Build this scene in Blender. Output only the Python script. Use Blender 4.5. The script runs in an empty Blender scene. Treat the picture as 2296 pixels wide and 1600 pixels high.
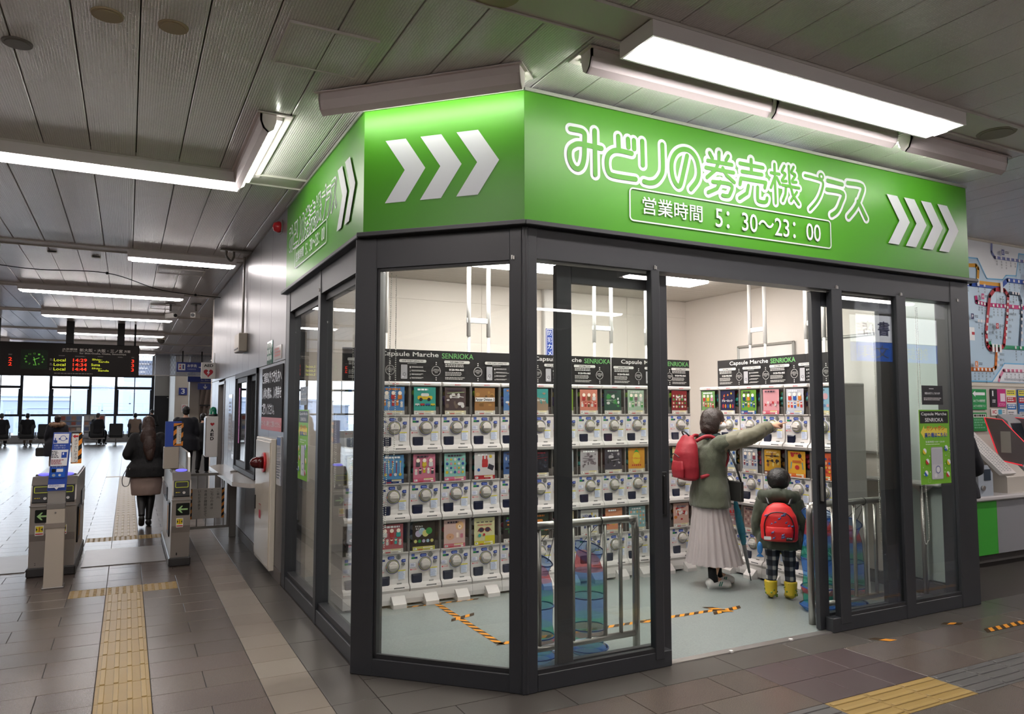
import bpy, bmesh, math, random
from mathutils import Vector, Matrix, noise
random.seed(7)
PI = math.pi
SC = bpy.context.scene
COL = SC.collection

# ---------------------------------------------------------------- camera, world, exposure
cam_data = bpy.data.cameras.new('camera'); cam = bpy.data.objects.new('camera', cam_data); COL.objects.link(cam)
cam_data.sensor_width = 36.0; cam_data.lens = 36.0 * 1667 / 2296; cam_data.clip_end = 600
cam.location = (0, 0, 1.55)
cam.rotation_euler = (math.radians(90 + 4.0148), 0, -math.radians(27.286))
SC.camera = cam
SC.view_settings.view_transform = 'Standard'; SC.view_settings.look = 'None'
SC.view_settings.gamma = 1.0; SC.view_settings.use_curve_mapping = False
SC.view_settings.exposure = 0.12
SC.cycles.max_bounces = 8; SC.cycles.transparent_max_bounces = 24; SC.cycles.glossy_bounces = 4
SC.cycles.diffuse_bounces = 4; SC.cycles.transmission_bounces = 4
SC.cycles.sample_clamp_indirect = 4.0; SC.cycles.caustics_reflective = False; SC.cycles.caustics_refractive = False
SC.cycles.use_denoising = True
W = bpy.data.worlds.new('overcast_sky'); SC.world = W; W.use_nodes = True
W.node_tree.nodes['Background'].inputs[0].default_value = (0.86, 0.93, 1.0, 1)
W.node_tree.nodes['Background'].inputs[1].default_value = 6.0
TUBE = 26.5          # strength of the concourse tubes
SIGN_TUBE = 24.0    # tubes that light the green fascia
SHOP_TUBE = 29.0     # panels inside the capsule shop

# ---------------------------------------------------------------- colours and materials
def srgb(h):
    h = h.lstrip('#'); c = [int(h[i:i+2], 16) / 255 for i in (0, 2, 4)]
    return tuple((v / 12.92 if v <= 0.04045 else ((v + 0.055) / 1.055) ** 2.4) for v in c)
MATS = {}
def mat(name, hexc='#808080', rough=0.5, metal=0.0, spec=0.5, var=0.0, vscale=8.0, bump=0.0, bscale=60.0, coat=0.0, speck=0.0, sscale=300.0, sheen=0.0):
    if name in MATS: return MATS[name]
    m = bpy.data.materials.new(name); m.use_nodes = True; nt = m.node_tree
    b = nt.nodes['Principled BSDF']; c = srgb(hexc)
    b.inputs['Base Color'].default_value = (*c, 1); b.inputs['Roughness'].default_value = rough
    b.inputs['Metallic'].default_value = metal; b.inputs['Specular IOR Level'].default_value = spec
    b.inputs['Coat Weight'].default_value = coat
    if sheen: b.inputs['Sheen Weight'].default_value = sheen
    tc = nt.nodes.new('ShaderNodeTexCoord')
    last = None
    if var or speck:
        cur = None
        if var:
            n = nt.nodes.new('ShaderNodeTexNoise'); n.inputs['Scale'].default_value = vscale; n.inputs['Detail'].default_value = 5
            nt.links.new(tc.outputs['Object'], n.inputs['Vector'])
            mx = nt.nodes.new('ShaderNodeMix'); mx.data_type = 'RGBA'
            mx.inputs['A'].default_value = (*[v * (1 - var) for v in c], 1); mx.inputs['B'].default_value = (*[min(1, v * (1 + var)) for v in c], 1)
            nt.links.new(n.outputs['Fac'], mx.inputs['Factor']); cur = mx.outputs['Result']
        if speck:
            n = nt.nodes.new('ShaderNodeTexNoise'); n.inputs['Scale'].default_value = sscale; n.inputs['Detail'].default_value = 2
            nt.links.new(tc.outputs['Object'], n.inputs['Vector'])
            mr = nt.nodes.new('ShaderNodeMapRange'); mr.inputs['From Min'].default_value = 0.35; mr.inputs['From Max'].default_value = 0.7
            mr.inputs['To Min'].default_value = 1 - speck; mr.inputs['To Max'].default_value = 1 + speck
            nt.links.new(n.outputs['Fac'], mr.inputs['Value'])
            ml = nt.nodes.new('ShaderNodeVectorMath'); ml.operation = 'SCALE'
            if cur is None: ml.inputs[0].default_value = c
            else: nt.links.new(cur, ml.inputs[0])
            nt.links.new(mr.outputs['Result'], ml.inputs['Scale']); cur = ml.outputs['Vector']
        nt.links.new(cur, b.inputs['Base Color'])
    if bump:
        n = nt.nodes.new('ShaderNodeTexNoise'); n.inputs['Scale'].default_value = bscale; n.inputs['Detail'].default_value = 4
        nt.links.new(tc.outputs['Object'], n.inputs['Vector'])
        bp = nt.nodes.new('ShaderNodeBump'); bp.inputs['Strength'].default_value = bump; bp.inputs['Distance'].default_value = 0.01
        nt.links.new(n.outputs['Fac'], bp.inputs['Height']); nt.links.new(bp.outputs['Normal'], b.inputs['Normal'])
    MATS[name] = m; return m
def emit(name, hexc, strength):
    if name in MATS: return MATS[name]
    m = bpy.data.materials.new(name); m.use_nodes = True; b = m.node_tree.nodes['Principled BSDF']
    b.inputs['Base Color'].default_value = (*srgb(hexc), 1)
    b.inputs['Emission Color'].default_value = (*srgb(hexc), 1); b.inputs['Emission Strength'].default_value = strength
    MATS[name] = m; return m
def clear(name, tint='#ffffff', ior=1.45, rough=0.0, opaque=0.0, ocol='#ffffff', gl=1.0):
    """thin clear sheet: fresnel mirror over a tinted see-through layer, with an optional share of matte film"""
    if name in MATS: return MATS[name]
    m = bpy.data.materials.new(name); m.use_nodes = True; nt = m.node_tree; nt.nodes.clear()
    out = nt.nodes.new('ShaderNodeOutputMaterial'); tr = nt.nodes.new('ShaderNodeBsdfTransparent'); g = nt.nodes.new('ShaderNodeBsdfGlossy')
    tr.inputs[0].default_value = (*srgb(tint), 1); g.inputs['Roughness'].default_value = rough; g.inputs['Color'].default_value = (gl, gl, gl, 1)
    f = nt.nodes.new('ShaderNodeFresnel'); f.inputs[0].default_value = ior
    mx = nt.nodes.new('ShaderNodeMixShader')
    base = tr.outputs[0]
    if opaque:
        d = nt.nodes.new('ShaderNodeBsdfDiffuse'); d.inputs[0].default_value = (*srgb(ocol), 1)
        m2 = nt.nodes.new('ShaderNodeMixShader'); m2.inputs[0].default_value = opaque
        nt.links.new(base, m2.inputs[1]); nt.links.new(d.outputs[0], m2.inputs[2]); base = m2.outputs[0]
    nt.links.new(f.outputs[0], mx.inputs[0]); nt.links.new(base, mx.inputs[1]); nt.links.new(g.outputs[0], mx.inputs[2])
    nt.links.new(mx.outputs[0], out.inputs[0]); MATS[name] = m; return m
def ink_mat(name, rough=0.45, emission=0.0):
    if name in MATS: return MATS[name]
    m = bpy.data.materials.new(name); m.use_nodes = True; nt = m.node_tree; b = nt.nodes['Principled BSDF']
    a = nt.nodes.new('ShaderNodeAttribute'); a.attribute_name = 'print'
    nt.links.new(a.outputs['Color'], b.inputs['Base Color']); b.inputs['Roughness'].default_value = rough; b.inputs['Specular IOR Level'].default_value = .25
    if emission:
        nt.links.new(a.outputs['Color'], b.inputs['Emission Color']); b.inputs['Emission Strength'].default_value = emission
    MATS[name] = m; return m
INK = ink_mat('printed_ink'); INK_LIT = ink_mat('led_dots', 0.5, .8)

# ---------------------------------------------------------------- mesh builder
class MB:
    def __init__(s): s.v = []; s.f = []; s.m = []; s.M = Matrix.Identity(4); s.k = 0; s.sm = []
    def add(s, vs, fs, smooth=False):
        o = len(s.v); s.v += [tuple(s.M @ Vector(v)) for v in vs]
        for f in fs: s.f.append(tuple(i + o for i in f)); s.m.append(s.k); s.sm.append(smooth)
        return s
    def box(s, x0, y0, z0, x1, y1, z1, b=0.0):
        if x0 > x1: x0, x1 = x1, x0
        if y0 > y1: y0, y1 = y1, y0
        if z0 > z1: z0, z1 = z1, z0
        b = min(b, (x1-x0)*.49, (y1-y0)*.49, (z1-z0)*.49)
        if b <= 0:
            s.add([(x0,y0,z0),(x1,y0,z0),(x1,y1,z0),(x0,y1,z0),(x0,y0,z1),(x1,y0,z1),(x1,y1,z1),(x0,y1,z1)],
                  [(0,3,2,1),(4,5,6,7),(0,1,5,4),(1,2,6,5),(2,3,7,6),(3,0,4,7)]); return s
        vs = []; idx = {}
        for ix, (x, dx) in enumerate(((x0, b), (x1, -b))):
            for iy, (y, dy) in enumerate(((y0, b), (y1, -b))):
                for iz, (z, dz) in enumerate(((z0, b), (z1, -b))):
                    for a in range(3):
                        idx[ix, iy, iz, a] = len(vs)
                        vs.append((x + (0 if a == 0 else dx), y + (0 if a == 1 else dy), z + (0 if a == 2 else dz)))
        I = lambda *t: idx[t]
        fs = [(I(0,0,0,0),I(0,0,1,0),I(0,1,1,0),I(0,1,0,0)),(I(1,0,0,0),I(1,1,0,0),I(1,1,1,0),I(1,0,1,0)),
              (I(0,0,0,1),I(1,0,0,1),I(1,0,1,1),I(0,0,1,1)),(I(0,1,0,1),I(0,1,1,1),I(1,1,1,1),I(1,1,0,1)),
              (I(0,0,0,2),I(0,1,0,2),I(1,1,0,2),I(1,0,0,2)),(I(0,0,1,2),I(1,0,1,2),I(1,1,1,2),I(0,1,1,2))]
        for c in range(2):
            for d in range(2):
                sg = (c + d) % 2
                q = [(I(c,d,0,0),I(c,d,1,0),I(c,d,1,1),I(c,d,0,1)), (I(c,0,d,0),I(c,1,d,0),I(c,1,d,2),I(c,0,d,2)), (I(0,c,d,1),I(1,c,d,1),I(1,c,d,2),I(0,c,d,2))]
                fl = [sg == 1, sg == 0, sg == 1]
                for f, r in zip(q, fl): fs.append(f if not r else f[::-1])
        for c in range(2):
            for d in range(2):
                for e in range(2):
                    t = (I(c,d,e,0), I(c,d,e,1), I(c,d,e,2)); fs.append(t if (c+d+e) % 2 else t[::-1])
        s.add(vs, fs); return s
    def prism(s, pts, d0, d1, axis='y'):
        """polygon pts (a,b) swept from d0 to d1 along axis; y: (x,z), x: (y,z), z: (x,y)"""
        n = len(pts); P = {'y': lambda a, b, d: (a, d, b), 'x': lambda a, b, d: (d, a, b), 'z': lambda a, b, d: (a, b, d)}[axis]
        vs = [P(a, b, d0) for a, b in pts] + [P(a, b, d1) for a, b in pts]
        fs = [tuple(range(n)), tuple(range(2*n-1, n-1, -1))] + [(i, i+n, (i+1) % n + n, (i+1) % n) for i in range(n)]
        s.add(vs, fs); return s
    def cyl(s, a, b, r, r2=None, n=12, cap=True):
        a = Vector(a); b = Vector(b); r2 = r if r2 is None else r2; d = (b - a).normalized()
        u = d.orthogonal().normalized(); w = d.cross(u)
        vs = []
        for p, q in ((a, r), (b, r2)):
            for i in range(n):
                t = 2*PI*i/n; vs.append(tuple(p + (u*math.cos(t) + w*math.sin(t))*q))
        s.add(vs, [(i, (i+1) % n, (i+1) % n + n, i+n) for i in range(n)], True)
        if cap: s.add(vs, [tuple(range(n-1, -1, -1)), tuple(range(n, 2*n))])
        return s
    def tube(s, pts, r, n=8, closed=False, cap=True):
        pts = [Vector(p) for p in pts]; m = len(pts); R = r if hasattr(r, '__len__') else [r]*m
        vs = []; prev = None
        for i, p in enumerate(pts):
            a = pts[(i-1) % m] if (closed or i > 0) else p; b = pts[(i+1) % m] if (closed or i < m-1) else p
            d = (b - a); d = d.normalized() if d.length > 1e-9 else Vector((0,0,1))
            if prev is None: u = d.orthogonal().normalized()
            else:
                u = prev - d*prev.dot(d); u = u.normalized() if u.length > 1e-6 else d.orthogonal().normalized()
            prev = u; w = d.cross(u)
            for k in range(n):
                t = 2*PI*k/n; vs.append(tuple(p + (u*math.cos(t) + w*math.sin(t))*R[i]))
        fs = []
        for i in range(m if closed else m-1):
            j = (i+1) % m
            for k in range(n): fs.append((i*n+k, i*n+(k+1) % n, j*n+(k+1) % n, j*n+k))
        s.add(vs, fs, True)
        if cap and not closed: s.add(vs, [tuple(range(n-1, -1, -1)), tuple(range((m-1)*n, m*n))])
        return s
    def lathe(s, prof, n=20, c=(0,0,0)):
        """prof: (r,z)"""
        vs = [(c[0]+r*math.cos(2*PI*k/n), c[1]+r*math.sin(2*PI*k/n), c[2]+z) for r, z in prof for k in range(n)]
        s.add(vs, [(i*n+k, i*n+(k+1) % n, (i+1)*n+(k+1) % n, (i+1)*n+k) for i in range(len(prof)-1) for k in range(n)], True); return s
    def ell(s, c, r, n=14, m=8):
        vs = []; c = Vector(c)
        for i in range(m+1):
            t = PI*i/m
            for k in range(n):
                p = 2*PI*k/n; vs.append((c.x+r[0]*math.sin(t)*math.cos(p), c.y+r[1]*math.sin(t)*math.sin(p), c.z+r[2]*math.cos(t)))
        s.add(vs, [(i*n+k, (i+1)*n+k, (i+1)*n+(k+1) % n, i*n+(k+1) % n) for i in range(m) for k in range(n)], True); return s
    def loft(s, rings, cap=True, n=18, fold=None):
        """rings: (cx, cy, cz, rx, ry[, power]) ellipses in horizontal planes"""
        vs = []
        for j, q in enumerate(rings):
            cx, cy, cz, rx, ry = q[:5]
            for k in range(n):
                t = 2*PI*k/n; f = fold(t, j) if fold else 1
                vs.append((cx+rx*f*math.cos(t), cy+ry*f*math.sin(t), cz))
        m = len(rings)
        s.add(vs, [(i*n+k, i*n+(k+1) % n, (i+1)*n+(k+1) % n, (i+1)*n+k) for i in range(m-1) for k in range(n)], True)
        if cap: s.add(vs, [tuple(range(n-1, -1, -1)), tuple(range((m-1)*n, m*n))])
        return s
    def mesh(s, name, mats=None):
        me = bpy.data.meshes.new(name); me.from_pydata(s.v, [], s.f)
        for mm in (mats or []): me.materials.append(mm)
        me.polygons.foreach_set('material_index', s.m); me.polygons.foreach_set('use_smooth', s.sm)
        me.update(); bm = bmesh.new(); bm.from_mesh(me); bmesh.ops.remove_doubles(bm, verts=bm.verts, dist=1e-6)
        bmesh.ops.recalc_face_normals(bm, faces=bm.faces); bm.to_mesh(me); bm.free(); return me
    def build(s, name, mats, parent=None, loc=None, rot=None):
        if not isinstance(mats, (list, tuple)): mats = [mats]
        return link(name, s.mesh(name, mats), parent, loc, rot)
def link(name, me, parent=None, loc=None, rot=None):
    o = bpy.data.objects.new(name, me); COL.objects.link(o)
    if parent is not None: o.parent = parent
    if loc is not None: o.location = loc
    if rot is not None: o.rotation_euler = rot
    return o
def empty(name, loc=(0,0,0), rz=0.0):
    o = bpy.data.objects.new(name, None); COL.objects.link(o); o.location = loc; o.rotation_euler = (0, 0, rz); o.empty_display_size = .1; return o
def tag(o, label, cat, group=None, kind=None):
    o['label'] = label; o['category'] = cat
    if group: o['group'] = group
    if kind: o['kind'] = kind
    return o
def struct(o, label=None):
    o['kind'] = 'structure'
    if label: o['label'] = label
    return o
def thing(name, label, cat, loc=(0,0,0), rz=0.0, group=None): return tag(empty(name, loc, rz), label, cat, group)
def smooth_path(P, n=6, closed=False):
    P = [Vector(p) for p in P]; out = []; m = len(P)
    for i in range(m if closed else m-1):
        g = (lambda k: P[k % m]) if closed else (lambda k: P[max(0, min(m-1, k))])
        a, b, c, d = g(i-1), g(i), g(i+1), g(i+2)
        for k in range(n):
            t = k/n; out.append(0.5*((2*b)+(c-a)*t+(2*a-5*b+4*c-d)*t*t+(3*b-a-3*c+d)*t**3))
    if not closed: out.append(P[-1])
    return out

# ---------------------------------------------------------------- lettering and flat print
TXT = {}
def text_geo(t, res=2, off=0.0):
    key = (t, res, off)
    if key in TXT: return TXT[key]
    cu = bpy.data.curves.new('lettering', 'FONT'); cu.body = t; cu.size = 1; cu.resolution_u = res; cu.offset = off; cu.fill_mode = 'FRONT'
    ob = bpy.data.objects.new('lettering', cu); COL.objects.link(ob); bpy.context.view_layer.update()
    me = bpy.data.meshes.new_from_object(ob.evaluated_get(bpy.context.evaluated_depsgraph_get()))
    vs = [(v.co.x, v.co.y) for v in me.vertices]; fs = [tuple(p.vertices) for p in me.polygons]
    bpy.data.objects.remove(ob); bpy.data.curves.remove(cu); bpy.data.meshes.remove(me)
    x0 = min((v[0] for v in vs), default=0); x1 = max((v[0] for v in vs), default=1); y0 = min((v[1] for v in vs), default=0); y1 = max((v[1] for v in vs), default=1)
    TXT[key] = (vs, fs, (x0, y0, x1, y1)); return TXT[key]
class Print:
    """flat print in the local XZ plane, seen from -Y; later layers lie a hair in front"""
    def __init__(s, step=0.0004): s.v = []; s.f = []; s.c = []; s.d = 0.0; s.step = step
    def _a(s, pts, fs, col, layer=True):
        if layer: s.d -= s.step
        o = len(s.v); s.v += [(x, s.d, z) for x, z in pts]; c = (*srgb(col), 1)
        for f in fs: s.f.append(tuple(i+o for i in f)); s.c.append(c)
        return s
    def poly(s, pts, col): return s._a(pts, [tuple(range(len(pts)))], col)
    def rect(s, x0, z0, x1, z1, col): return s.poly([(x0,z0),(x1,z0),(x1,z1),(x0,z1)], col)
    def rrect(s, x0, z0, x1, z1, r, col, n=5):
        p = []
        for cx, cz, a in ((x1-r,z0+r,-PI/2),(x1-r,z1-r,0),(x0+r,z1-r,PI/2),(x0+r,z0+r,PI)):
            for k in range(n+1): t = a+PI/2*k/n; p.append((cx+r*math.cos(t), cz+r*math.sin(t)))
        return s.poly(p, col)
    def disc(s, x, z, r, col, rz=None, n=20, a0=0, a1=2*PI):
        rz = rz or r; full = abs(a1-a0-2*PI) < 1e-6
        return s.poly([(x+r*math.cos(a0+(a1-a0)*k/(n if full else n-1)), z+rz*math.sin(a0+(a1-a0)*k/(n if full else n-1))) for k in range(n)], col)
    def ring(s, x, z, r, w, col, n=28, rz=None, a0=0, a1=2*PI):
        rz = rz or r; pts = []; full = abs(a1-a0-2*PI) < 1e-6
        for k in range(n+1):
            t = a0+(a1-a0)*k/n; pts += [(x+r*math.cos(t), z+rz*math.sin(t)), (x+(r-w)*math.cos(t), z+(rz-w)*math.sin(t))]
        return s._a(pts, [(2*k,2*k+2,2*k+3,2*k+1) for k in range(n)], col)
    def line(s, pts, w, col, joint=True):
        s.d -= s.step
        for (a, b), (c, d) in zip(pts, pts[1:]):
            L = math.hypot(c-a, d-b) or 1; nx, nz = -(d-b)/L*w/2, (c-a)/L*w/2
            s._a([(a+nx,b+nz),(c+nx,d+nz),(c-nx,d-nz),(a-nx,b-nz)], [(0,1,2,3)], col, False)
        if joint:
            for a, b in pts[1:-1]:
                s._a([(a+w/2*math.cos(2*PI*k/10), b+w/2*math.sin(2*PI*k/10)) for k in range(10)], [tuple(range(10))], col, False)
        return s
    def frame(s, x0, z0, x1, z1, w, col, r=0.0):
        if r <= 0:
            s.d -= s.step
            for q in ((x0,z0,x1,z0+w),(x0,z1-w,x1,z1),(x0,z0+w,x0+w,z1-w),(x1-w,z0+w,x1,z1-w)):
                s._a([(q[0],q[1]),(q[2],q[1]),(q[2],q[3]),(q[0],q[3])], [(0,1,2,3)], col, False)
            return s
        P = []
        for cx, cz, a in ((x1-r,z0+r,-PI/2),(x1-r,z1-r,0),(x0+r,z1-r,PI/2),(x0+r,z0+r,PI)):
            for k in range(7): t = a+PI/2*k/6; P += [(cx+r*math.cos(t), cz+r*math.sin(t)), (cx+(r-w)*math.cos(t), cz+(r-w)*math.sin(t))]
        n = len(P)//2
        return s._a(P, [(2*k, (2*k+2) % (2*n), (2*k+3) % (2*n), 2*k+1) for k in range(n)], col)
    def text(s, t, x0, z0, x1, z1, col, res=2, off=0.0, fit='both', rot=0.0, align='c'):
        """stretch the lettering into the box; fit='h' keeps its own width; rot turns it about the box centre"""
        vs, fs, (a, b, c, d) = text_geo(t, res, off)
        if c-a < 1e-6 or d-b < 1e-6: return s
        cx, cz = (x0+x1)/2, (z0+z1)/2; w, h = x1-x0, z1-z0
        if abs(rot) > 0.1: w, h = h, w
        kz = h/(d-b); kx = w/(c-a) if fit == 'both' else kz
        px = -w/2 if align == 'l' else -(c-a)*kx/2
        cr, sr = math.cos(rot), math.sin(rot); pts = []
        for x, y in vs:
            X = (x-a)*kx+px; Z = (y-b)*kz-h/2; pts.append((cx+X*cr-Z*sr, cz+X*sr+Z*cr))
        return s._a(pts, fs, col)
    def vtext(s, t, x0, z1, size, col, gap=1.12, res=2):
        """upright characters set one under another"""
        s.d -= s.step; dd = s.d
        for i, ch in enumerate(t):
            if ch in ' \u3000': continue
            r = PI*1.5 if ch in 'ー〜' else 0
            k = 0.55 if ch in 'っゃゅょァ、。' else (0.85 if ord(ch) > 127 else 0.7)
            hh = size*k*(0.2 if ch == 'ー' else 1)
            zc = z1-size*0.5-size*gap*i; s.text(ch, x0+size*(.5-k/2), zc-hh/2 if not r else zc-size*.4, x0+size*(.5+k/2), zc+hh/2 if not r else zc+size*.4, col, res, rot=r); s.d = dd
        return s
    def greek(s, x0, z0, x1, z1, rows, col, seed=0, fill=0.55):
        """lines of text too small to read in the photograph"""
        rg = random.Random(seed); h = (z1-z0)/rows; s.d -= s.step
        for r in range(rows):
            x = x0; end = x0+(x1-x0)*rg.uniform(.65, 1); zt = z1-h*r
            while x < end:
                w = rg.uniform(.6, 1.6)*h; x2 = min(x+w, end)
                s._a([(x,zt-h*fill),(x2,zt-h*fill),(x2,zt),(x,zt)], [(0,1,2,3)], col, False); x = x2+h*.3
        return s
    def chevron(s, x0, z0, x1, z1, w, col):
        """arrow head pointing +x between z0 and z1, band width w"""
        zm = (z0+z1)/2
        return s.poly([(x0,z0),(x0+w,z0),(x1,zm),(x0+w,z1),(x0,z1),(x1-w,zm)], col) if False else s._a([(x0,z0),(x0+w,z0),(x1,zm),(x1-w,zm),(x0+w,z1),(x0,z1)], [(0,1,2,3),(3,2,4,5)], col)
    def mesh(s, name, material=None):
        me = bpy.data.meshes.new(name); me.from_pydata(s.v, [], s.f); me.materials.append(material or INK)
        a = me.color_attributes.new('print', 'FLOAT_COLOR', 'CORNER'); buf = []
        for p, c in zip(me.polygons, s.c): buf += list(c)*p.loop_total
        a.data.foreach_set('color', buf); me.update(); return me
    def build(s, name, parent=None, loc=None, rot=None, material=None): return link(name, s.mesh(name, material), parent, loc, rot)
# ---------------------------------------------------------------- materials of the place
DARK = mat('anthracite_aluminium', '#2c2e32', 0.42, 0.0, 0.5, var=0.08, vscale=3)
DARK2 = mat('anthracite_gasket', '#202124', 0.5)
WHITE = mat('white_paint', '#e4e1dd', 0.45); WALLIN = mat('cream_wall', '#e8e0d8', 0.6, var=0.03, vscale=2)
STEEL = mat('brushed_steel', '#b9b6b2', 0.32, 0.85, var=0.06, vscale=5)
STEELD = mat('worn_steel', '#8d8a87', 0.38, 0.8, var=0.1, vscale=6)
PANEL = mat('steel_wall_panel', '#767476', 0.34, 0.6, var=0.04, vscale=1.5)
BLACK = mat('black_plastic', '#161618', 0.4); MATTE = mat('matte_black', '#101012', 0.8)
GLASS = clear('window_glass', '#fcfefd'); FARGLASS = clear('far_window_glass', '#fbfdff')
CASE = clear('clear_plastic', '#f8f9f9', gl=0.9)
BEIGE = mat('beige_panel', '#b3aaa0', 0.6)
GROUT = mat('floor_grout', '#38332f', 0.8)
# glass: view-angle mirror that does not depend on which side is hit
for m in (GLASS, FARGLASS, CASE):
    nt = m.node_tree; fr = next(n for n in nt.nodes if n.type == 'FRESNEL'); dst = fr.outputs[0].links[0].to_socket
    ge = nt.nodes.new('ShaderNodeNewGeometry'); dp = nt.nodes.new('ShaderNodeVectorMath'); dp.operation = 'DOT_PRODUCT'
    nt.links.new(ge.outputs['Normal'], dp.inputs[0]); nt.links.new(ge.outputs['Incoming'], dp.inputs[1])
    ab = nt.nodes.new('ShaderNodeMath'); ab.operation = 'ABSOLUTE'; nt.links.new(dp.outputs['Value'], ab.inputs[0])
    iv = nt.nodes.new('ShaderNodeMath'); iv.operation = 'SUBTRACT'; iv.inputs[0].default_value = 1.0; nt.links.new(ab.outputs[0], iv.inputs[1])
    pw = nt.nodes.new('ShaderNodeMath'); pw.operation = 'POWER'; nt.links.new(iv.outputs[0], pw.inputs[0]); pw.inputs[1].default_value = 5
    ma = nt.nodes.new('ShaderNodeMath'); ma.operation = 'MULTIPLY_ADD'; nt.links.new(pw.outputs[0], ma.inputs[0]); ma.inputs[1].default_value = 0.96; ma.inputs[2].default_value = 0.04
    nt.links.new(ma.outputs[0], dst); nt.nodes.remove(fr)

# ---------------------------------------------------------------- floor
TILES = [mat('stone_tile_%s' % n, h, 0.27, spec=0.45, var=0.10, vscale=3, speck=0.28, sscale=260) for n, h in (('brown', '#584e48'), ('grey', '#544c46'), ('warm', '#5b524b'))]
TLIGHT = [mat('pale_tile', '#81786e', 0.34, spec=0.45, var=0.07, vscale=5, speck=0.1), mat('pale_tile_worn', '#7a7066', 0.34, spec=0.45, var=0.07, vscale=5, speck=0.1)]
TPLAIN = mat('grey_terrazzo', '#4e4a46', 0.3, spec=0.45, var=0.10, vscale=2, speck=0.22, sscale=300)
TDARK = mat('dark_brown_tile', '#443939', 0.4, spec=0.45, var=0.05, speck=0.06)
YEL = mat('yellow_tactile', '#8c7340', 0.42, spec=0.45, var=0.08, vscale=9, speck=0.05); YELB = mat('yellow_bar', '#957c49', 0.42, spec=0.45, var=0.06)
GTAC = mat('grey_tactile', '#504e4d', 0.45, spec=0.45, var=0.07, speck=0.1)
floor = struct(MB().box(-14, -9, -.3, 22, 42, -.005).build('floor', GROUT))
XL = [1.0, .7225, .4425, .165, -.1125, -.39, -.6675, -.945, -1.2225, -1.5, -1.7775, -2.055, -2.33, -2.61, -2.89, -3.17, -3.45, -3.73, -4.01, -4.29, -4.57, -4.85, -5.13, -5.41]
YR = lambda k: 4.0 + .29*k
tiles = []       # x0,y0,x1,y1,kind
for k in range(-8, 127):
    y0, y1 = YR(k), YR(k+1); yc = (y0+y1)/2
    tiles.append((XL[1], y0, XL[0], y1, 'light'))                      # pale strip
    par = (k % 2)
    # between strip and yellow bars
    if par: tiles.append((XL[3], y0, XL[1], y1, 'stone'))
    else: tiles += [(XL[3], y0, XL[2], y1, 'stone'), (XL[2], y0, XL[1], y1, 'stone')]
    # tactile line
    bars = 4 <= k <= 10 or k < 4 or 22 <= k <= 52
    if k in (11, 21, 53):
        for a, b in ((3, 2), (4, 3), (5, 4)): tiles.append((XL[a], y0, XL[b], y1, 'dots'))
        tiles = [t for t in tiles if not (t[4] == 'stone' and abs(t[1]-y0) < .01 and t[0] < XL[2]-.01)]
        if par: tiles.append((XL[2], y0, XL[1], y1, 'stone'))
        i = 5
    else:
        tiles.append((XL[4], y0, XL[3], y1, 'bars' if bars and not 11 < k < 21 else 'stone')); i = 4
    # left of it, 2-module stones
    st = 5 if par == 0 else 6
    if st > i: tiles.append((XL[st], y0, XL[i], y1, 'stone'))
    while st+2 < len(XL): tiles.append((XL[st+2], y0, XL[st], y1, 'stone')); st += 2
# plain terrazzo beside the shop's long side
for k in range(-4, 20): tiles.append((1.0, YR(2*k), 1.25, YR(2*k+2), 'plain'))
# in front of the shop
XR = lambda n: 1.0 + .29*n
for k in range(-8, -1):
    y0, y1 = YR(k), YR(k+1)
    n = 0
    while n < 40:
        x0 = XR(n); step = 2
        if n == 0 and k % 2: step = 1
        if k == -5:
            step = 1; kd = 'bars_y' if 8 <= n <= 10 else 'bars_g'
            if n < 6: step = 2 if n % 2 == 0 else 1; kd = 'stone'
        elif k in (-4, -3) and 8 <= n <= 10: step = 1; kd = 'dark'
        else:
            kd = 'plain' if k == -2 else 'stone'
            if n < 8 < n+step and k in (-4, -3): step = 1
        tiles.append((x0, y0, XR(n+step), y1, kd)); n += step
# the corner that the chamfered shop front leaves open
tiles += [(1.25, 3.71, 2.1, 4.0, 'plain'), (1.25, 4.0, 1.8, 4.29, 'plain'), (1.25, 4.29, 1.5, 4.5, 'plain')]
tiles = [t for t in tiles if not (t[4] == 'plain' and t[0] == 1.0 and t[1] < 3.4)]
TM = {'light': TLIGHT, 'stone': TILES, 'plain': [TPLAIN], 'dark': [TDARK], 'bars': [YEL], 'dots': [YEL], 'bars_y': [YEL], 'bars_g': [GTAC]}
ca, sa = math.cos(math.radians(27.286)), math.sin(math.radians(27.286))
def screen(x, y, z=0.0):
    dz = z-1.55; d = x*sa+y*ca; t = math.radians(4.0148); w = d*math.cos(t)+dz*math.sin(t)
    return (w, x*ca-y*sa, dz)
def seen_size(t):
    x, y = (t[0]+t[2])/2, (t[1]+t[3])/2; w, r, _ = screen(x, y)
    if w < 1.5 or abs(r/w) > .72 or (1.55/w) > .56: return 0
    if x > 1.3 and y > 3.6 and x < 6: return 0
    return (t[2]-t[0])*(t[3]-t[1])/w**3
G = 0.0022
meshcache = {}
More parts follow.
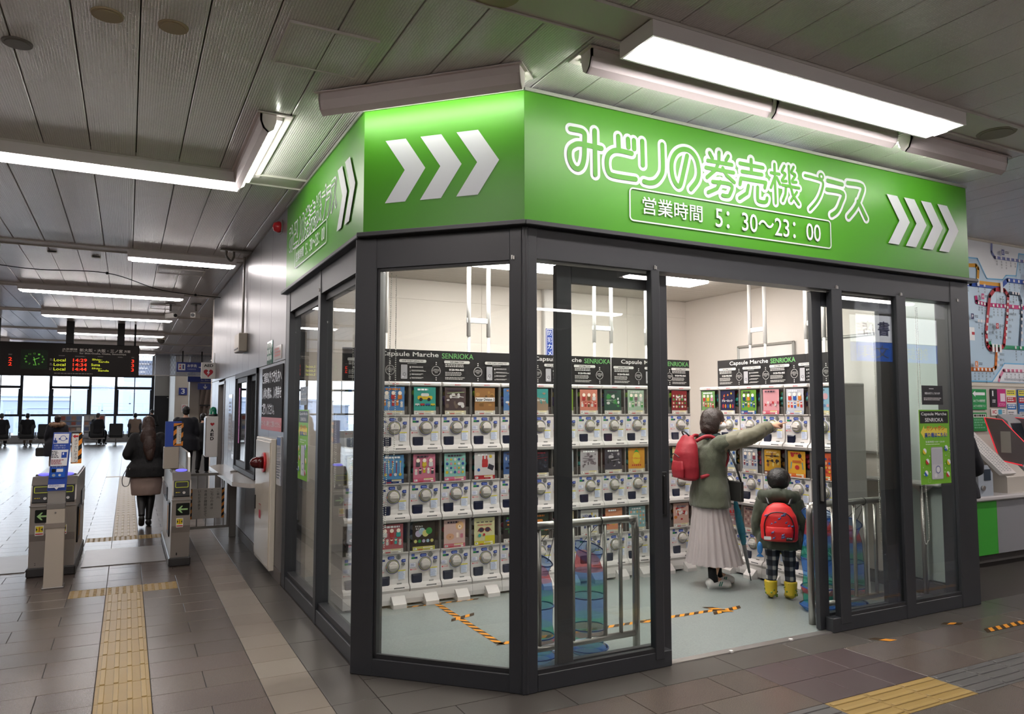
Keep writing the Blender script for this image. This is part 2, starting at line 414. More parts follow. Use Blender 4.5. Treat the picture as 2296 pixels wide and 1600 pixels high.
def tile_mesh(w, h, kind, mi):
    key = (round(w, 3), round(h, 3), kind, mi)
    if key in meshcache: return meshcache[key]
    b = MB(); b.box(G, G, -.02, w-G, h-G, 0, .0012)
    mats = [TM[kind][mi]]
    if kind == 'bars':
        b.k = 1; mats.append(YELB)
        for i in range(4): cx = w*(i+.5)/4; b.box(cx-.014, .012, -.001, cx+.014, h-.012, .005, .004)
    if kind in ('bars_y', 'bars_g'):
        b.k = 1; mats.append(YELB if kind == 'bars_y' else GTAC)
        for i in range(4): cy = h*(i+.5)/4; b.box(.012, cy-.014, -.001, w-.012, cy+.014, .005, .004)
    if kind == 'dots':
        b.k = 1; mats.append(YELB)
        for i in range(5):
            for j in range(5): b.cyl((w*(i+.5)/5, h*(j+.5)/5, -.001), (w*(i+.5)/5, h*(j+.5)/5, .005), .016, .010, 6)
    meshcache[key] = b.mesh('tile', mats); return meshcache[key]
rg = random.Random(3)
tiles = [t + (rg.randrange(len(TM[t[4]])),) for t in tiles]
order = sorted(range(len(tiles)), key=lambda i: -seen_size(tiles[i])); chosen = set(i for i in order[:298] if seen_size(tiles[i]) > 0)
rest = {}
for i, (x0, y0, x1, y1, kd, mi) in enumerate(tiles):
    if i in chosen:
        link('tile', tile_mesh(x1-x0, y1-y0, kd, mi), floor, (x0, y0, 0))
    else:
        b = rest.setdefault((kd, mi), MB()); b.box(x0+G, y0+G, -.02, x1-G, y1-G, 0)
        if kd == 'bars' and y0 < 20:
            for j in range(4): cx = x0+(x1-x0)*(j+.5)/4; b.box(cx-.014, y0+.012, -.001, cx+.014, y1-.012, .005)
allrest = MB(); rm = []
for (kd, mi), b in rest.items():
    allrest.k = len(rm); rm.append(TM[kd][mi]); o = len(allrest.v); allrest.v += b.v
    for f in b.f: allrest.f.append(tuple(q+o for q in f)); allrest.m.append(allrest.k); allrest.sm.append(False)
o = allrest.build('tile', rm, floor); o['kind'] = 'stuff'
# steel threshold plates between the gates
for x0, x1, nm in ((-.36, .4, 'steel threshold plate between the ticket gates'), (-2.4, -.82, 'steel threshold plate left of the gates')):
    o = MB().box(x0, 8.52, 0, x1, 9.5, .006, .003).build('threshold_plate', STEELD); tag(o, nm, 'plate')
# shop floor
VINYL = mat('pale_vinyl_floor', '#818987', 0.3, spec=0.5, var=0.05, vscale=14, speck=0.10, sscale=90)
sf = MB(); sf.prism([(1.32, 4.40), (1.99, 3.73), (6.05, 3.73), (6.05, 7.1), (1.32, 7.1)], -.004, .004, 'z')
shop_floor = struct(sf.build('floor_shop', VINYL))

# ---------------------------------------------------------------- ceiling
def ceil_mat():
    m = mat('ceiling_panel', '#e8e4e3', 0.24, spec=0.9, var=0.04, vscale=3)
    nt = m.node_tree; b = nt.nodes['Principled BSDF']; tc = next(n for n in nt.nodes if n.type == 'TEX_COORD')
    mp = nt.nodes.new('ShaderNodeMapping'); mp.inputs['Rotation'].default_value = (0, 0, PI/2); nt.links.new(tc.outputs['Object'], mp.inputs['Vector'])
    br = nt.nodes.new('ShaderNodeTexBrick'); br.inputs['Scale'].default_value = 1.0; br.inputs['Brick Width'].default_value = 0.06; br.inputs['Row Height'].default_value = 0.014
    br.inputs['Mortar Size'].default_value = 0.003; br.inputs['Mortar Smooth'].default_value = 0.6; br.offset = .5
    br.inputs['Color1'].default_value = (1,1,1,1); br.inputs['Color2'].default_value = (.9,.9,.9,1); br.inputs['Mortar'].default_value = (0,0,0,1)
    nt.links.new(mp.outputs[0], br.inputs['Vector'])
    bp = nt.nodes.new('ShaderNodeBump'); bp.inputs['Strength'].default_value = 0.9; bp.inputs['Distance'].default_value = 0.005
    nt.links.new(br.outputs['Color'], bp.inputs['Height']); nt.links.new(bp.outputs['Normal'], b.inputs['Normal']); return m
CEIL = ceil_mat(); CEILS = mat('ceiling_strip', '#d6d2cc', 0.4); GAP = mat('ceiling_gap', '#2b2826', 0.9)
ceiling = struct(MB().box(-14, -9, 3.445, 22, 28.5, 3.75).build('ceiling', GAP))
ROWS = [-7.4, -4.0, -.65, 2.86, 6.2, 9.77, 13.1, 16.45, 20.1, 23.5, 26.9]
cm = {}; stuff = MB(); cnt = 0
for ri in range(-1, len(ROWS)):
    ya = (ROWS[ri]+.14) if ri >= 0 else -9.0; yb = (ROWS[ri+1]-.14) if ri+1 < len(ROWS) else 28.5
    for n in range(-46, 72):
        x0 = -.005+.29*n
        if x0 < -13.9 or x0 > 21.6: continue
        xm = x0+.145; ym = (ya+yb)/2; w, r, _ = screen(xm, ym, 3.4)
        vis = w > .6 and abs(r/w) < .95 and ya < 24 and yb > 1.5 and not (xm > 1.5 and ya > 5) and cnt < 296
        if vis:
            key = round(yb-ya, 3)
            if key not in cm: cm[key] = MB().box(.003, 0, 0, .287, key, .03, .004).mesh('panel', [CEIL])
            link('panel', cm[key], ceiling, (x0, ya, 3.415)); cnt += 1
        else: stuff.box(x0+.003, ya, 3.415, x0+.287, yb, 3.445)
o = stuff.build('panel', CEIL, ceiling); o['kind'] = 'stuff'
for i, y in enumerate(ROWS):
    MB().box(-14, y-.139, 3.40, 22, y-.125, 3.445).box(-14, y+.125, 3.40, 22, y+.139, 3.445).box(-14, y-.125, 3.412, 22, y+.125, 3.44).build('light_channel', CEILS, ceiling)

TUBEM = emit('concourse_tube', '#fff7f4', TUBE); REFL = mat('reflector_white', '#f2eeee', 0.35)
def lamp_mesh(L, w=.27, h=.085):
    b = MB(); e = .012
    b.box(0, 0, -h, L, e, 0).box(0, w-e, -h, L, w, 0).box(0, e, -h, e, w-e, 0).box(L-e, e, -h, L, w-e, 0).box(e, e, -.006, L-e, w-e, 0)
    b.add([(e,e,-h+.004),(L-e,e,-h+.004),(L-e,w*.27,-.03),(e,w*.27,-.03)], [(0,1,2,3)]).add([(e,w-e,-h+.004),(L-e,w-e,-h+.004),(L-e,w*.73,-.03),(e,w*.73,-.03)], [(3,2,1,0)])
    d = MB().box(.03, w*.27, -h-.021, L-.03, w*.73, -.02, .02)
    return b, d
lampc = {}
def lamp(x0, x1, y, label, grp=None):
    L = round(x1-x0, 2)
    if L not in lampc:
        b, d = lamp_mesh(L); lampc[L] = (b.mesh('housing', [REFL]), d.mesh('diffuser', [TUBEM]))
    t = thing('ceiling_light', label, 'light', (x0, y-.135, 3.405), 0, grp)
    link('housing', lampc[L][0], t); link('diffuser', lampc[L][1], t); return t
lamp(2.16, 4.6, 2.86, 'big bright white ceiling light box nearest the camera, above the green sign')
lamp(-1.65, .75, 6.2, 'long ceiling light whose right end is beside the small angled lamp')
lamp(-.06, 1.14, 9.77, 'short ceiling light at the wall end of the second light row')
lamp(-2.52, -1.32, 9.77, 'short ceiling light at the left picture edge in the second light row')
for y, nm in ((13.1, 'third'), (16.45, 'fourth'), (20.1, 'fifth'), (23.5, 'sixth'), (26.9, 'seventh')):
    lamp(-1.5, .75, y, 'long ceiling light over the gate corridor, %s row from the camera' % nm, 'long corridor ceiling lights')
for y in (2.86, 6.2, 13.1, 16.45, 20.1, 23.5, 26.9):
    for x0 in ((-5.25,) if y < 7 else (-5.1, -8.7)): lamp(x0, x0+2.25, y, 'long ceiling light out of view to the left', 'outlying ceiling lights')
for y in (-.65, -4.0):
    for x0 in (-5.2, -1.6, 2.2, 5.8, 9.4, 13): lamp(x0, x0+2.4, y, 'long ceiling light behind the camera', 'outlying ceiling lights')
lamp(-1.7, .7, 2.86, 'ceiling light just above the picture', 'outlying ceiling lights')
for x0 in (6.9, 10.6, 14.2): lamp(x0, x0+2.4, 2.86, 'ceiling light right of the picture', 'outlying ceiling lights')
for y in (20.1, 26.9):
    for x0 in (2.6, 6.2): lamp(x0, x0+2.25, y, 'ceiling light in the far hall beyond the wall end', 'far hall ceiling lights')

for x0, y, l in ((1.3, 31.0, 'far hall light nearest the beige column'), (-2.4, 31.0, 'far hall light behind the departure board'), (3.2, 34.0, 'far hall light before the louvred screen'), (-6.2, 31.0, 'far hall light at the left')):
    lamp(x0, x0+2.25, y, l).location.z = 4.69
# ---------------------------------------------------------------- the fascia and its lamps
GREEN = mat('green_sign_face', '#3e8018', 0.36, spec=0.3, coat=0.0, var=0.03, vscale=2); ALU = mat('aluminium_edge', '#b5b5b2', 0.35, 0.8)
WHITEP = '#eef0f2'; LETW = '#c9cbd2'; GRN = '#3f801c'
def fascia(name, x0, x1, z0=2.615, z1=3.385):
    """sign face along local X, facing -Y"""
    b = MB().box(x0, 0, z0, x1, .025, z1-.012); e = MB().box(x0, -.012, z1-.012, x1, .035, z1+.008)
    return b, e
def greenhours(p, sx, mirror=False):
    pass
# long face (along +X)
tB = thing('shop_sign', 'long green fascia with big white outlined lettering, opening hours and four arrows', 'sign', (0, 3.655, 0))
b, e = fascia('B', 1.965, 6.115); b.build('sign_panel', GREEN, tB); e.build('top_trim', ALU, tB)
MB().box(1.95, -.05, 2.585, 6.16, .10, 2.613, .004).build('bottom_ledge', DARK, tB)
p = Print(.0006); p.d = -.001
STROKES = [[(2.273, 3.202), (2.337, 3.203), (2.361, 3.198), (2.372, 3.182), (2.371, 3.127), (2.367, 3.041), (2.35, 2.987), (2.32, 2.967), (2.287, 2.982), (2.266, 3.025), (2.268, 3.076), (2.297, 3.107), (2.346, 3.122), (2.491, 3.119)], [(2.443, 3.22), (2.446, 2.952)], [(2.615, 3.215), (2.619, 3.129)], [(2.715, 3.124), (2.619, 3.127), (2.572, 3.115), (2.538, 3.081), (2.529, 3.032), (2.54, 2.986), (2.576, 2.965), (2.743, 2.966)], [(2.688, 3.21), (2.691, 3.16)], [(2.733, 3.209), (2.735, 3.156)], [(2.797, 3.215), (2.8, 3.063)], [(2.954, 3.219), (2.956, 3.071), (2.941, 3.019), (2.9, 2.974), (2.85, 2.958), (2.807, 2.961)], [(3.154, 3.179), (3.126, 3.078), (3.089, 2.972), (3.048, 2.994), (3.027, 3.054), (3.03, 3.127), (3.065, 3.186), (3.123, 3.217), (3.186, 3.212), (3.232, 3.168), (3.25, 3.092), (3.235, 3.029), (3.181, 2.965)], [(3.344, 3.228), (3.367, 3.197)], [(3.507, 3.232), (3.486, 3.2)], [(3.426, 3.244), (3.422, 3.179), (3.392, 3.122), (3.318, 3.062)], [(3.327, 3.175), (3.537, 3.178)], [(3.31, 3.126), (3.551, 3.127)], [(3.455, 3.144), (3.488, 3.099), (3.555, 3.061)], [(3.365, 3.039), (3.526, 3.041), (3.512, 2.972), (3.485, 2.959), (3.45, 2.96)], [(3.433, 3.048), (3.4, 2.997), (3.325, 2.962)], [(3.712, 3.241), (3.713, 3.158)], [(3.609, 3.2), (3.821, 3.201)], [(3.627, 3.147), (3.809, 3.151)], [(3.606, 3.056), (3.615, 3.098), (3.844, 3.101), (3.832, 3.064)], [(3.682, 3.057), (3.667, 3.003), (3.599, 2.961)], [(3.767, 3.057), (3.764, 2.977), (3.785, 2.962), (3.839, 2.965), (3.853, 2.993)], [(3.894, 3.178), (3.976, 3.179)], [(3.93, 3.243), (3.934, 2.97)], [(3.933, 3.157), (3.89, 3.072)], [(3.949, 3.152), (3.979, 3.108)], [(4.025, 3.244), (4.001, 3.201), (4.033, 3.186), (3.999, 3.137), (4.042, 3.139)], [(4.115, 3.25), (4.094, 3.209), (4.129, 3.194), (4.095, 3.145), (4.139, 3.145)], [(4.001, 3.107), (4.165, 3.106)], [(4.068, 3.249), (4.072, 3.129), (4.105, 3.044), (4.158, 2.989)], [(4.036, 3.099), (4.028, 3.044), (4.002, 2.995)], [(4.141, 3.074), (4.081, 3.005)], [(4.227, 3.207), (4.312, 3.204), (4.405, 3.187), (4.391, 3.113), (4.341, 3.035), (4.268, 2.967)], [(4.459, 3.203), (4.613, 3.196)], [(4.446, 3.136), (4.616, 3.131), (4.59, 3.051), (4.547, 2.989), (4.489, 2.953)], [(4.671, 3.216), (4.833, 3.214), (4.81, 3.128), (4.747, 3.035), (4.668, 2.96)], [(4.778, 3.089), (4.817, 3.038), (4.865, 2.97)]]
def title(pr, f):
    sx = abs(f(1, 0)[0]-f(0, 0)[0]); k0 = pr.d
    def stroke(L, r, c):
        P = [(q.x, q.y) for q in smooth_path([(a, b, 0) for a, b in L], 5)] if len(L) > 4 else L
        for (a, b), (c2, d) in zip(P, P[1:]):
            pts = []; ang = math.atan2(d-b, c2-a)
            for (cx, cz), a0 in (((c2, d), ang-PI/2), ((a, b), ang+PI/2)):
                for k in range(9): T = a0+PI*k/8; pts.append(f(cx+r*math.cos(T), cz+r*math.sin(T)))
            pr._a(pts, [tuple(range(len(pts)))], c, False); pr.d -= .000004
    for i, L in enumerate(STROKES):
        n = 23 <= i <= 33; stroke(L, .030 if n else .036, LETW)
    pr.d -= .0006
    pr.ring(*f(4.391, 3.218), .040*max(sx, .7), .023, LETW, rz=.040) if False else None
    pr.disc(*f(4.391, 3.222), .048*sx, LETW, rz=.048); pr.d -= .0004
    for i, L in enumerate(STROKES):
        n = 23 <= i <= 33 or 8 < i < 23; stroke(L, .0105 if 23 <= i <= 33 else (.013 if n else .0155), GRN)
    pr.d -= .0004; x, z = f(4.391, 3.222); pr.disc(x, z, .028*sx, GRN, rz=.028); pr.disc(x, z, .010*sx, LETW, rz=.010)
title(p, lambda x, z: (x, z))
p.frame(2.69, 2.70, 4.475, 2.91, .009, LETW, .03)
p.text('営業時間', 2.79, 2.755, 3.27, 2.865, LETW, 3, off=.006); p.text('5：30〜23：00', 3.38, 2.74, 4.365, 2.865, LETW, 3, off=.006)
for i in range(4): x = 5.10+.205*i; p.chevron(x, 2.81, x+.265, 3.19, .125, LETW)
p.build('lettering', tB)
# chamfer face: origin at (1.24,4.38) heading to (1.964,3.656)
LD = math.hypot(.724, .724)
tD = thing('shop_sign', 'green corner fascia between the two others with three white arrows', 'sign', (1.24, 4.38, 0), -PI/4)
b, e = fascia('D', 0, LD); b.build('sign_panel', GREEN, tD); e.build('top_trim', ALU, tD)
MB().box(-.02, -.05, 2.585, LD+.02, .10, 2.613, .004).build('bottom_ledge', DARK, tD)
p = Print(.0006); p.d = -.001
for i in range(3): x = .145+.232*i; p.chevron(x, 2.79, x+.265, 3.175, .135, LETW)
p.build('lettering', tD)
# side face: along y from 6.87 (left end) to 4.38; local X -> -Y, facing -X
tA = thing('shop_sign', 'green side fascia seen very obliquely with small outlined lettering and two arrows', 'sign', (1.24, 6.87, 0), -PI/2)
b, e = fascia('A', 0, 2.49); b.build('sign_panel', GREEN, tA); e.build('top_trim', ALU, tA)
MB().box(-.03, -.04, 2.585, 2.51, .10, 2.613, .004).build('bottom_ledge', DARK, tA)
p = Print(.0006); p.d = -.001
title(p, lambda x, z: ((x-2.22)/(4.92-2.22)*1.74+.10, (z-2.92)*.74+2.925))
p.frame(.42, 2.745, 1.57, 2.925, .009, LETW, .03)
p.text('営業時間', .47, 2.795, .78, 2.88, LETW, 3, off=.006); p.text('5：30〜23：00', .86, 2.785, 1.51, 2.88, LETW, 3, off=.006)
for i in range(2): x = 1.87+.2*i; p.chevron(x, 2.76, x+.26, 3.185, .12, LETW)
p.build('lettering', tA)

STUBE = emit('sign_tube', '#fdfff2', SIGN_TUBE)
COVER = mat('lamp_cover', '#e2d8d8', 0.45)
def sign_lamp(L, loc, rz, label):
    """local: lamp along X, sign lies towards +Y; opaque curved cover on the -Y side"""
    t = thing('sign_light', label, 'light', loc, rz, 'tube lamps that light the green sign')
    MB().box(-.02, -.02, -.008, L+.02, .2, 0, .002).build('base_plate', COVER, t)
    prof = [(0,-.008),(0,-.05),(.018,-.10),(.05,-.125),(.056,-.118),(.028,-.094),(.012,-.05),(.012,-.008)]
    c = MB().prism(prof, 0, L, 'x')
    for x in (0, L-.01): c.prism([(0,-.008),(0,-.05),(.018,-.10),(.05,-.125),(.085,-.1),(.1,-.05),(.1,-.008)], x, x+.01, 'x')
    c.build('cover', COVER, t)
    MB().cyl((.03, .105, -.055), (L-.03, .105, -.055), .019, n=10).build('tube', STUBE, t)
    MB().box(.02, .07, -.03, L-.02, .14, -.008).build('ballast', REFL, t); return t
sign_lamp(1.28, (2.06, 3.10, 3.41), 0, 'closed sign light above the start of the white lettering')
sign_lamp(1.10, (3.38, 3.10, 3.41), 0, 'closed sign light above the middle of the long green sign')
sign_lamp(1.10, (4.62, 3.10, 3.41), 0, 'closed sign light above the right arrows of the green sign')
sign_lamp(1.24, (.94, 4.31, 3.41), -PI/4, 'closed slanted sign light above the three big arrows')
sign_lamp(1.36, (.68, 6.12, 3.41), -PI/2, 'open bright sign light above the side of the green sign')
# ---------------------------------------------------------------- shop front: posts, lintel, panes
def st(name, b, m, parent=None): o = b.build(name, m, parent); return struct(o) if parent is None else o
ZG0, ZG1 = .105, 2.40
# facade A (x = 1.25)
w1 = st('trim_1', MB().box(1.255, 4.40, 2.41, 1.36, 6.86, 2.60).box(1.255, 4.40, 0, 1.36, 6.86, .105, .004), DARK)
MB().box(1.25, 6.72, 0, 1.39, 6.87, 2.6, .004).build('post', DARK, w1)
MB().box(1.25, 5.53, 0, 1.345, 5.61, 2.6, .004).build('post', DARK, w1)
MB().box(1.27, 4.42, .105, 1.345, 6.7, .15, .003).box(1.29, 5.6, 2.36, 1.345, 6.7, 2.41).box(1.29, 4.45, 2.36, 1.345, 5.53, 2.41).build('glazing_bead', DARK2, w1)
# chamfer, local frame
MD = Matrix.Translation((1.25, 4.39, 0)) @ Matrix.Rotation(-PI/4, 4, 'Z')
b = MB(); b.M = MD; b.box(.04, 0, 2.40, .98, .10, 2.60).box(.04, 0, 0, .98, .10, .10, .004); w2 = st('trim_2', b, DARK)
b = MB(); b.M = MD; b.box(-.055, -.005, 0, .09, .12, 2.60, .005); b.build('post', DARK, w2)
b = MB(); b.M = MD; b.box(.93, -.005, 0, 1.04, .12, 2.60, .005); b.build('post', DARK, w2)
b = MB(); b.M = MD; b.box(.09, .01, .10, .93, .03, .125).box(.09, .03, .10, .93, .05, .118).box(.09, .01, .10, .108, .05, 2.40).box(.09, .01, 2.385, .93, .05, 2.40); b.build('glazing_bead', DARK2, w2)
# facade B (y = 3.67)
w3 = st('trim_3', MB().box(1.99, 3.665, 2.41, 6.06, 3.79, 2.60).box(2.05, 3.665, 0, 2.985, 3.73, .095, .004).box(4.40, 3.665, 0, 6.06, 3.73, .10, .004), DARK)
MB().box(1.955, 3.66, 0, 2.05, 3.80, 2.6, .005).build('post', DARK, w3)
MB().box(5.19, 3.66, 0, 5.30, 3.78, 2.42, .004).build('post', DARK, w3)
MB().box(5.86, 3.66, 0, 6.10, 3.80, 2.6, .005).build('post', DARK, w3)
MB().box(2.86, 3.66, .05, 2.925, 3.715, 2.42, .004).build('mullion', DARK, w3)
MB().box(4.48, 3.66, .05, 4.585, 3.715, 2.42, .004).build('mullion', DARK, w3)
MB().box(2.05, 3.668, .095, 2.86, 3.70, .118).box(4.585, 3.668, .1, 5.19, 3.70, .122).box(5.30, 3.668, .1, 5.86, 3.70, .122).build('glazing_bead', DARK2, w3)
MB().box(2.93, 3.675, -.002, 4.42, 3.735, .008).build('door_rail', STEEL, w3)
for x in (3.46, 3.99): MB().box(x, 3.668, .005, x+.02, 3.69, .016).build('rail_clip', WHITE, w3)
# little lintel clips
def clips(b, pts):
    for m, x, z in pts:
        b.M = m; b.box(x-.009, -.012, z, x-.002, 0, z+.024).box(x+.003, -.012, z, x+.009, 0, z+.02)
b = MB(); clips(b, [(Matrix.Translation((0, 3.665, 0)), x, 2.418) for x in (2.89, 4.53, 5.245, 5.95)] + [(MD, .955, 2.40)] + [(Matrix.Translation((1.255, 0, 0)) @ Matrix.Rotation(-PI/2, 4, 'Z'), -y, 2.43) for y in (4.52, 5.57)]); b.M = Matrix.Identity(4)
b.build('curtain_clip', STEEL, w3)
# panes
def pane(name, b, kind='structure'):
    o = b.build(name, GLASS); o['kind'] = 'structure'; return o
pane('window_1', MB().box(1.30, 5.62, .14, 1.306, 6.71, 2.37)); pane('window_2', MB().box(1.30, 4.42, .14, 1.306, 5.52, 2.37))
b = MB(); b.M = MD; b.box(.10, .03, .11, .93, .036, 2.395); pane('window_3', b)
pane('window_4', MB().box(2.05, 3.685, .11, 2.865, 3.691, 2.41)); pane('window_5', MB().box(4.58, 3.685, .11, 5.19, 3.691, 2.41)); pane('window_6', MB().box(5.30, 3.685, .11, 5.86, 3.691, 2.41))
# sliding leaves (just inside)
def leaf(name, x0, x1, sl, sr, handle_x, label):
    y0, y1 = 3.735, 3.775
    d = st(name, MB().box(x0, y0, .01, x0+sl, y1, 2.40, .003).box(x1-sr, y0, .01, x1, y1, 2.40, .003).box(x0+sl, y0, 2.30, x1-sr, y1, 2.40).box(x0+sl, y0, .01, x1-sr, y1, .115), DARK)
    d['label'] = label
    MB().box(x0+sl, 3.752, .115, x1-sr, 3.758, 2.30).build('pane', GLASS, d)
    h = MB().box(handle_x-.028, y0-.004, .88, handle_x+.028, y0+.004, 1.16, .003).build('handle', BLACK, d)
    MB().box(handle_x-.02, y0-.03, .90, handle_x-.006, y0-.004, 1.14, .004).build('grip', STEELD if handle_x > 4 else BLACK, h)
leaf('door_1', 2.22, 3.04, .105, .09, 2.99, 'dark framed sliding door leaf left of the opening')
leaf('door_2', 4.355, 5.215, .095, .13, 4.40, 'dark framed sliding door leaf right of the opening')

# ---------------------------------------------------------------- shop interior
CW = mat('shop_ceiling', '#cfc9c1', 0.5, var=.02)
sc_ = st('ceiling_shop', MB().prism([(1.36,4.5),(2.0,3.86),(6.1,3.86),(6.1,7.12),(1.36,7.12)], 2.872, 2.95, 'z'), mat('shop_ceiling_gap', '#6f6a64', .8))
for i in range(28):
    y = 3.84+.117*i; MB().box(max(1.37, 1.37+4.56-y), y+.002, 2.862, 6.08, y+.115, 2.872, .002).build('plank', CW, sc_)
st('trim_4', MB().box(2.05, 3.80, 2.60, 6.10, 3.83, 2.95).box(1.36, 4.5, 2.6, 1.39, 6.9, 2.95), WALLIN)
b = MB(); b.M = MD; b.box(.06, .13, 2.6, .96, .15, 2.95); st('trim_5', b, WALLIN)
wb = st('wall_back', MB().box(1.26, 7.09, 0, 6.15, 7.2, 2.95), WALLIN)
for x in (1.42, 2.36, 3.3, 4.24, 5.18): MB().box(x-.006, 7.083, 2.66, x+.926, 7.09, 2.86, .001).box(x-.006, 7.085, .1, x+.926, 7.09, 2.655, .001).build('wall_panel', WALLIN, wb)
MB().box(4.02, 7.02, .0, 4.14, 7.09, 2.87, .01).build('pilaster', WHITE, wb)
st('wall_right', MB().box(6.05, 4.34, 0, 6.15, 7.1, 2.95), WALLIN)
AQ = clear('frosted_screen', '#dfeee9', opaque=.86, ocol='#c7d6d0', rough=.15)
st('window_7', MB().box(6.05, 3.80, .12, 6.06, 4.34, 2.87), AQ)
st('baseboard_right', MB().box(6.0, 3.80, 0, 6.06, 7.1, .11).box(5.55, 3.80, .0, 6.05, 4.05, .012), mat('dark_skirting', '#4a4846', .6))
st('wall_left', MB().box(1.34, 6.90, 0, 1.42, 7.2, 2.95), WALLIN)
SPAN = emit('shop_light_panel', '#fffaf4', SHOP_TUBE)
for i, (x, y) in enumerate(((2.35, 5.72), (4.0, 5.72), (2.35, 4.45), (4.0, 4.45))):
    t = thing('recessed_light', ['flat bright ceiling light seen through the glass beside the corner post', 'flat bright ceiling light at the top of the open doorway', 'flat shop ceiling light hidden behind the lintel', 'flat shop ceiling light hidden behind the lintel'][i], 'light', (x, y, 2.862), 0, 'recessed lights in the shop ceiling')
    MB().box(0, 0, -.004, 1.24, .34, .012).build('frame', WHITE, t)
    MB().box(.02, .02, -.035, 1.22, .32, -.002, .01).build('diffuser', SPAN, t)

# steel wall beyond the shop, with doorway and ticket window openings
YW = [(6.87, 8.06), (8.06, 8.42), (8.42, 10.23), (10.23, 11.45), (11.45, 12.35), (12.35, 13.42)]
wst = st('wall_steel', MB().box(1.30, 6.88, 0, 1.46, 8.42, 3.42).box(1.30, 8.42, 2.0, 1.46, 10.23, 3.42).box(1.30, 8.42, 0, 1.46, 10.23, .78).box(1.30, 10.23, 0, 1.46, 11.5, 3.42).box(1.30, 11.5, 1.93, 1.46, 12.35, 3.42).box(1.30, 12.35, 0, 1.46, 13.42, 3.42), BEIGE)
edges = [6.88, 7.68, 8.42, 9.2, 9.72, 10.23, 11.0, 11.5, 12.35, 12.9, 13.42]
for a, c in zip(edges, edges[1:]):
    MB().box(1.25, a+.002, 2.0, 1.30, c-.002, 3.40, .002).build('panel', PANEL, wst)
    if c <= 8.43 or 10.2 <= a < 11.45 or a >= 12.3: MB().box(1.25, a+.002, .11, 1.30, c-.002, 1.995, .002).build('panel', PANEL, wst)
    elif a < 10.2: MB().box(1.25, a+.002, .11, 1.30, c-.002, .74, .002).build('panel', PANEL, wst)
st('baseboard_left', MB().box(1.245, 6.88, 0, 1.30, 11.5, .108).box(1.245, 12.35, 0, 1.30, 13.42, .108), mat('grey_skirting', '#5f5955', .5))
st('wall_hall', MB().box(1.25, 13.42, 0, 12, 13.6, 3.45), WALLIN)
# rooms behind (dark)
st('wall_office', MB().box(2.9, 7.25, 0, 3.0, 13.4, 3.4).box(1.46, 7.2, 0, 3.0, 7.25, 3.4).box(1.46, 7.25, 2.9, 2.9, 13.4, 2.95), mat('office_wall', '#5b5a5c', .7))
# map-side hall shell
st('wall_map', MB().box(6.15, 5.02, 0, 22, 5.2, 3.45), WALLIN)
st('wall_shop_side', MB().box(6.10, 3.80, 0, 6.15, 5.02, 3.4), mat('side_screen', '#c2cdc9', .5))
st('wall_west', MB().box(-14, -9, -.1, -13.8, 42, 4.9), WALLIN); st('wall_east', MB().box(21.8, -9, -.1, 22, 5.2, 3.5), WALLIN)
# behind the camera: bookshop across the passage (seen mirrored in the panes)
st('wall_south', MB().box(-14, -9, -.1, 22, -8.8, 3.5), WALLIN)
ws = st('wall_bookshop', MB().box(9.0, -2.3, 0, 18, -2.2, 3.42).box(9.0, -8.8, 0, 9.1, -2.2, 3.42), mat('bookshop_wall', '#8d867c', .6))
t = thing('bookshop_sign', 'white and blue bookshop sign across the passage, mirrored in the glass', 'sign', (10.9, -2.19, 0), PI)
SLIT = emit('sign_lightbox_white', '#f4f4fa', 3.2); SBLU = emit('sign_lightbox_blue', '#2a62c8', 2.4)
MB().box(-3.9, .0, 2.86, -1.45, .04, 3.38).build('sign_panel', SLIT, t)
MB().box(-3.9, .0, 2.48, -1.45, .04, 2.85).build('blue_panel', SBLU, t)
p = Print(); p.d = -.003
for i, ch in enumerate('店書村'): p.text(ch, -1.97-.45*i, 2.98, -1.62-.45*i, 3.27, '#26209a', 3, off=.02)
p.text('雑誌・文具', -3.6, 2.54, -1.58, 2.79, '#e8ecf2', 3); p.build('lettering', t)

# far window wall (y = 41)
FR = mat('dark_window_frame', '#24262b', .5)
far = st('wall_far', MB().box(-14, 41, 0, 1.14, 41.3, .34).box(-14, 40.95, 1.22, 1.14, 41.1, 1.32).box(-14, 40.95, 3.10, 1.14, 41.1, 3.22), FR)
wx = -14.4
FX = [-4.39, -3.24, -1.62, -.53, 1.08]
XS = FX[:]
k = -4.39
alt = [1.62, 1.10]
i = 0
while k > -13: k -= alt[i % 2]; XS.insert(0, k); i += 1
wn = 8
for a, c in zip(XS, XS[1:]):
    wide = c-a > 1.3
    b = MB().box(a-.06, 40.96, .34, a+.06, 41.08, 3.2)
    if wide: b.box(a, 40.96, 2.52, c, 41.08, 2.64).box((a+c)/2-.02, 40.98, 1.3, (a+c)/2+.02, 41.06, 3.1).box(a+.06, 40.98, 1.3, a+.12, 41.04, 2.5).box(c-.12, 40.98, 1.3, c-.06, 41.04, 2.5)
    o = st('window_%d' % wn, b, FR); wn += 1
    MB().box(a+.06, 41.02, .34, c-.06, 41.026, 3.12).build('pane', FARGLASS, o)
MB().box(1.02, 40.96, .34, 1.14, 41.08, 3.2).build('mullion', FR, far)
st('trim_6', MB().box(-14, 40.62, .0, 1.14, 40.98, .36, .01), mat('heater_casing', '#a9a5a2', .5))
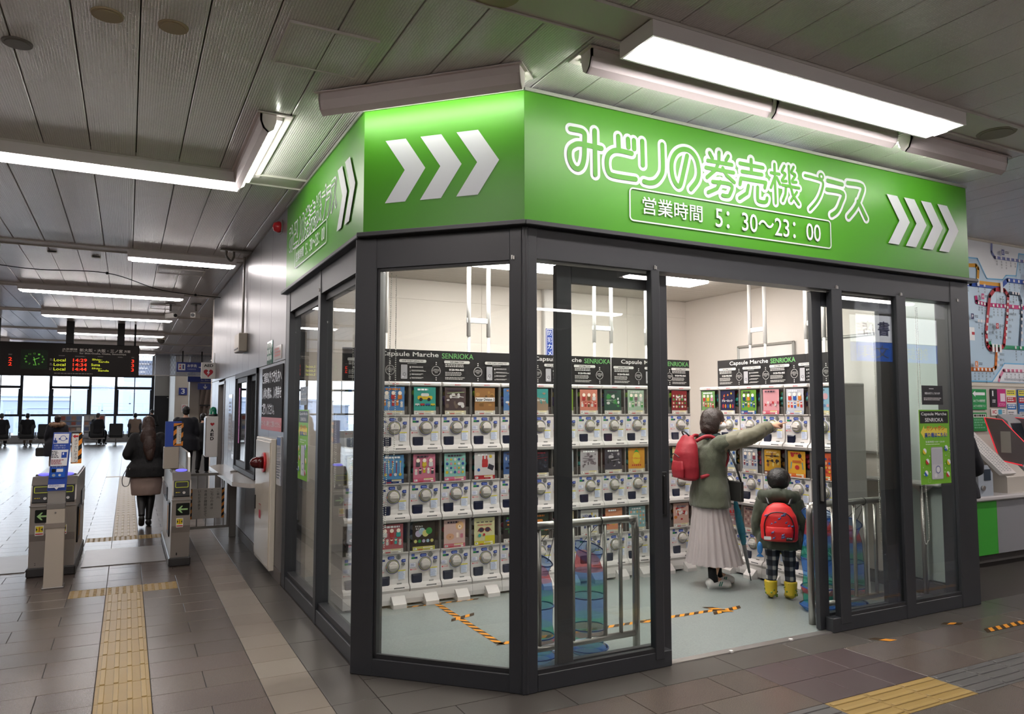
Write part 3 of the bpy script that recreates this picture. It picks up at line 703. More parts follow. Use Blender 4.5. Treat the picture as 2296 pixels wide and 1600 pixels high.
# atrium net and pale upper glazing beyond the last ceiling row
st('ceiling_far', MB().box(-14, 28.5, 4.7, 13, 42, 4.9).box(-14, 28.4, 3.41, 13, 28.5, 4.9), mat('far_ceiling', '#d5d2d0', .4))
for a in [q for q in XS]: MB().box(a-.05, 40.96, 3.2, a+.05, 41.08, 4.7).build('mullion', FR, far)
for z in (3.75, 4.2): MB().box(-14, 40.98, z, 1.14, 41.04, z+.03).build('transom', FR, far)
st('window_40', MB().box(-13.8, 41.02, 3.2, 1.1, 41.026, 4.7), FARGLASS)
t = thing('smoke_curtain', 'hanging wired glass curtain below the ceiling in front of the far hall', 'screen', (0, 27.9, 2.70)); MB().box(-13.7, 0, 0, 7, .012, .72).build('glass', clear('wired_glass', '#e4e6ea', opaque=.30, ocol='#a9abb0', gl=.6), t)
b = MB()
for i in range(150):
    x = -5+.085*i; b.add([(x, -.004, 0), (x+.007, -.004, 0), (x+.367, -.004, .72), (x+.36, -.004, .72)], [(0,1,2,3)]); b.add([(x+.36, -.005, 0), (x+.367, -.005, 0), (x+.007, -.005, .72), (x, -.005, .72)], [(0,1,2,3)])
o = b.build('wire_mesh', mat('curtain_wire', '#5a5c62', .6), t); o['kind'] = 'stuff'; MB().box(-13.7, -.02, -.02, 7, .03, .01).build('edge_bar', STEELD, t)
st('wall_pale', MB().box(1.14, 40.2, 0, 2.0, 41.2, 4.7), mat('pale_column', '#b7b2ab', .6))
d = st('door_3', MB().box(1.16, 40.15, 0, 1.92, 40.2, 2.2), mat('black_door', '#1c1b1e', .5)); d['label'] = 'black metal door beside the far windows'
MB().box(1.7, 40.13, 2.1, 1.86, 40.15, 2.13).build('door_closer', STEEL, d)
st('wall_platform', MB().box(1.78, 35.0, 0, 2.62, 41.2, 4.7, .02), mat('platform_wall', '#cfc8bc', .6))
cb = st('column_1', MB().box(2.02, 30.0, 0, 2.38, 30.4, 4.7, .03), mat('beige_column', '#a39a8e', .5))
st('wall_hall_end', MB().box(2.62, 38, 0, 12, 38.2, 4.7).box(12, 13.6, 0, 12.2, 38.2, 4.7), mat('hall_end', '#9a948c', .6))
lv = thing('louvred_screen', 'brown slanted roof slats seen through the far opening', 'screen', (2.62, 37.7, 0))
MB().box(0, .1, 1.0, 2.5, .2, 2.6).build('backing', mat('louvre_back', '#77685f', .7), lv)
for i in range(11):
    MB().prism([(0+.22*i, 1.0), (.1+.22*i, 1.0), (.32+.22*i, 2.6), (.22+.22*i, 2.6)], 0, .1, 'y').build('slat', mat('louvre_slat', '#8d7d74', .6), lv)
MB().box(0, -.02, 1.7, 2.5, .0, 1.76).box(0, -.02, 2.58, 2.5, 0, 2.66).build('rail', FR, lv)
# hazy town outside
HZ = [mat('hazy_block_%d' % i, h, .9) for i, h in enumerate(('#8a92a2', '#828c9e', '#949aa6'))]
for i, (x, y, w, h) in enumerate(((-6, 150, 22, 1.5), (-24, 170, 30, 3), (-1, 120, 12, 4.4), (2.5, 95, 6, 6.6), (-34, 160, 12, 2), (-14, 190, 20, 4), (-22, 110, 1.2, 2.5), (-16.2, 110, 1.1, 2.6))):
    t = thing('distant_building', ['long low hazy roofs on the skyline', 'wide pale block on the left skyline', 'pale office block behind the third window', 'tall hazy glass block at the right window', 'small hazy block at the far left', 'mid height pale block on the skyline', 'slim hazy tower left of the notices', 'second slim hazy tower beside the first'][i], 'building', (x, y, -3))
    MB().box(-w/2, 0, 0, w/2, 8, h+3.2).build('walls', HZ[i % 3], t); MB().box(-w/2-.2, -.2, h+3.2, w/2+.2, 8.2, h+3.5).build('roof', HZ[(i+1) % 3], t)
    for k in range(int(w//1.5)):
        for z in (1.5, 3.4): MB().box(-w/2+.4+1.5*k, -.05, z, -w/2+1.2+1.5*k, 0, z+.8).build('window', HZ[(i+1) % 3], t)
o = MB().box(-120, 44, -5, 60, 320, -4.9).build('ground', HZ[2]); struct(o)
rg = random.Random(5); b = MB()
for k in range(60):
    x = rg.uniform(-24, 4); y = rg.uniform(60, 90); h = rg.uniform(.0, 1.4); b.box(x, y, -4, x+.12, y+.12, 1.2+h)
    if k % 3 == 0: b.box(x-2, y, .6+h, x+2, y+.06, .66+h)
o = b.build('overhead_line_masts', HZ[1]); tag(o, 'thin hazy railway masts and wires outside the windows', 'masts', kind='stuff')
# ---------------------------------------------------------------- capsule machines
MW = mat('machine_white_plastic', '#d9d4d1', 0.22, spec=0.5, coat=0.2); NAVY = mat('navy_flap', '#1c2136', 0.18, spec=0.6)
KNOB = mat('knob_plastic', '#d3cdc8', 0.25); GREYP = mat('grey_metal_slot', '#8b8a88', 0.35, 0.6); CASTER = mat('black_caster', '#1a1a1a', .5)
CASEB = mat('case_interior', '#5c534e', 0.6); RIM = mat('case_rim', '#c4bfbb', .35)
CAPS = [mat('capsule_%d' % i, h, .25) for i, h in enumerate(('#8fbf2a', '#c9334f', '#2b58a8', '#e4b92c', '#efe9e6', '#2fa39a', '#6d4aa0', '#d98a34'))]
MWD = .262
def machine_meshes():
    R = {}
    hw = MWD/2
    # shell profile in (y,z), front at y=0, small lip at the foot
    b = MB()
    prof = [(.02, .30), (.012, .292), (.012, .10), (.004, .06), (-.022, .042), (-.03, .022), (-.02, .0), (.36, .0), (.36, .30)]
    b.prism(prof, -hw, hw, 'x'); R['shell'] = b.mesh('shell', [MW])
    b = MB().box(-hw+.002, .012, -.105+.105, hw-.002, .36, .0)
    # clear case
    b = MB().box(-hw+.004, .005, .302, hw-.004, .012, .543).box(-hw+.004, .012, .302, -hw+.010, .30, .543)
    R['case'] = b.mesh('clear_case', [CASE])
    b = MB().box(-hw+.01, .16, .302, hw-.01, .30, .535).box(-hw+.012, .02, .302, hw-.012, .16, .372).box(-hw+.004, .30, .302, hw-.004, .36, .543).box(hw-.012, .012, .302, hw-.004, .30, .543)
    R['back'] = b.mesh('hopper', [CASEB])
    b = MB().box(-hw+.002, .0, .296, hw-.002, .02, .306).box(-hw+.002, .0, .538, hw-.002, .36, .545, .002).box(-hw, .014, .300, -hw+.002, .36, .543).box(hw-.002, .014, .300, hw, .36, .543)
    R['rim'] = b.mesh('rim', [RIM])
    b = MB().box(-hw, -.006, .538, hw, .37, .572, .008); R['cap'] = b.mesh('top_cap', [MW])
    # dial
    b = MB(); b.cyl((0, .014, .200), (0, .004, .200), .0575, .0575, 32); R['dial'] = b.mesh('dial_plate', [WHITE])
    b = MB(); b.cyl((0, .006, .200), (0, -.008, .200), .043, .041, 28); b.cyl((0, -.008, .2), (0, -.012, .2), .041, .034, 28)
    b.prism([(-.036, .212), (.036, .212), (.036, .190), (-.036, .190)], -.03, -.01, 'y'); R['knob'] = b.mesh('knob', [KNOB])
    b = MB().box(-.112, .002, .028, -.022, .014, .126, .004); b.box(-.104, -.002, .036, -.030, .004, .118, .008); R['flap'] = b.mesh('prize_flap', [NAVY])
    b = MB().box(.030, .006, .020, .082, .013, .072, .002).box(.036, .001, .048, .076, .008, .068, .002); R['return'] = b.mesh('coin_return', [GREYP])
    b = MB(); b.cyl((.05, .014, .268), (.05, .006, .268), .019, n=18); b.box(.053, .003, .256, .057, .007, .28); R['slot'] = b.mesh('coin_slot', [GREYP])
    b = MB(); b.cyl((.088, .014, .213), (.088, .002, .213), .0135, n=14); R['lock'] = b.mesh('lock', [GREYP])
    # flat print on the front
    p = Print(.0003); p.d = .0115
    p.ring(0, .2, .0575, .006, '#2a2c86', 36); p.d -= .009; p.ring(0, .2, .0565, .0045, '#2a2c86', 36); p.ring(0, .2, .0505, .003, '#c9cc58', 36); p.ring(0, .2, .0465, .002, '#3c3c6a', 36)
    p.ring(0, .2, .0565, .0045, '#c53a4a', 6, a0=PI*.97, a1=PI*1.05)
    p.d = .011
    p.rect(-.112, .262, -.086, .284, '#2b3f8c'); p.rect(-.108, .265, -.09, .281, '#5a72b8'); p.rect(-.113, .242, -.061, .258, '#217a45'); p.rect(-.084, .242, -.061, .258, '#27376f')
    for x in (-.027, -.012, .003): p.disc(x, .267, .0135, '#2a3a86')
    p.rect(-.03, .262, .012, .272, '#6f83c0'); p._a([(.07,.238),(.08,.226),(.108,.226),(.108,.25),(.08,.25)], [(0,1,2,3,4)], '#2b3f8c'); p.rect(.084, .234, .104, .243, '#7f92cc')
    p.rect(-.125, .178, -.076, .212, '#a9b4d6'); p.rect(-.123, .18, -.078, .21, '#eceaf0'); p.greek(-.119, .183, -.083, .206, 4, '#6a78b0', 4)
    p.disc(-.117, .160, .0055, '#c8283c'); p.text('ガシャポン', -.109, .154, -.066, .166, '#c8283c', 2, off=.02)
    p.rect(.043, .158, .108, .166, '#d8cc4a'); p.rect(.047, .092, .105, .157, '#e4e6f0'); p.greek(.05, .095, .103, .155, 9, '#8ba0c8', 9)
    p.greek(-.05, .288, .085, .294, 1, '#5c5c60', 11)
    p.line([(-.126,.03),(-.126,.026)], .004, '#303030'); R['stickers'] = p.mesh('front_stickers')
    p = Print(.0003); p.d = -.0265; p._a([(.002,.0285),(.092,.0285),(.087,.0385),(.006,.0385)], [(0,1,2,3)], '#2b2b2c'); p.greek(.012, .031, .082, .0365, 1, '#b8b8b8', 2); R['plate'] = p.mesh('black_name_strip')
    p = Print(.0003); p.d = -.0066; p.rect(-.02, .549, -.013, .557, '#c8283c'); p.text('BANDAI', -.011, .550, .03, .557, '#c8283c', 2, off=.03); R['brand'] = p.mesh('maker_mark')
    # bottom machine extras
    b = MB(); b.prism([(-.03, .0), (-.036, -.05), (-.032, -.088), (.36, -.088), (.36, .0)], -hw-.004, hw+.004, 'x'); R['plinth'] = b.mesh('plinth', [MW])
    b = MB(); b.prism([(-.10, -.2), (-.10, -.165), (-.045, -.115), (.06, -.10), (.06, -.2)], -.055, .055, 'x'); R['foot'] = b.mesh('stabiliser_foot', [MW])
    for i, x in enumerate((-.09, .09)):
        b = MB(); b.cyl((x-.012, .03, -.172), (x+.012, .03, -.172), .026, n=14); b.box(x-.006, .01, -.17, x+.006, .05, -.088); R['caster%d' % i] = b.mesh('caster', [CASTER])
    p = Print(.0003); p.d = -.0345; p.rect(-.03, -.066, .045, -.058, '#5a5a5c'); p.greek(-.005, -.05, .015, -.045, 1, '#555', 3) if False else None; p.greek(-.005, -.05, .015, -.045, 1, '#555555', 3); R['base_mark'] = p.mesh('small_plate')
    for v in range(6):
        rg = random.Random(v*7+1); b = MB()
        for q in range(16):
            b.k = rg.choice((v, v, (v+3) % 8)); cx = rg.uniform(-hw+.035, hw-.035) if q < 6 else rg.uniform(.05, hw-.035)
            b.ell((cx, rg.uniform(.05, .13), .396+.044*(q % 3)+rg.uniform(-.006, .006)), (.0235,)*3, 8, 5)
        R['caps%d' % v] = b.mesh('capsules', CAPS)
    return R
MM = machine_meshes()
# ---- posters: generic coloured shapes and the words that read in the photograph
def poster(seed, bg, desc, style, pal, words=None, foot='#e8e2d8'):
    """about .19 x .225, origin at the lower left"""
    dim = lambda c: '#%02x%02x%02x' % tuple(int(int(c[i:i+2], 16)*.84) for i in (1, 3, 5))
    bg = dim(bg); foot = dim(foot); pal = [dim(c) for c in pal]; rg = random.Random(seed); p = Print(.00025); w, h = .19, .225
    p.rect(0, 0, w, h, bg)
    if style == 'split': p.rect(0, 0, w, h*.42, pal[0])
    if style == 'dots':
        for i in range(5):
            for j in range(4): p.disc(.025+.035*i, .07+.035*j, .012*rg.uniform(.7, 1.1), pal[(i+j) % len(pal)])
    elif style == 'figures':
        for i in range(5):
            x = .025+.035*i; z = .085+rg.uniform(-.01, .01); c = pal[i % len(pal)]; p.rrect(x-.011, z-.02, x+.011, z+.008, .006, c); p.disc(x, z+.017, .0105, '#f0dcc8'); p.disc(x, z+.022, .0105, c, rz=.006)
        for i in range(3):
            x = .04+.055*i; z = .15; c = pal[(i+1) % len(pal)]; p.rrect(x-.018, z-.025, x+.018, z+.012, .008, c); p.disc(x, z+.025, .016, '#f4e6d6')
    elif style == 'cars':
        for i in range(4):
            x = .03+.045*i; p.rrect(x-.019, .075, x+.019, .092, .006, pal[i % len(pal)]); p.disc(x-.01, .075, .005, '#222222'); p.disc(x+.01, .075, .005, '#222222')
        p.rrect(.03, .125, .16, .155, .012, pal[-1]); p.rrect(.06, .15, .13, .175, .012, pal[0])
        for x in (.06, .13): p.disc(x, .125, .014, '#262626')
    elif style == 'dome':
        for i in range(4): p.disc(.05+.03*i, .135+.018*(i % 2), .027, pal[i % len(pal)])
        for i in range(5): p.disc(.025+.035*i, .075, .0135, pal[(i+2) % len(pal)])
    elif style == 'glasses':
        for x in (.066, .124): p.disc(x, .125, .026, pal[0], rz=.021); p.disc(x, .125, .021, '#3a3440', rz=.016)
        p.line([(.088,.13),(.102,.13)], .006, pal[0]); p.line([(.042,.13),(.034,.11)], .006, pal[0]); p.line([(.148,.13),(.158,.11)], .006, pal[0])
        for i in range(4): p.rrect(.02+.04*i, .185, .048+.04*i, .193, .003, '#55504c')
        p.rect(.1, .03, .19, .075, pal[1]); p.disc(.05, .08, .014, pal[2]); p.disc(.09, .085, .011, pal[3])
    elif style == 'dog':
        p.disc(.055, .09, .036, '#c89878', rz=.026); p.line([(.05,.092),(.06,.084)], .003, '#5a3c30'); p.line([(.05,.084),(.06,.092)], .003, '#5a3c30')
        p.disc(.14, .175, .036, '#d8ab7c'); p.disc(.14, .165, .017, '#eed8c0'); p.disc(.14, .17, .005, '#2a2020'); p.rrect(.145, .075, .17, .11, .006, pal[0]); p.rrect(.11, .08, .13, .12, .004, '#ead8cc')
    elif style == 'tools':
        p.disc(.05, .19, .018, pal[0]); p.disc(.13, .185, .02, '#2c2c30'); p.line([(.14,.17),(.165,.145)], .008, pal[0])
        for x in (.03, .165): p.line([(x,.07),(x+.01*(1 if x < .1 else -1),.13)], .009, pal[1])
        p.disc(.1, .085, .024, pal[0], rz=.02); p.rrect(.05, .125, .145, .145, .006, pal[2])
    elif style == 'bag':
        p.rrect(.07, .10, .125, .17, .01, pal[0]); p.rrect(.075, .15, .088, .2, .005, pal[0]); p.rrect(.107, .15, .12, .2, .005, pal[0])
        p._a([(.12,.09),(.17,.07),(.185,.11),(.135,.13)], [(0,1,2,3)], '#33303a'); p.disc(.15, .19, .014, pal[1]); p.disc(.04, .08, .013, pal[2])
    elif style == 'pine':
        p.disc(.095, .13, .045, pal[0], rz=.055); p._a([(.06,.18),(.095,.215),(.13,.18),(.095,.19)], [(0,1,2,3)], '#3c9440')
        for i in range(5): p.disc(.05+.022*i, .065, .008, pal[1])
    elif style == 'stripes':
        for i in range(5): p.rect(.03+.032*i, .08, .036+.032*i, .17, pal[i % len(pal)]); p.disc(.033+.032*i, .172, .008, pal[(i+1) % len(pal)])
        for i in range(4): p.disc(.04+.04*i, .07, .012, pal[(i+2) % len(pal)])
    elif style == 'flames':
        for i in range(5): p.disc(.03+.033*i, .075, .010, pal[i % len(pal)], rz=.02)
        for i in range(6): p.disc(rg.uniform(.02, .17), rg.uniform(.14, .2), rg.uniform(.006, .012), rg.choice(pal))
    elif style == 'crab':
        for i in range(6):
            x, z = .03+.03*i, .085+.02*(i % 2); p.disc(x, z, .011, pal[i % len(pal)])
            for q in range(4): t = q*PI/2+.6; p.line([(x,z),(x+.02*math.cos(t),z+.02*math.sin(t))], .004, pal[i % len(pal)])
    else:
        for i in range(14): p.disc(rg.uniform(.02, .17), rg.uniform(.07, .19), rg.uniform(.006, .02), rg.choice(pal), rz=rg.uniform(.006, .02))
        for i in range(3): z = rg.uniform(.1, .18); p.line([(rg.uniform(.01,.08), z), (rg.uniform(.1,.18), z+rg.uniform(-.02,.02))], .006, rg.choice(pal))
    for t in (words or []):
        s, x0, z0, x1, z1, c = t[:6]
        if len(t) > 6: p.rrect(x0-.004, z0-.004, x1+.004, z1+.004, .003, t[6])
        p.text(s, x0, z0, x1, z1, c, 2, off=.03)
    if not words: p.greek(.03, .195, .16, .213, 1, rg.choice(('#ffffff', '#3a2f3c', pal[0])), seed, .8)
    p.rect(0, 0, w, .034, foot); p.rect(.09, .018, .17, .031, '#f2ecd0'); p.rect(.09, .028, .17, .031, '#d8c23c'); p.greek(.093, .02, .167, .027, 2, '#7a7268', seed+1)
    p.rect(.008, .008, .034, .024, '#f4f2f0'); p.greek(.01, .01, .032, .022, 2, '#333333', seed+2, .7); p.rect(.045, .005, .085, .012, '#b8373e'); p.rect(.15, .004, .172, .013, '#ecebe8'); p.greek(.1, .005, .14, .012, 2, '#8a8480', seed+4)
    return p.mesh('poster')
RD, BL, GN, YL, PK, WT, OR, TQ, PU, BR = '#c63a3c', '#2e5fb0', '#4aa052', '#e8c83a', '#e79ab4', '#f2efec', '#e08a3c', '#46b4ac', '#6a4c9c', '#8a5c3c'
# columns of the back row from the left; each: top, middle, bottom
BACK = [
 [('#3f6fae', 'blue seaside', 'figures', [RD,WT,YL]), ('#c9c48c', 'pale olive fruit', 'mix', [OR,GN,YL]), ('#3a3236', 'black and pink night', 'mix', [PK,'#b05868',WT], [('MOON', .05, .185, .16, .21, '#d8d4d2')])],
 [('#5b93cf', 'blue pet and racer', 'figures', [OR,WT,RD]), ('#5f9fd2', 'blue sky and lawn', 'stripes', [RD,WT,YL], None, '#28407e'), ('#c46a70', 'dusty red teddy', 'figures', [TQ,WT,RD])],
 [('#3fa89a', 'teal cartoon car', 'cars', [WT,RD,BL,YL,YL]), ('#e2849c', 'pink grid of little figures', 'figures', [WT,'#555058',YL], None, '#e0708e'), ('#3c342c', 'black and lemon dome light', 'dome', ['#cfc4e0','#bcd8e8','#e8e08a',GN], [('マスコット', .02, .185, .085, .2, WT), ('ライト', .025, .165, .07, .18, WT)], '#d9d56a')],
 [('#5b4a4a', 'brown jar and flask', 'mix', ['#a8b88c',WT,'#7c6a60'], None, '#ece4c4'), ('#9ad4c8', 'mint and sky picnic', 'dots', [YL,WT,BL,PK], None, '#e07a9c'), ('#ecc8c0', 'pale pink poodle', 'dog', ['#d88496'], None, '#e07c88')],
 [('#a87848', 'brown tank division', 'mix', ['#8a6234','#c89a58','#6a5030'], [('Panzer Division 3', .008, .115, .182, .14, '#222222', WT)]), ('#e9e4e4', 'white and red shopping bag', 'bag', [RD,YL,BL], None, '#bc3038'), ('#efeab4', 'pale yellow sunglasses', 'glasses', ['#a63448','#ece03c',TQ,RD], [('EYEWEAR COLLECTION', .03, .16, .16, .172, '#b83c48')], '#e8dc40')],
 [('#5a84bc', 'blue and orange robot', 'mix', [OR,WT,BL]), ('#4f6ea4', 'deep blue sailboat', 'mix', ['#20284c',OR,WT]), ('#35302f', 'dark campsite', 'mix', [GN,OR,BL])],
 [('#4ba39c', 'turquoise wrap and sandy paw', 'split', ['#a89078'], [('やすらぎたい', .03, .115, .16, .135, WT)]), ('#2a2b33', 'black racing jet', 'mix', ['#7c3038','#3a3c48','#555a68']), ('#3b4436', 'dark green camper', 'cars', [OR,BL,GN,OR])],
 [('#88a83c', 'lime green snack', 'mix', [YL,RD,WT]), ('#c8d0d6', 'grey white skyline', 'stripes', ['#9aa4b0','#b8625c']), ('#d8c8a4', 'sandy lunchbox', 'dots', [BR,YL])],
 [('#e8927c', 'coral party animals', 'figures', [WT,RD,BR], [('大忘りの夜会たち', .02, .095, .17, .115, '#c8504c')], WT), ('#cfc8cc', 'pale grey girl portrait', 'mix', ['#5a5058','#8a7c84']), ('#ebe9e4', 'white and blue tote', 'mix', [BL,'#343a6c',YL], [('LSD', .02, .165, .075, .185, '#2c3c84'), ('エコバッグ2', .02, .14, .13, .16, '#2c3c84')])],
 [('#39584c', 'dark green forest room', 'mix', [GN,'#7a9c80',WT]), ('#4e4c56', 'charcoal monochrome hero', 'mix', ['#c8c4c8','#2c2a30']), ('#f0a078', 'orange sea creatures', 'crab', [RD,BL,YL,RD])],
 [('#b4ccb4', 'sage green chibi cast', 'figures', [WT,GN,'#8a6c78']), ('#eaa63c', 'orange pineapple candy', 'pine', ['#f4d43c',RD], [('アメちゃん入り', .04, .12, .15, .14, '#c03c30')]), ('#9cc8cc', 'aqua badge set', 'dots', ['#e8a088',WT,'#e4c078'])],
 [('#d4c8c4', 'grey rose ribbon', 'mix', [PK,WT,'#a8788c']), ('#4a90c4', 'azure pool party', 'mix', [YL,WT,RD]), ('#d8d4d0', 'silver stationery', 'stripes', [RD,'#444444'])],
 [('#8c3034', 'maroon food stall', 'dots', [WT,'#e8c8a0',GN], [('純喫茶', .05, .15, .14, .175, WT)]), ('#e8d8a0', 'cream and green tea cup', 'split', [GN,RD]), ('#e0b8a8', 'peach hand cream', 'mix', [WT,OR,RD], [('321860', .04, .185, .15, .205, '#556070')])],
]
RIGHT = [
 [('#7fae6c', 'green lady in pink robe', 'figures', [PK,RD,YL]), ('#7c8890', 'slate grey gadget', 'mix', [WT,BL]), ('#c8b8a8', 'stone beige cat', 'mix', [BR,WT])],
 [('#2c2c4c', 'indigo football', 'flames', [RD,OR,BL,YL], [('ブルーロック', .015, .115, .16, .14, WT)], WT), ('#a8b4bc', 'misty blue charm', 'dots', [WT,BL]), ('#b89ca4', 'mauve flower', 'mix', [RD,WT])],
 [('#74a83e', 'bright green ninja kids', 'figures', [BL,'#2c3c6c',OR], None, '#3c5c9c'), ('#c8ccd4', 'pale silver plush group', 'figures', ['#8a4450','#5c6c94',WT]), ('#a88c84', 'russet blossom', 'dots', ['#d8b4a8','#8c5c58'])],
 [('#eba8b0', 'candy pink sweets', 'crab', [RD,WT,'#c85c70'], None, '#e4788c'), ('#d8a434', 'mustard and brown rabbit', 'mix', [BR,'#f0d888','#3c3030'], [('おてがるうさぎ', .03, .195, .15, .21, '#f0e0c0')], '#7a3c2c'), ('#a09484', 'taupe shell', 'mix', [WT,BR])],
 [('#dcdce4', 'white ice cream truck', 'figures', [OR,RD,BL], None, '#ccd4e8'), ('#efb33a', 'yellow play kitchen', 'tools', [RD,'#4aa4c4','#c86c34'], None, '#ec8434'), ('#c8a878', 'tan biscuit', 'dots', [BR,WT])],
 [('#9cc8e0', 'sky blue bunny pair', 'dome', ['#e8b4bc',WT,'#6c94c4'], None, '#e8dcae'), ('#e46438', 'red orange baby hero', 'dots', [YL,'#f0b088',BL,RD], None, '#ec7c34'), ('#e0b49c', 'apricot house', 'mix', [RD,GN])],
]
def machine(name_root, x, y, rz, tier, spec, seed, label, grp):
    z = (.11, .655, 1.20)[tier]
    t = thing('capsule_machine', label, 'capsule machine', (x, y, z), rz, grp)
    link('shell', MM['shell'], t); link('hopper', MM['back'], t); link('clear_case', MM['case'], t); link('rim', MM['rim'], t)
    d = link('dial_plate', MM['dial'], t); link('knob', MM['knob'], d)
    link('prize_flap', MM['flap'], t); link('coin_return', MM['return'], t); link('coin_slot', MM['slot'], t); link('lock', MM['lock'], t)
    link('front_stickers', MM['stickers'], t); link('black_name_strip', MM['plate'], t)
    c = link('capsules', MM['caps%d' % (seed % 6)], t); c['kind'] = 'stuff'
    bg, desc, style, pal = spec[:4]; words = spec[4] if len(spec) > 4 else None; foot = spec[5] if len(spec) > 5 else '#e8e2d8'
    link('poster', poster(seed, bg, desc, style, pal, words, foot), t, (-.095-.012, .0038, .305))
    if tier == 2: link('top_cap', MM['cap'], t); link('maker_mark', MM['brand'], t)
    if tier == 0:
        link('plinth', MM['plinth'], t).location = (0, 0, .0); f = link('stabiliser_foot', MM['foot'], t); f.location = (.03, 0, .09)
        link('caster', MM['caster0'], t).location = (0, 0, .088); link('caster', MM['caster1'], t).location = (0, 0, .088); link('small_plate', MM['base_mark'], t)
    return t
XE = [1.50, 1.77, 2.04, 2.31, 2.582, 2.855, 3.11, 3.37, 3.634, 3.90, 4.165, 4.43, 4.69]
TN = ['bottom', 'middle', 'top']
for i, colm in enumerate(BACK):
    for tt in range(3):
        spec = colm[2-tt]
        machine('b', XE[i]+.132, 5.74, 0, tt, spec, 100+i*3+tt, 'white capsule machine with %s poster, %s tier of the back row' % (spec[1], TN[tt]), 'capsule machines along the back row')
for i, colm in enumerate(RIGHT):
    for tt in range(3):
        spec = colm[2-tt]
        machine('r', 5.19, 5.745-.274*i, -PI/2, tt, spec, 300+i*3+tt, 'white capsule machine with %s poster, %s tier of the right row' % (spec[1], TN[tt]), 'capsule machines along the right row')
# header boards
BOARD = mat('black_board', '#1d1c1e', .35)
def header(x, y, z, rz, L, label, panels):
    t = thing('header_board', label, 'sign', (x, y, z), rz, 'black header boards on the machines')
    MB().box(0, 0, 0, L, .006, .262).build('board', BOARD, t)
    p = Print(.0004); p.d = -.0003
    for kind, a in panels:
        if kind == 't':
            p.text('Capsule Marche', a, .196, a+.50, .245, '#e6e4e0', 3, off=.01); p.text('SENRIOKA', a+.53, .198, a+.82, .243, '#6fb06a', 3, off=.01)
        elif kind == 'i':
            p.rrect(a, .157, a+.235, .182, .012, '#d6d4d0'); p.text('INFORMATION', a+.055, .163, a+.18, .176, '#2a2a2a', 2, off=.02)
            p.greek(a+.01, .122, a+.2, .15, 2, '#cfcdc9', 5); p.text('0120-956-865', a+.045, .096, a+.18, .113, '#e6e4e0', 2, off=.03); p.greek(a+.01, .05, a+.17, .085, 3, '#bdbbb7', 6); p.greek(a+.01, .018, a+.24, .042, 2, '#bdbbb7', 7)
        elif kind == 'h':
            p.rrect(a, .157, a+.235, .182, .012, '#d6d4d0'); p.text('HOW TO BUY CAPSULE TOY', a+.025, .163, a+.21, .176, '#2a2a2a', 2, off=.02)
            p.rrect(a+.015, .022, a+.07, .138, .006, '#a9a8ac'); p.ring(a+.045, .06, .013, .003, '#35353a'); p.disc(a+.033, .04, .007, '#d0d0d4'); p.greek(a+.07, .143, a+.18, .15, 1, '#c8c6c2', 8)
            for q in range(4): z0 = .122-.03*q; p.text(str(q+1), a+.09, z0-.012, a+.098, z0+.004, '#e6e4e0', 1); p.greek(a+.105, z0-.01, a+.23, z0+.004, 2, '#d2d0cc', 9+q)
        elif kind == 'c':
            p.ring(a, .092, .04, .003, '#d6d4d0'); p.line([(a-.04, .092), (a+.04, .092)], .002, '#d6d4d0'); p.text('CAPSULE', a-.03, .097, a+.03, .109, '#d6d4d0', 2); p.text('TOY', a-.015, .074, a+.015, .087, '#d6d4d0', 2)
            for z0 in (.146, .162, .035, .018): p.disc(a, z0, .005, '#d6d4d0')
    p.build('lettering', t)
    for xx in (.12, L-.12): MB().box(xx-.1, -.02, -.004, xx+.1, .05, -.001).build('acrylic_foot', CASE, t)
    return t
header(1.49, 5.80, 1.776, 0, .26, 'short leftmost piece of the black capsule shop header board', [('i', .04)])
header(1.765, 5.80, 1.776, 0, 1.43, 'black header board over the left machines, seen through the angled pane', [('t', .035), ('c', .115), ('h', .19), ('c', .51), ('i', .58), ('c', .89), ('h', .955), ('c', 1.27)])
header(3.205, 5.80, 1.776, 0, .835, 'black header board behind the left sliding door leaf', [('t', -.35+.36), ('c', .045), ('h', .11), ('i', .42), ('c', .70)])
header(4.05, 5.80, 1.776, 0, .94, 'black header board whose green letters end beside the doorway post', [('t', .11), ('i', .02), ('c', .31), ('h', .38), ('c', .68), ('i', .70)])
header(5.30, 5.73, 1.776, -PI/2, 1.42, 'black header board over the right row behind the pointing woman', [('t', .17), ('i', .02), ('c', .30), ('h', .35), ('c', .65), ('i', .70), ('c', .99), ('h', 1.04), ('c', 1.34)])
# brace poles to the ceiling
POLE = mat('white_pole', '#eceae8', .5, spec=.3)
def brace(x, y, dx, dy, label):
    t = thing('brace_pole', label, 'pole', (x, y, 0), 0, 'white poles from the machines to the ceiling')
    for q in (0, 1):
        MB().cyl((dx*q, dy*q, 1.75), (dx*q, dy*q, 2.2), .013, n=10).cyl((dx*q, dy*q, 2.2), (dx*q, dy*q, 2.86), .0185, n=12).cyl((dx*q, dy*q, 2.83), (dx*q, dy*q, 2.868), .032, n=14).build('pole', POLE, t)
    MB().box(-.02 if dx else -.012, -.012 if dx else -.02, 2.32, dx+(.02 if dx else .012), dy+(.012 if dx else .02), 2.365, .003).build('bracket', POLE, t)
for x, y, dx, dy, l in ((1.93, 6.08, -.19, 0, 'pair of white poles behind the bead chain at the left'), (2.69, 6.06, .195, 0, 'pair of white poles in the middle of the angled pane'), (4.03, 6.06, .2, 0, 'pair of white poles behind the left sliding leaf'), (4.66, 6.06, .2, 0, 'white pole pair beside the right edge of the sliding leaf'), (5.57, 5.55, 0, -.2, 'pair of white poles over the woman in the doorway'), (5.57, 4.85, 0, -.2, 'white poles at the right edge of the doorway')):
    brace(x, y, dx, dy, l)
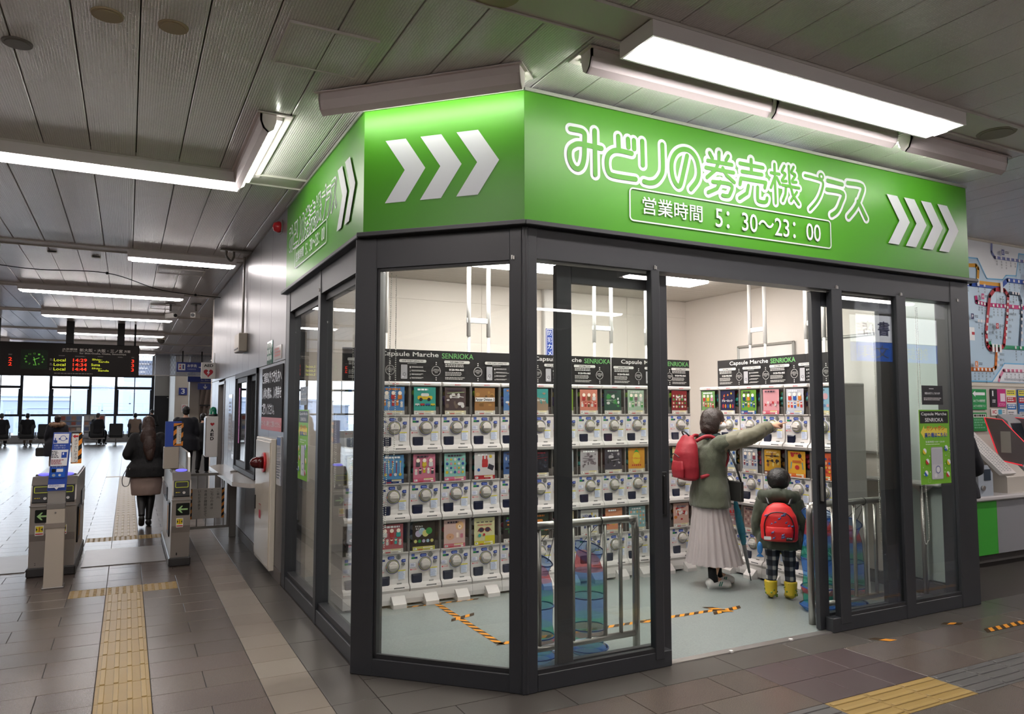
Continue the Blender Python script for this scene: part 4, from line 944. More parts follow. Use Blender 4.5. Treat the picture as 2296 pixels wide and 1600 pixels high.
# whiteboards
for y0, y1, l in ((5.40, 6.2, 'grey framed whiteboard on the right wall above the pointing woman'), (4.45, 5.25, 'grey framed whiteboard beside the sliding door on the right wall')):
    t = thing('whiteboard', l, 'whiteboard', (6.05, y0, 1.15), 0)
    L = y1-y0
    MB().box(-.02, .02, .02, 0, L-.02, 1.08).build('board', WHITE, t)
    MB().box(-.035, 0, 0, 0, .03, 1.1, .01).box(-.035, L-.03, 0, 0, L, 1.1, .01).box(-.035, 0, 1.07, 0, L, 1.1, .01).box(-.035, 0, 0, 0, L, .03, .01).build('frame', ALU, t)
# writing ledge
t = thing('writing_ledge', 'narrow grey wall ledge on one steel leg behind the right pane', 'shelf', (5.95, 3.85, 0))
MB().box(-.03, 0, .91, .10, .95, .945, .012).build('ledge', mat('ledge_grey', '#b8bab6', .35), t)
MB().cyl((.04, .2, 0), (.04, .2, .91), .02, n=12).cyl((.04, .2, 0), (.04, .2, .01), .05, n=16).prism([(.1, .91), (.3, .91), (.22, .85), (.18, .85)], .03, .05, 'x').build('leg', STEEL, t)
# camera notice
t = thing('camera_notice', 'narrow blue vertical notice on the back wall pilaster', 'sign', (4.035, 7.015, 2.03)); MB().box(0, 0, 0, .095, .004, .40).build('plate', mat('notice_blue', '#23439a', .4), t)
p = Print(.0005); p.rrect(.006, .006, .089, .394, .01, '#f0f0f2'); p.rrect(.012, .012, .083, .388, .008, '#23439a'); p.vtext('防犯カメラ', .014, .385, .066, WHITEP); p.build('lettering', t)
# barriers
RAIL = mat('brushed_rail', '#a9a6a1', .3, .9, var=.05)
def barrier(x0, x1, y, ends, label):
    t = thing('barrier_rail', label, 'railing', (0, y, 0)); top = .85; r = .024
    pts = [(x0, 0, 0), (x0, 0, top-.07), (x0+.02, 0, top-.02), (x0+.07, 0, top)] if 'l' in ends else [(x0, 0, top)]
    pts += [(x1-.07, 0, top), (x1-.02, 0, top-.02), (x1, 0, top-.07), (x1, 0, 0)] if 'r' in ends else [(x1, 0, top)]
    MB().tube(smooth_path(pts, 3), r, 12).build('top_rail', RAIL, t)
    MB().cyl((x0, 0, .13), (x1, 0, .13), .02, n=10).build('bottom_rail', RAIL, t)
    n = int((x1-x0)/.118)
    for i in range(1, n+1):
        x = x1-.118*i-.0 if 'r' in ends else x0+.118*i
        if x0+.03 < x < x1-.03: MB().cyl((x, 0, .13), (x, 0, top), .013, n=8).build('baluster', RAIL, t)
barrier(2.08, 2.93, 3.95, 'r', 'steel barrier rail behind the left sliding leaf')
barrier(4.44, 5.27, 3.88, 'lr', 'steel barrier rail at the right of the doorway')
# mesh keep nets
def net(x, y, s, tilt, label, hang, cols=('#2f86d8', '#46b0c8', '#3a7ad0')):
    t = thing('keep_net', label, 'net bag', (x, y, 0), 0, 'blue collapsible mesh baskets')
    NET = clear('blue_mesh', '#c4daf4', ior=1.02, opaque=.3, ocol='#4f94ee', gl=.3); NETG = clear('green_mesh', ior=1.02, tint='#b8e8dc', opaque=.25, ocol='#36a890', gl=.3); NETR = clear('red_mesh', '#f4c0c4', ior=1.02, opaque=.28, ocol='#d85868', gl=.3)
    prof = [(.10, .66), (.075, .60), (.095, .52), (.105, .44), (.112, .36), (.108, .30), (.104, .24), (.112, .17), (.125, .16), (.108, .12), (.10, .06), (.13, .04), (.09, .0), (.0, .0)]
    b = MB()
    n = 22
    for j, ((r, z), (r2, z2)) in enumerate(zip(prof, prof[1:])):
        b.k = (0, 2, 0, 1, 0, 0, 1, 0, 2, 1, 0, 0, 0)[j]
        vs = []
        for rr, zz in ((r, z), (r2, z2)):
            for k in range(n):
                a = 2*PI*k/n; f = 1+.04*math.sin(3*a+zz*20); vs.append((rr*s*f*math.cos(a)+tilt*zz*zz, rr*s*f*math.sin(a), zz*s+(.06*math.cos(a+2.6) if zz > .55 else 0)))
        b.add(vs, [(k, (k+1) % n, (k+1) % n+n, k+n) for k in range(n)], True)
    m = b.mesh('mesh_skin', [NET, NETG, NETR]); link('mesh_skin', m, t)
    for r, z, c in ((.10, .66, 'h1'), (.112, .36, 'h2'), (.115, .165, 'h3'), (.13, .04, 'h4')):
        MB().tube([(r*s*math.cos(2*PI*k/24)+tilt*z*z, r*s*math.sin(2*PI*k/24), z*s+(.06*math.cos(2*PI*k/24+2.6) if z > .55 else 0)) for k in range(24)], .0045, 6, closed=True).build('hoop', mat('hoop_blue', '#1d3f78', .5), t)
    if hang: MB().tube(smooth_path([(tilt*.4-.08*s, 0, .66*s), (hang[0]-x, hang[1]-y, .83), (tilt*.4+.08*s, 0, .64*s)], 8), .0022, 5).tube([(hang[0]-x+.0, hang[1]-y+.028*math.cos(a), .85+.028*math.sin(a)) for a in [2*PI*k/12 for k in range(12)]], .003, 5, closed=True).build('cord', BLACK, t)
    return t
net(2.66, 4.1, 1.0, .02, 'blue mesh basket hanging at the left barrier behind the sliding leaf', (2.66, 3.95))
net(2.30, 4.12, .93, .01, 'blue mesh basket half hidden behind the corner post', (2.32, 3.95))
net(4.80, 4.12, 1.12, .0, 'larger blue mesh basket with green patch beside the boy', None)
net(5.10, 4.08, .98, .0, 'blue mesh basket dimly seen behind the right door leaf', (5.02, 3.88))
# floor tape
def tape(pts, w, label, grp='orange and black floor tape', z=.0055):
    q = Print(.0000); q.d = 0
    for (a, b2), (c, d) in zip(pts, pts[1:]):
        L = math.hypot(c-a, d-b2); n = max(1, int(L/.045)); ux, uy = (c-a)/L, (d-b2)/L; nx, ny = -uy*w/2, ux*w/2; sh = w*.5
        for i in range(n):
            s0, s1 = L*i/n, L*(i+1)/n; f = lambda s, k: (a+ux*(s+k*sh)+nx*k, b2+uy*(s+k*sh)+ny*k)
            q._a([f(s0,-1), f(s1,-1), f(s1,1), f(s0,1)], [(0,1,2,3)], '#d98f2c' if i % 2 else '#3a2a18', False)
    me = q.mesh('floor_tape'); o = link('floor_tape', me, None, (0, 0, z), (-PI/2, 0, 0)); 
    for v in me.vertices: v.co = (v.co.x, v.co.y, -v.co.z) if False else v.co
    o.rotation_euler = (0, 0, 0)
    for v in me.vertices: v.co = (v.co.x, v.co.z, 0.0)
    me.flip_normals() if hasattr(me, 'flip_normals') else None
    return tag(o, label, 'tape', grp)
tape([(2.24, 5.66), (2.235, 4.50)], .05, 'striped floor tape line running from the machines towards the pane')
tape([(2.22, 4.51), (3.0, 4.50)], .05, 'striped floor tape line starting at the corner of the marked square')
tape([(3.05, 4.50), (4.10, 4.49)], .05, 'striped floor tape line crossing the open doorway', z=.0052)
tape([(4.0, 4.42), (4.32, 4.47)], .055, 'crumpled tape end by the doorway', z=.0065); tape([(4.08, 4.58), (4.14, 4.40)], .06, 'short crossing piece of tape at the doorway line end', z=.0075)
tape([(3.36, 4.50), (3.58, 4.42)], .05, 'crumpled tape piece behind the sliding leaf', z=.0065)
tape([(2.16, 5.16), (2.38, 5.24)], .05, 'short crossing tape piece on the long line', z=.0065)
tape([(1.9, 5.66), (2.6, 5.64)], .03, 'thin tape strip under the machine feet', z=.0052)
tape([(4.53, 3.47), (4.62, 3.37)], .05, 'short striped tape scrap before the right door', z=.002); tape([(5.30, 3.47), (5.42, 3.40)], .05, 'second striped tape scrap nearer the ticket counter', z=.002)
tape([(5.40, 3.22), (7.2, 3.22)], .06, 'orange tape strip at the right picture edge', z=.002)
# notices on the glass
GREENP = '#7ab83a'
def glass_posters(x, y, rz, lab1, lab2):
    t = thing('glass_poster', lab1, 'poster', (x, y, .97), rz); MB().box(0, 0, 0, .375, .0015, .575).build('sheet', mat('poster_sheet', '#e8e8e6', .4), t)
    p = Print(.0003); w = .375
    p.rect(0, 0, w, .575, GREENP); p.rect(.012, .47, w-.012, .565, '#2a2b2a'); p.text('Capsule Marche', .03, .525, w-.03, .555, WHITEP, 3, off=.01); p.text('SENRIOKA', .075, .482, w-.075, .512, WHITEP, 3, off=.01)
    p._a([(.015,.40),(.06,.455),(.06,.43),(w-.03,.43),(w-.03,.37),(.06,.37),(.06,.345)], [(0,1,2,3,4,5,6)], '#ecd75a')
    p.text('ガシャポン', .085, .413, w-.06, .452, '#ecd75a', 3, off=.06); p.text('ガシャポン', .085, .413, w-.06, .452, '#c8552c', 3, off=.02); p.text('売り場はこちら!', .06, .36, w-.035, .398, '#3554a4', 3, off=.03)
    p.text('営業時間 9:00〜20:00', .07, .318, w-.07, .335, WHITEP, 2); p.greek(.07, .3, w-.07, .31, 1, '#e8f0d8', 3)
    p.rrect(.13, .035, .275, .285, .012, '#a8a8ac'); p.rrect(.135, .04, .27, .28, .01, '#c9cacf'); p.rrect(.142, .15, .263, .27, .006, '#bfc0c8'); p.ring(.21, .11, .03, .005, '#3c4a94'); p.disc(.21, .11, .02, '#e6e6e8'); p.disc(.178, .065, .018, '#e2e2e6')
    for qx, qz, c in ((.05, .255, YL), (.08, .175, RD), (.06, .085, BL), (.315, .275, BL), (.34, .165, YL), (.325, .07, RD)):
        p.disc(qx, qz, .023, WHITEP, n=18); p.disc(qx, qz, .023, c, n=12, a0=PI*.75, a1=PI*1.75)
    rg = random.Random(2)
    for k in range(12): p.disc(rg.choice((.03, .1, .29, .35))+rg.uniform(-.01, .01), rg.uniform(.03, .31), .005, WHITEP, n=5)
    p.ring(.34, .225, .018, .002, '#a8cc8c'); p.ring(.085, .03, .018, .002, '#a8cc8c'); p.build('print', t)
    t = thing('glass_notice', lab2, 'notice', (x+(.05 if rz == 0 else 0), y-(0 if rz == 0 else .05), 1.585), rz); MB().box(0, 0, 0, .26, .0015, .15).build('sheet', mat('black_sheet', '#1f1f20', .4), t)
    p = Print(.0003); p.greek(.09, .118, .17, .128, 1, WHITEP, 1); p.text('両替はお断りしております', .035, .08, .225, .098, WHITEP, 2, off=.02); p.greek(.02, .03, .24, .055, 2, '#d8d8d8', 2); p.build('print', t)
glass_posters(5.435, 3.682, 0, 'green capsule shop poster with yellow arrow on the rightmost pane', 'small black notice above the green poster on the rightmost pane')
glass_posters(1.297, 6.47, -PI/2, 'green capsule shop poster seen edge-on at the side pane', 'small black notice on the side pane by the steel wall')
# bead chains
def chain(pts, label):
    P = smooth_path(pts, 10); b = MB(); acc = 0; last = P[0]; step = .013
    for q in P[1:]:
        seg = (q-last); L = seg.length
        while acc+L >= step:
            f = (step-acc)/L; last = last+(q-last)*f; L = (q-last).length; acc = 0
            b.ell(tuple(last), (.0042,)*3, 6, 4)
        acc += L; last = q
    o = b.build('bead_chain', mat('bead_white', '#e2e0da', .35)); tag(o, label, 'chain', 'hanging blind chains')
D1 = MD @ Vector((.17, .10, 0)); D2 = MD @ Vector((.10, .09, 0))
chain([(D1.x, D1.y, 2.38), (D1.x, D1.y, 1.6), (D1.x-.005, D1.y, 1.25), (D1.x-.02, D1.y, 1.19), (D1.x-.04, D1.y, 1.25), (D1.x-.04, D1.y, 1.6), (D1.x-.03, D1.y, 2.38)], 'long bead chain loop hanging inside the angled pane')
chain([(D2.x, D2.y, 1.55), (D2.x, D2.y, 1.1), (D2.x+.01, D2.y, .72), (D2.x+.02, D2.y, 1.1), (D2.x+.012, D2.y, 1.55)], 'short bead chain loop against the frame of the angled pane')
chain([(1.40, 5.05, 2.36), (1.40, 5.05, 1.5), (1.40, 5.1, 1.08), (1.40, 5.17, 1.1), (1.40, 5.17, 1.5), (1.40, 5.14, 2.36)], 'bead chain loop inside the nearer side pane')
chain([(1.36, 5.46, 1.52), (1.36, 5.44, 1.2), (1.36, 5.46, .98), (1.36, 5.48, 1.2), (1.36, 5.47, 1.52)], 'short bead chain at the side facade mullion')
chain([(5.66, 3.83, 2.38), (5.66, 3.83, 1.2), (5.67, 3.83, .55), (5.71, 3.83, .5), (5.73, 3.83, .6), (5.70, 3.83, 1.2), (5.68, 3.83, 2.38)], 'bead chain hanging inside the rightmost pane')
chain([(5.1, 3.80, 2.3), (5.1, 3.80, 1.2), (5.12, 3.8, .42), (5.13, 3.80, 1.2), (5.12, 3.80, 2.3)], 'bead chain behind the right sliding leaf')
# ---------------------------------------------------------------- steel wall fittings (wall plane x = 1.25, facing -X)
def onwall(name, label, cat, y, z, grp=None, x=1.25): return thing(name, label, cat, (x, y, z), -PI/2, grp)   # local X runs towards the camera, -Y out of the wall
CREAM = mat('cream_enamel', '#d9d2c4', .35); REDP = mat('red_paint', '#b8232a', .3)
t = onwall('wall_sign', 'black and red notice board with large white lettering beside the green poster', 'sign', 8.08, 1.345)
MB().box(0, -.012, 0, 1.15, 0, .62, .002).build('plate', mat('sign_charcoal', '#262527', .75, spec=.15), t)
p = Print(.0005); p.d = -.0125; p.rect(0, 0, 1.15, .125, '#b8453f')
for i, s in enumerate(('ご乗車以外で改札内へ', '入場の際は、入場券を', 'ご購入ください。')): p.text(s, .04, .46-.155*i, .04+(1.07 if i < 2 else .72), .575-.155*i, WHITEP, 3, off=.015)
p.text('ICカードは、入場券としてご使用いただけません。', .03, .035, 1.12, .09, '#f0e4e0', 2); p.build('lettering', t)
t = onwall('hydrant_cabinet', 'tall cream hydrant cabinet with a red lamp on its door', 'cabinet', 8.10, .06)
MB().box(0, -.05, 0, .88, 0, 1.21, .006).build('body', CREAM, t); d = MB().box(.02, -.058, .03, .86, -.05, 1.18, .003).build('door', mat('cream_door', '#cfc7b8', .22), t)
MB().box(.05, -.066, .48, .09, -.058, .62, .003).build('handle', BLACK, d)
b = MB(); b.cyl((.60, -.058, .98), (.60, -.08, .98), .095, n=24); b.build('lamp_base', REDP, t)
b = MB(); b.cyl((.60, -.08, .98), (.60, -.13, .98), .06, .055, n=18).ell((.60, -.13, .98), (.055, .07, .055)); b.build('red_lamp', mat('lamp_glass', '#4a1414', .1), t)
p = Print(); p.d = -.0595; p.frame(.30, .42, .42, .56, .006, '#b02c38'); p.rect(.31, .43, .41, .5, '#c84c60'); p.ring(.36, 1.02, .03, .004, '#9a958c'); p.greek(.5, .86, .7, .9, 1, '#9a958c', 3); p.build('print', t)
t = onwall('paper_holder', 'clear plastic holder with a grey leaflet beside the cream cabinet', 'holder', 7.15, .86); MB().box(0, -.012, 0, .2, 0, .44, .002).build('sheet', mat('holder_paper', '#b9bcc4', .12), t)
p = Print(); p.d = -.0125; p.rect(.01, .36, .19, .43, '#3c5c94'); p.greek(.02, .05, .18, .34, 12, '#7c828c', 3); p.build('print', t)
for y, z, w, h, c, l in ((7.85, 2.0, .30, .23, '#3a7a6c', 'small green notice with curled film above the black sign'), (7.42, 2.02, .36, .13, '#b86a64', 'small red lettered notice above the black sign')):
    t = onwall('wall_notice', l, 'notice', y, z); MB().box(0, -.006, 0, w, 0, h, .001).build('sheet', mat('notice_sheet_'+c[1:], c if c[1] != 'b' else '#cfc8c6', .15), t)
    p = Print(); p.d = -.0065; p.greek(.02, .02, w-.02, h-.02, 3, '#e6eeea' if c[1] != 'b' else c, 4, .7); p.build('print', t)
# ticket window
t = onwall('ticket_window', 'dark framed sliding ticket window with pink strips in the steel wall', 'window', 10.23, .79)
MB().box(0, -.02, 0, .05, .10, 1.21).box(1.76, -.02, 0, 1.81, .10, 1.21).box(0, -.02, 1.15, 1.81, .1, 1.21).box(0, -.02, 0, 1.81, .1, .05).build('frame', FR, t)
MB().box(.05, .0, .05, .11, .04, 1.15).box(.9, .0, .05, .97, .04, 1.15).box(.11, .0, 1.09, .9, .04, 1.15).box(.11, .0, .05, .9, .04, .12).build('sash', FR, t); MB().box(.97, .04, .05, 1.03, .07, 1.15).box(1.7, .04, .05, 1.76, .07, 1.15).box(1.03, .04, 1.09, 1.7, .07, 1.15).box(1.03, .04, .05, 1.7, .07, .12).build('sash', FR, t)
MB().box(.11, .02, .12, .9, .026, 1.09).build('pane', GLASS, t); MB().box(1.03, .055, .12, 1.7, .061, 1.09).build('pane', GLASS, t)
for k, (x, s) in enumerate(((.14, '係員呼出はインターホンで'), (.78, '窓口の営業は終了しました'))):
    p = Print(); p.d = .015; p.rect(x, .33, x+.11, 1.03, '#d06ab4'); p.vtext(s, x+.025, 1.02, .052, '#5a2a78'); p.build('pink_strip', t)
t = onwall('counter_shelf', 'pale stone shelf under the ticket window', 'shelf', 11.2, .735)
MB().prism([(0, 0), (0, -.10), (.25, -.24), (2.75, -.24), (3.05, -.10), (3.05, 0)], 0, .045, 'z').build('slab', mat('shelf_stone', '#c9c4bf', .18), t)
t = onwall('junction_box', 'beige junction box on the steel wall with a conduit rising from it', 'box', 9.74, 2.24); MB().box(0, -.10, 0, .42, 0, .22, .008).build('body', mat('box_beige', '#b8b0a2', .4), t); MB().cyl((.2, -.03, .22), (.2, -.03, 1.18), .014, n=8).build('conduit', mat('conduit_grey', '#a9a5a0', .4), t)
MB().box(.05, -.105, .03, .35, -.1, .045).build('label_strip', BLACK, t)
t = onwall('fire_bell', 'small red alarm lamp high beside the green side fascia', 'alarm', 7.22, 3.28); MB().lathe([(0, .0), (.05, 0), (.055, .03), (.04, .07), (.0, .085)], 16).build('dome', REDP, t).rotation_euler = (PI/2, 0, 0)
MB().box(-.06, -.01, -.06, .06, 0, .06, .003).build('base', STEELD, t)
# staff door
d = struct(MB().box(1.30, 11.52, 0, 1.34, 12.33, 1.92).build('door_4', mat('grey_door', '#6f6d70', .4))); d['label'] = 'grey recessed staff door in the steel wall'
MB().box(1.24, 11.5, 0, 1.31, 11.54, 1.95).box(1.24, 12.31, 0, 1.31, 12.35, 1.95).box(1.24, 11.5, 1.92, 1.31, 12.35, 1.96).build('door_frame', STEELD, d); MB().box(1.27, 11.6, .88, 1.30, 11.68, .92, .003).build('handle', BLACK, d)
# leaflets on the wall beyond the window
for y, z, w, h, l in ((10.95, 1.0, .35, .75, 'shiny laminated sheet on the steel wall between window and staff door'), (10.55, .9, .2, .5, 'narrow laminated sheet beside the ticket window')):
    t = onwall('laminated_sheet', l, 'notice', y, z); MB().box(0, -.006, 0, w, 0, h, .001).build('sheet', mat('laminate', '#c3c2c4', .08), t); p = Print(); p.d = -.0065; p.greek(.03, .05, w-.03, h-.1, 12, '#80828a', 7); p.build('print', t)
# AED sign and cabinet
t = thing('heart_aid_sign', 'white hanging sign with red heart and lightning bolt reading AED', 'sign', (1.03, 12.9, 2.04)); MB().box(0, 0, 0, .22, .03, .26, .004).cyl((.2, .015, .26), (.2, .015, .42), .006).build('plate', WHITE, t)
def heart(p, x, z, s, c):
    P = []
    for k in range(28):
        a = 2*PI*k/28; P.append((x+s*.0625*16*math.sin(a)**3, z+s*.0625*(13*math.cos(a)-5*math.cos(2*a)-2*math.cos(3*a)-math.cos(4*a))))
    p.poly(P, c)
p = Print(); p.d = -.001; heart(p, .11, .095, .072, '#b8303c'); p._a([(.12,.15),(.085,.09),(.105,.09),(.095,.045),(.135,.105),(.115,.105),(.13,.15)], [(0,1,2,5,6),(2,3,4,5)], WHITEP); p.text('AED', .04, .19, .18, .235, '#222222', 3, off=.03); p.build('lettering', t)
t = thing('aid_cabinet', 'white wall cabinet marked AED with heart, green lamp on top', 'cabinet', (1.08, 12.3, .82)); MB().box(0, 0, 0, .17, .30, .62, .006).build('body', WHITE, t); MB().box(-.012, .0, .02, .0, .28, .6, .003).build('door', STEEL, t)
p = Print(); p.d = -.001; heart(p, .085, .50, .03, '#c03a3c')
for i, ch in enumerate('AED'): p.text(ch, .06, .38-.062*i, .11, .43-.062*i, '#1e1e1e', 3, off=.04)
p.build('lettering', t)
MB().lathe([(.06, .62), (.06, .66), (.052, .67), (.052, .72), (.04, .755), (0, .77)], 18, (.10, .1, 0)).build('green_lamp', mat('green_dome', '#0f7a5c', .12), t)
MB().cyl((.10, .1, .615), (.10, .1, .655), .065, n=18).build('lamp_base', BLACK, t)

# ---------------------------------------------------------------- fittings on the ceiling
def disc(x, y, r, c, label, cat='speaker'):
    t = thing('ceiling_speaker', label, cat, (x, y, 3.415)); MB().cyl((0, 0, 0), (0, 0, -.008), r, r*.96, 32).build('cover', mat('disc_'+c[1:], c, .5), t); MB().cyl((0, 0, -.008), (0, 0, -.011), r*.8, r*.78, 28).build('grille', mat('disc_'+c[1:], c, .5), t)
disc(-.145, 3.9, .072, '#a89878', 'beige blanking disc in the ceiling, left one of the pair'); disc(.139, 3.88, .07, '#a89878', 'beige blanking disc in the ceiling, right one of the pair')
disc(-.56, 4.42, .07, '#6a655e', 'dark grey ceiling disc cut by the left picture edge'); disc(5.16, 2.86, .12, '#8a8270', 'round ceiling speaker right of the big light box'); disc(1.42, 2.9, .11, '#a8987c', 'beige ceiling disc at the top picture edge')
def hatch(x0, y0, x1, y1, label, w=.012):
    t = thing('ceiling_hatch', label, 'hatch', (x0, y0, 3.413)); L, K = x1-x0, y1-y0
    MB().box(0, 0, -.012, L, w, .003).box(0, K-w, -.012, L, K, .003).box(0, w, -.012, w, K-w, .003).box(L-w, w, -.012, L, K-w, .003).build('frame', CEILS, t)
    MB().box(w, w, -.008, L/2-.003, K-w, 0).build('lid', CEIL, t); MB().box(L/2+.003, w, -.008, L-w, K-w, 0).build('lid', CEIL, t)
hatch(.63, 3.55, 1.08, 4.02, 'square inspection hatch in the ceiling near the slanted sign light'); hatch(.30, 10.75, .88, 11.15, 'inspection hatch in the ceiling behind the second light row', .02); hatch(.3, 14.6, .8, 15.2, 'inspection hatch near the two cameras', .03)
hatch(.2, 21.5, .8, 22.2, 'distant inspection hatch near the dome camera', .04)
for i, (x, y) in enumerate(((.62, 14.4), (1.02, 14.2))):
    t = thing('security_camera', ['white security camera hanging from the ceiling, left of the two', 'white security camera hanging beside the steel wall'][i], 'camera', (x, y, 3.41), .5-.9*i)
    MB().cyl((0, 0, 0), (0, 0, -.012), .09, n=16).cyl((0, 0, -.01), (0, 0, -.13), .018).build('mount', STEELD, t); b = MB().box(-.045, -.15, -.26, .045, .10, -.17, .01); b.build('body', WHITE, t)
    MB().cyl((0, -.15, -.215), (0, -.165, -.215), .03, n=14).build('lens', BLACK, t)
t = thing('dome_camera', 'small dome camera on the ceiling in front of the restroom sign', 'camera', (.72, 21.4, 3.41)); MB().cyl((0, 0, 0), (0, 0, -.05), .11, n=18).build('base', CREAM, t); MB().ell((0, 0, -.07), (.09, .09, .09)).build('dome', mat('dome_smoke', '#55524c', .15), t)
t = thing('ceiling_bracket', 'black hooked cable bracket on the ceiling by the steel wall', 'bracket', (1.0, 9.15, 3.41)); MB().box(-.1, -.05, -.02, .25, .05, 0, .004).tube(smooth_path([(-.03, 0, -.02), (-.03, 0, -.08), (.02, 0, -.13), (.05, 0, -.08), (.05, 0, -.02)], 5), .012, 6).build('arm', mat('bracket_grey', '#77736d', .5), t)
MB().box(-.06, 9.1, 3.37, -.0, 9.2, 3.41) if False else None
for i, (x, y) in enumerate(((-.40, 10.3), (-.02, 10.35), (.40, 10.4), (.85, 10.5), (-.85, 10.2))):
    t = thing('ceiling_sensor', 'small rectangular vent cap in the ceiling behind the second light row', 'vent', (x, y, 3.413), 0, 'small ceiling caps'); MB().box(-.05, -.03, -.02, .05, .03, 0, .004).build('cap', CEILS, t); MB().box(-.04, -.032, -.017, .04, -.028, -.004).build('slot', BLACK, t)
t = thing('hanging_wire', 'thin dark wire sagging across the ceiling over the corridor', 'wire', (0, 0, 0)); P = smooth_path([(-2.2, 10.9, 3.40), (-1.2, 11.1, 3.33), (-.3, 11.2, 3.36), (.4, 11.9, 3.28), (1.24, 12.4, 3.30)], 8)
MB().tube(P, .006, 5).build('strand', MATTE, t); MB().ell(P[16], (.02,)*3, 8, 5).ell(P[28], (.02,)*3, 8, 5).build('knot', MATTE, t)

# ---------------------------------------------------------------- departure board
t = thing('departure_board', 'long black hanging departure board with red and yellow train times and a clock', 'board', (-6.0, 18.2, 2.245))
MB().box(0, 0, 0, 6.19, .25, .69, .01).build('housing', mat('board_black', '#100b09', .6, spec=.2), t)
MB().box(6.0, -.004, .01, 6.18, 0, .68).build('end_panel', mat('board_brown', '#150e0b', .6, spec=.2), t)
p = Print(.001); p.d = -.006; X = lambda px: 6.0-2.354+px*(2.354+.182)/312; Z = lambda py, px=150: ((845-(py-(px-150)*.03))/80)*.69+.015
def bt(s, x0, y0, x1, y1, c, pr=p): pr.text(s, X(x0), Z(y1, x0), X(x1), Z(y0, x0), c, 2, off=.01)
GY = '#a8a29a'
def zz(a): return a/5.716
for s, a, b_, c, d in (('JR京都線', 768, 215, 962, 250), ('JR Kyoto Line', 768, 252, 962, 270), ('新大阪・大阪・三ノ宮', 992, 222, 1560, 270), ('方面', 1580, 245, 1665, 282), ('for Shin-Osaka, Osaka, Sannomiya', 992, 278, 1610, 306)):
    bt(s, zz(a), 740+zz(b_), zz(c), 740+zz(d), GY)
for a, b_, c, d in ((728, 318, 808, 330), (938, 328, 1078, 342), (1230, 333, 1320, 346), (1500, 340, 1575, 354), (1685, 345, 1728, 360), (620, 365, 660, 400), (620, 428, 660, 466), (615, 492, 658, 532)): p.greek(X(zz(a)), Z(740+zz(d), zz(a)), X(zz(c)), Z(740+zz(b_), zz(a)), 2, '#7c7670', a)
p.greek(X(zz(680)), Z(740+zz(585), 120), X(zz(1245)), Z(740+zz(562), 120), 1, '#6a645e', 5); p.greek(X(zz(110)), Z(740+zz(318), 20), X(zz(158)), Z(740+zz(300), 20), 2, '#7c7670', 6); p.build('lettering', t)
p = Print(.001); p.d = -.006
for r, (tm, dst) in enumerate((('14:29', 0), ('14:34', 1), ('14:44', 0))):
    y = 362+65*r-r*2
    bt('Local', zz(668), 740+zz(y), zz(818), 740+zz(y+40), '#b8c02c', p); bt(tm, zz(912), 740+zz(y+2), zz(1092), 740+zz(y+48), '#ff3a20', p); bt('3', zz(1685), 740+zz(y+18), zz(1722), 740+zz(y+66), '#ff3a20', p)
    if dst: bt('Suma', zz(1150), 740+zz(y+10), zz(1265), 740+zz(y+46), '#b8c02c', p)
    else: bt('Shin-', zz(1158), 740+zz(y+4), zz(1292), 740+zz(y+28), '#b8c02c', p); bt('Sanda', zz(1242), 740+zz(y+34), zz(1385), 740+zz(y+60), '#b8c02c', p)
for y in (345, 410): bt('2', zz(112), 740+zz(y), zz(155), 740+zz(y+48), '#ff3a20', p)
p.build('led_text', t, material=INK_LIT)
p = Print(.001); p.d = -.006; cx, cz = X(zz(425)), Z(740+zz(372), 75)
for n in range(1, 13): a = PI/2-n*PI/6; p.text(str(n), cx+.135*math.cos(a)*1.2-.018, cz+.115*math.sin(a)-.016, cx+.135*math.cos(a)*1.2+.018, cz+.115*math.sin(a)+.016, '#4a8a2c', 2)
p.line([(cx-.02, cz-.02), (cx+.09, cz+.03)], .012, '#5aa03a'); p.line([(cx-.01, cz+.04), (cx+.035, cz-.13)], .012, '#5aa03a'); p.build('clock_face', t, material=INK_LIT)
MB().box(X(45), -.005, Z(828, 60), X(103), -.001, Z(782, 60)).build('clock_glass', mat('clock_green', '#081808', .5, spec=.2), t)
MB().box(X(150)-.07, .05, .69, X(150)+.07, .19, 1.17).build('hanger', MATTE, t); MB().box(X(268)-.07, .05, .69, X(268)+.07, .19, 1.17).build('hanger', MATTE, t); MB().box(.9, .05, .69, 1.04, .19, 1.17).build('hanger', MATTE, t); MB().box(X(-5)-.1, .05, .69, X(-5)+.02, .19, 1.17).build('hanger', MATTE, t)
MB().cyl((6.1, .1, .69), (6.1, .1, 1.17), .02).build('rod', MATTE, t)
# hanging restroom sign
SB = mat('direction_blue', '#2b3c8e', .4)
t = thing('direction_sign', 'hanging blue restroom sign with white arrow', 'sign', (1.345, 26, 2.745)); MB().box(0, 0, 0, .88, .08, .31, .01).build('plate', SB, t); MB().cyl((.18, .04, .31), (.18, .04, .67), .02).build('rod', MATTE, t); MB().cyl((.75, .04, .31), (.75, .04, .67), .02).build('rod', MATTE, t)
p = Print(.001); p.rect(.05, .05, .26, .26, WHITEP); p.disc(.11, .21, .022, '#c03040'); p._a([(.08,.09),(.14,.09),(.11,.19)], [(0,1,2)], '#c03040'); p.disc(.20, .21, .022, '#2b3c8e'); p.rect(.18, .09, .22, .19, '#2b3c8e'); p.rect(.152, .07, .158, .24, '#333333')
p.text('お手洗', .32, .15, .6, .25, WHITEP, 2, off=.02); p.text('Lavatory', .33, .06, .58, .12, '#c8cce8', 2); p.line([(.66,.155),(.82,.155)], .03, WHITEP); p.line([(.76,.215),(.83,.155),(.76,.095)], .03, WHITEP); p.build('lettering', t)
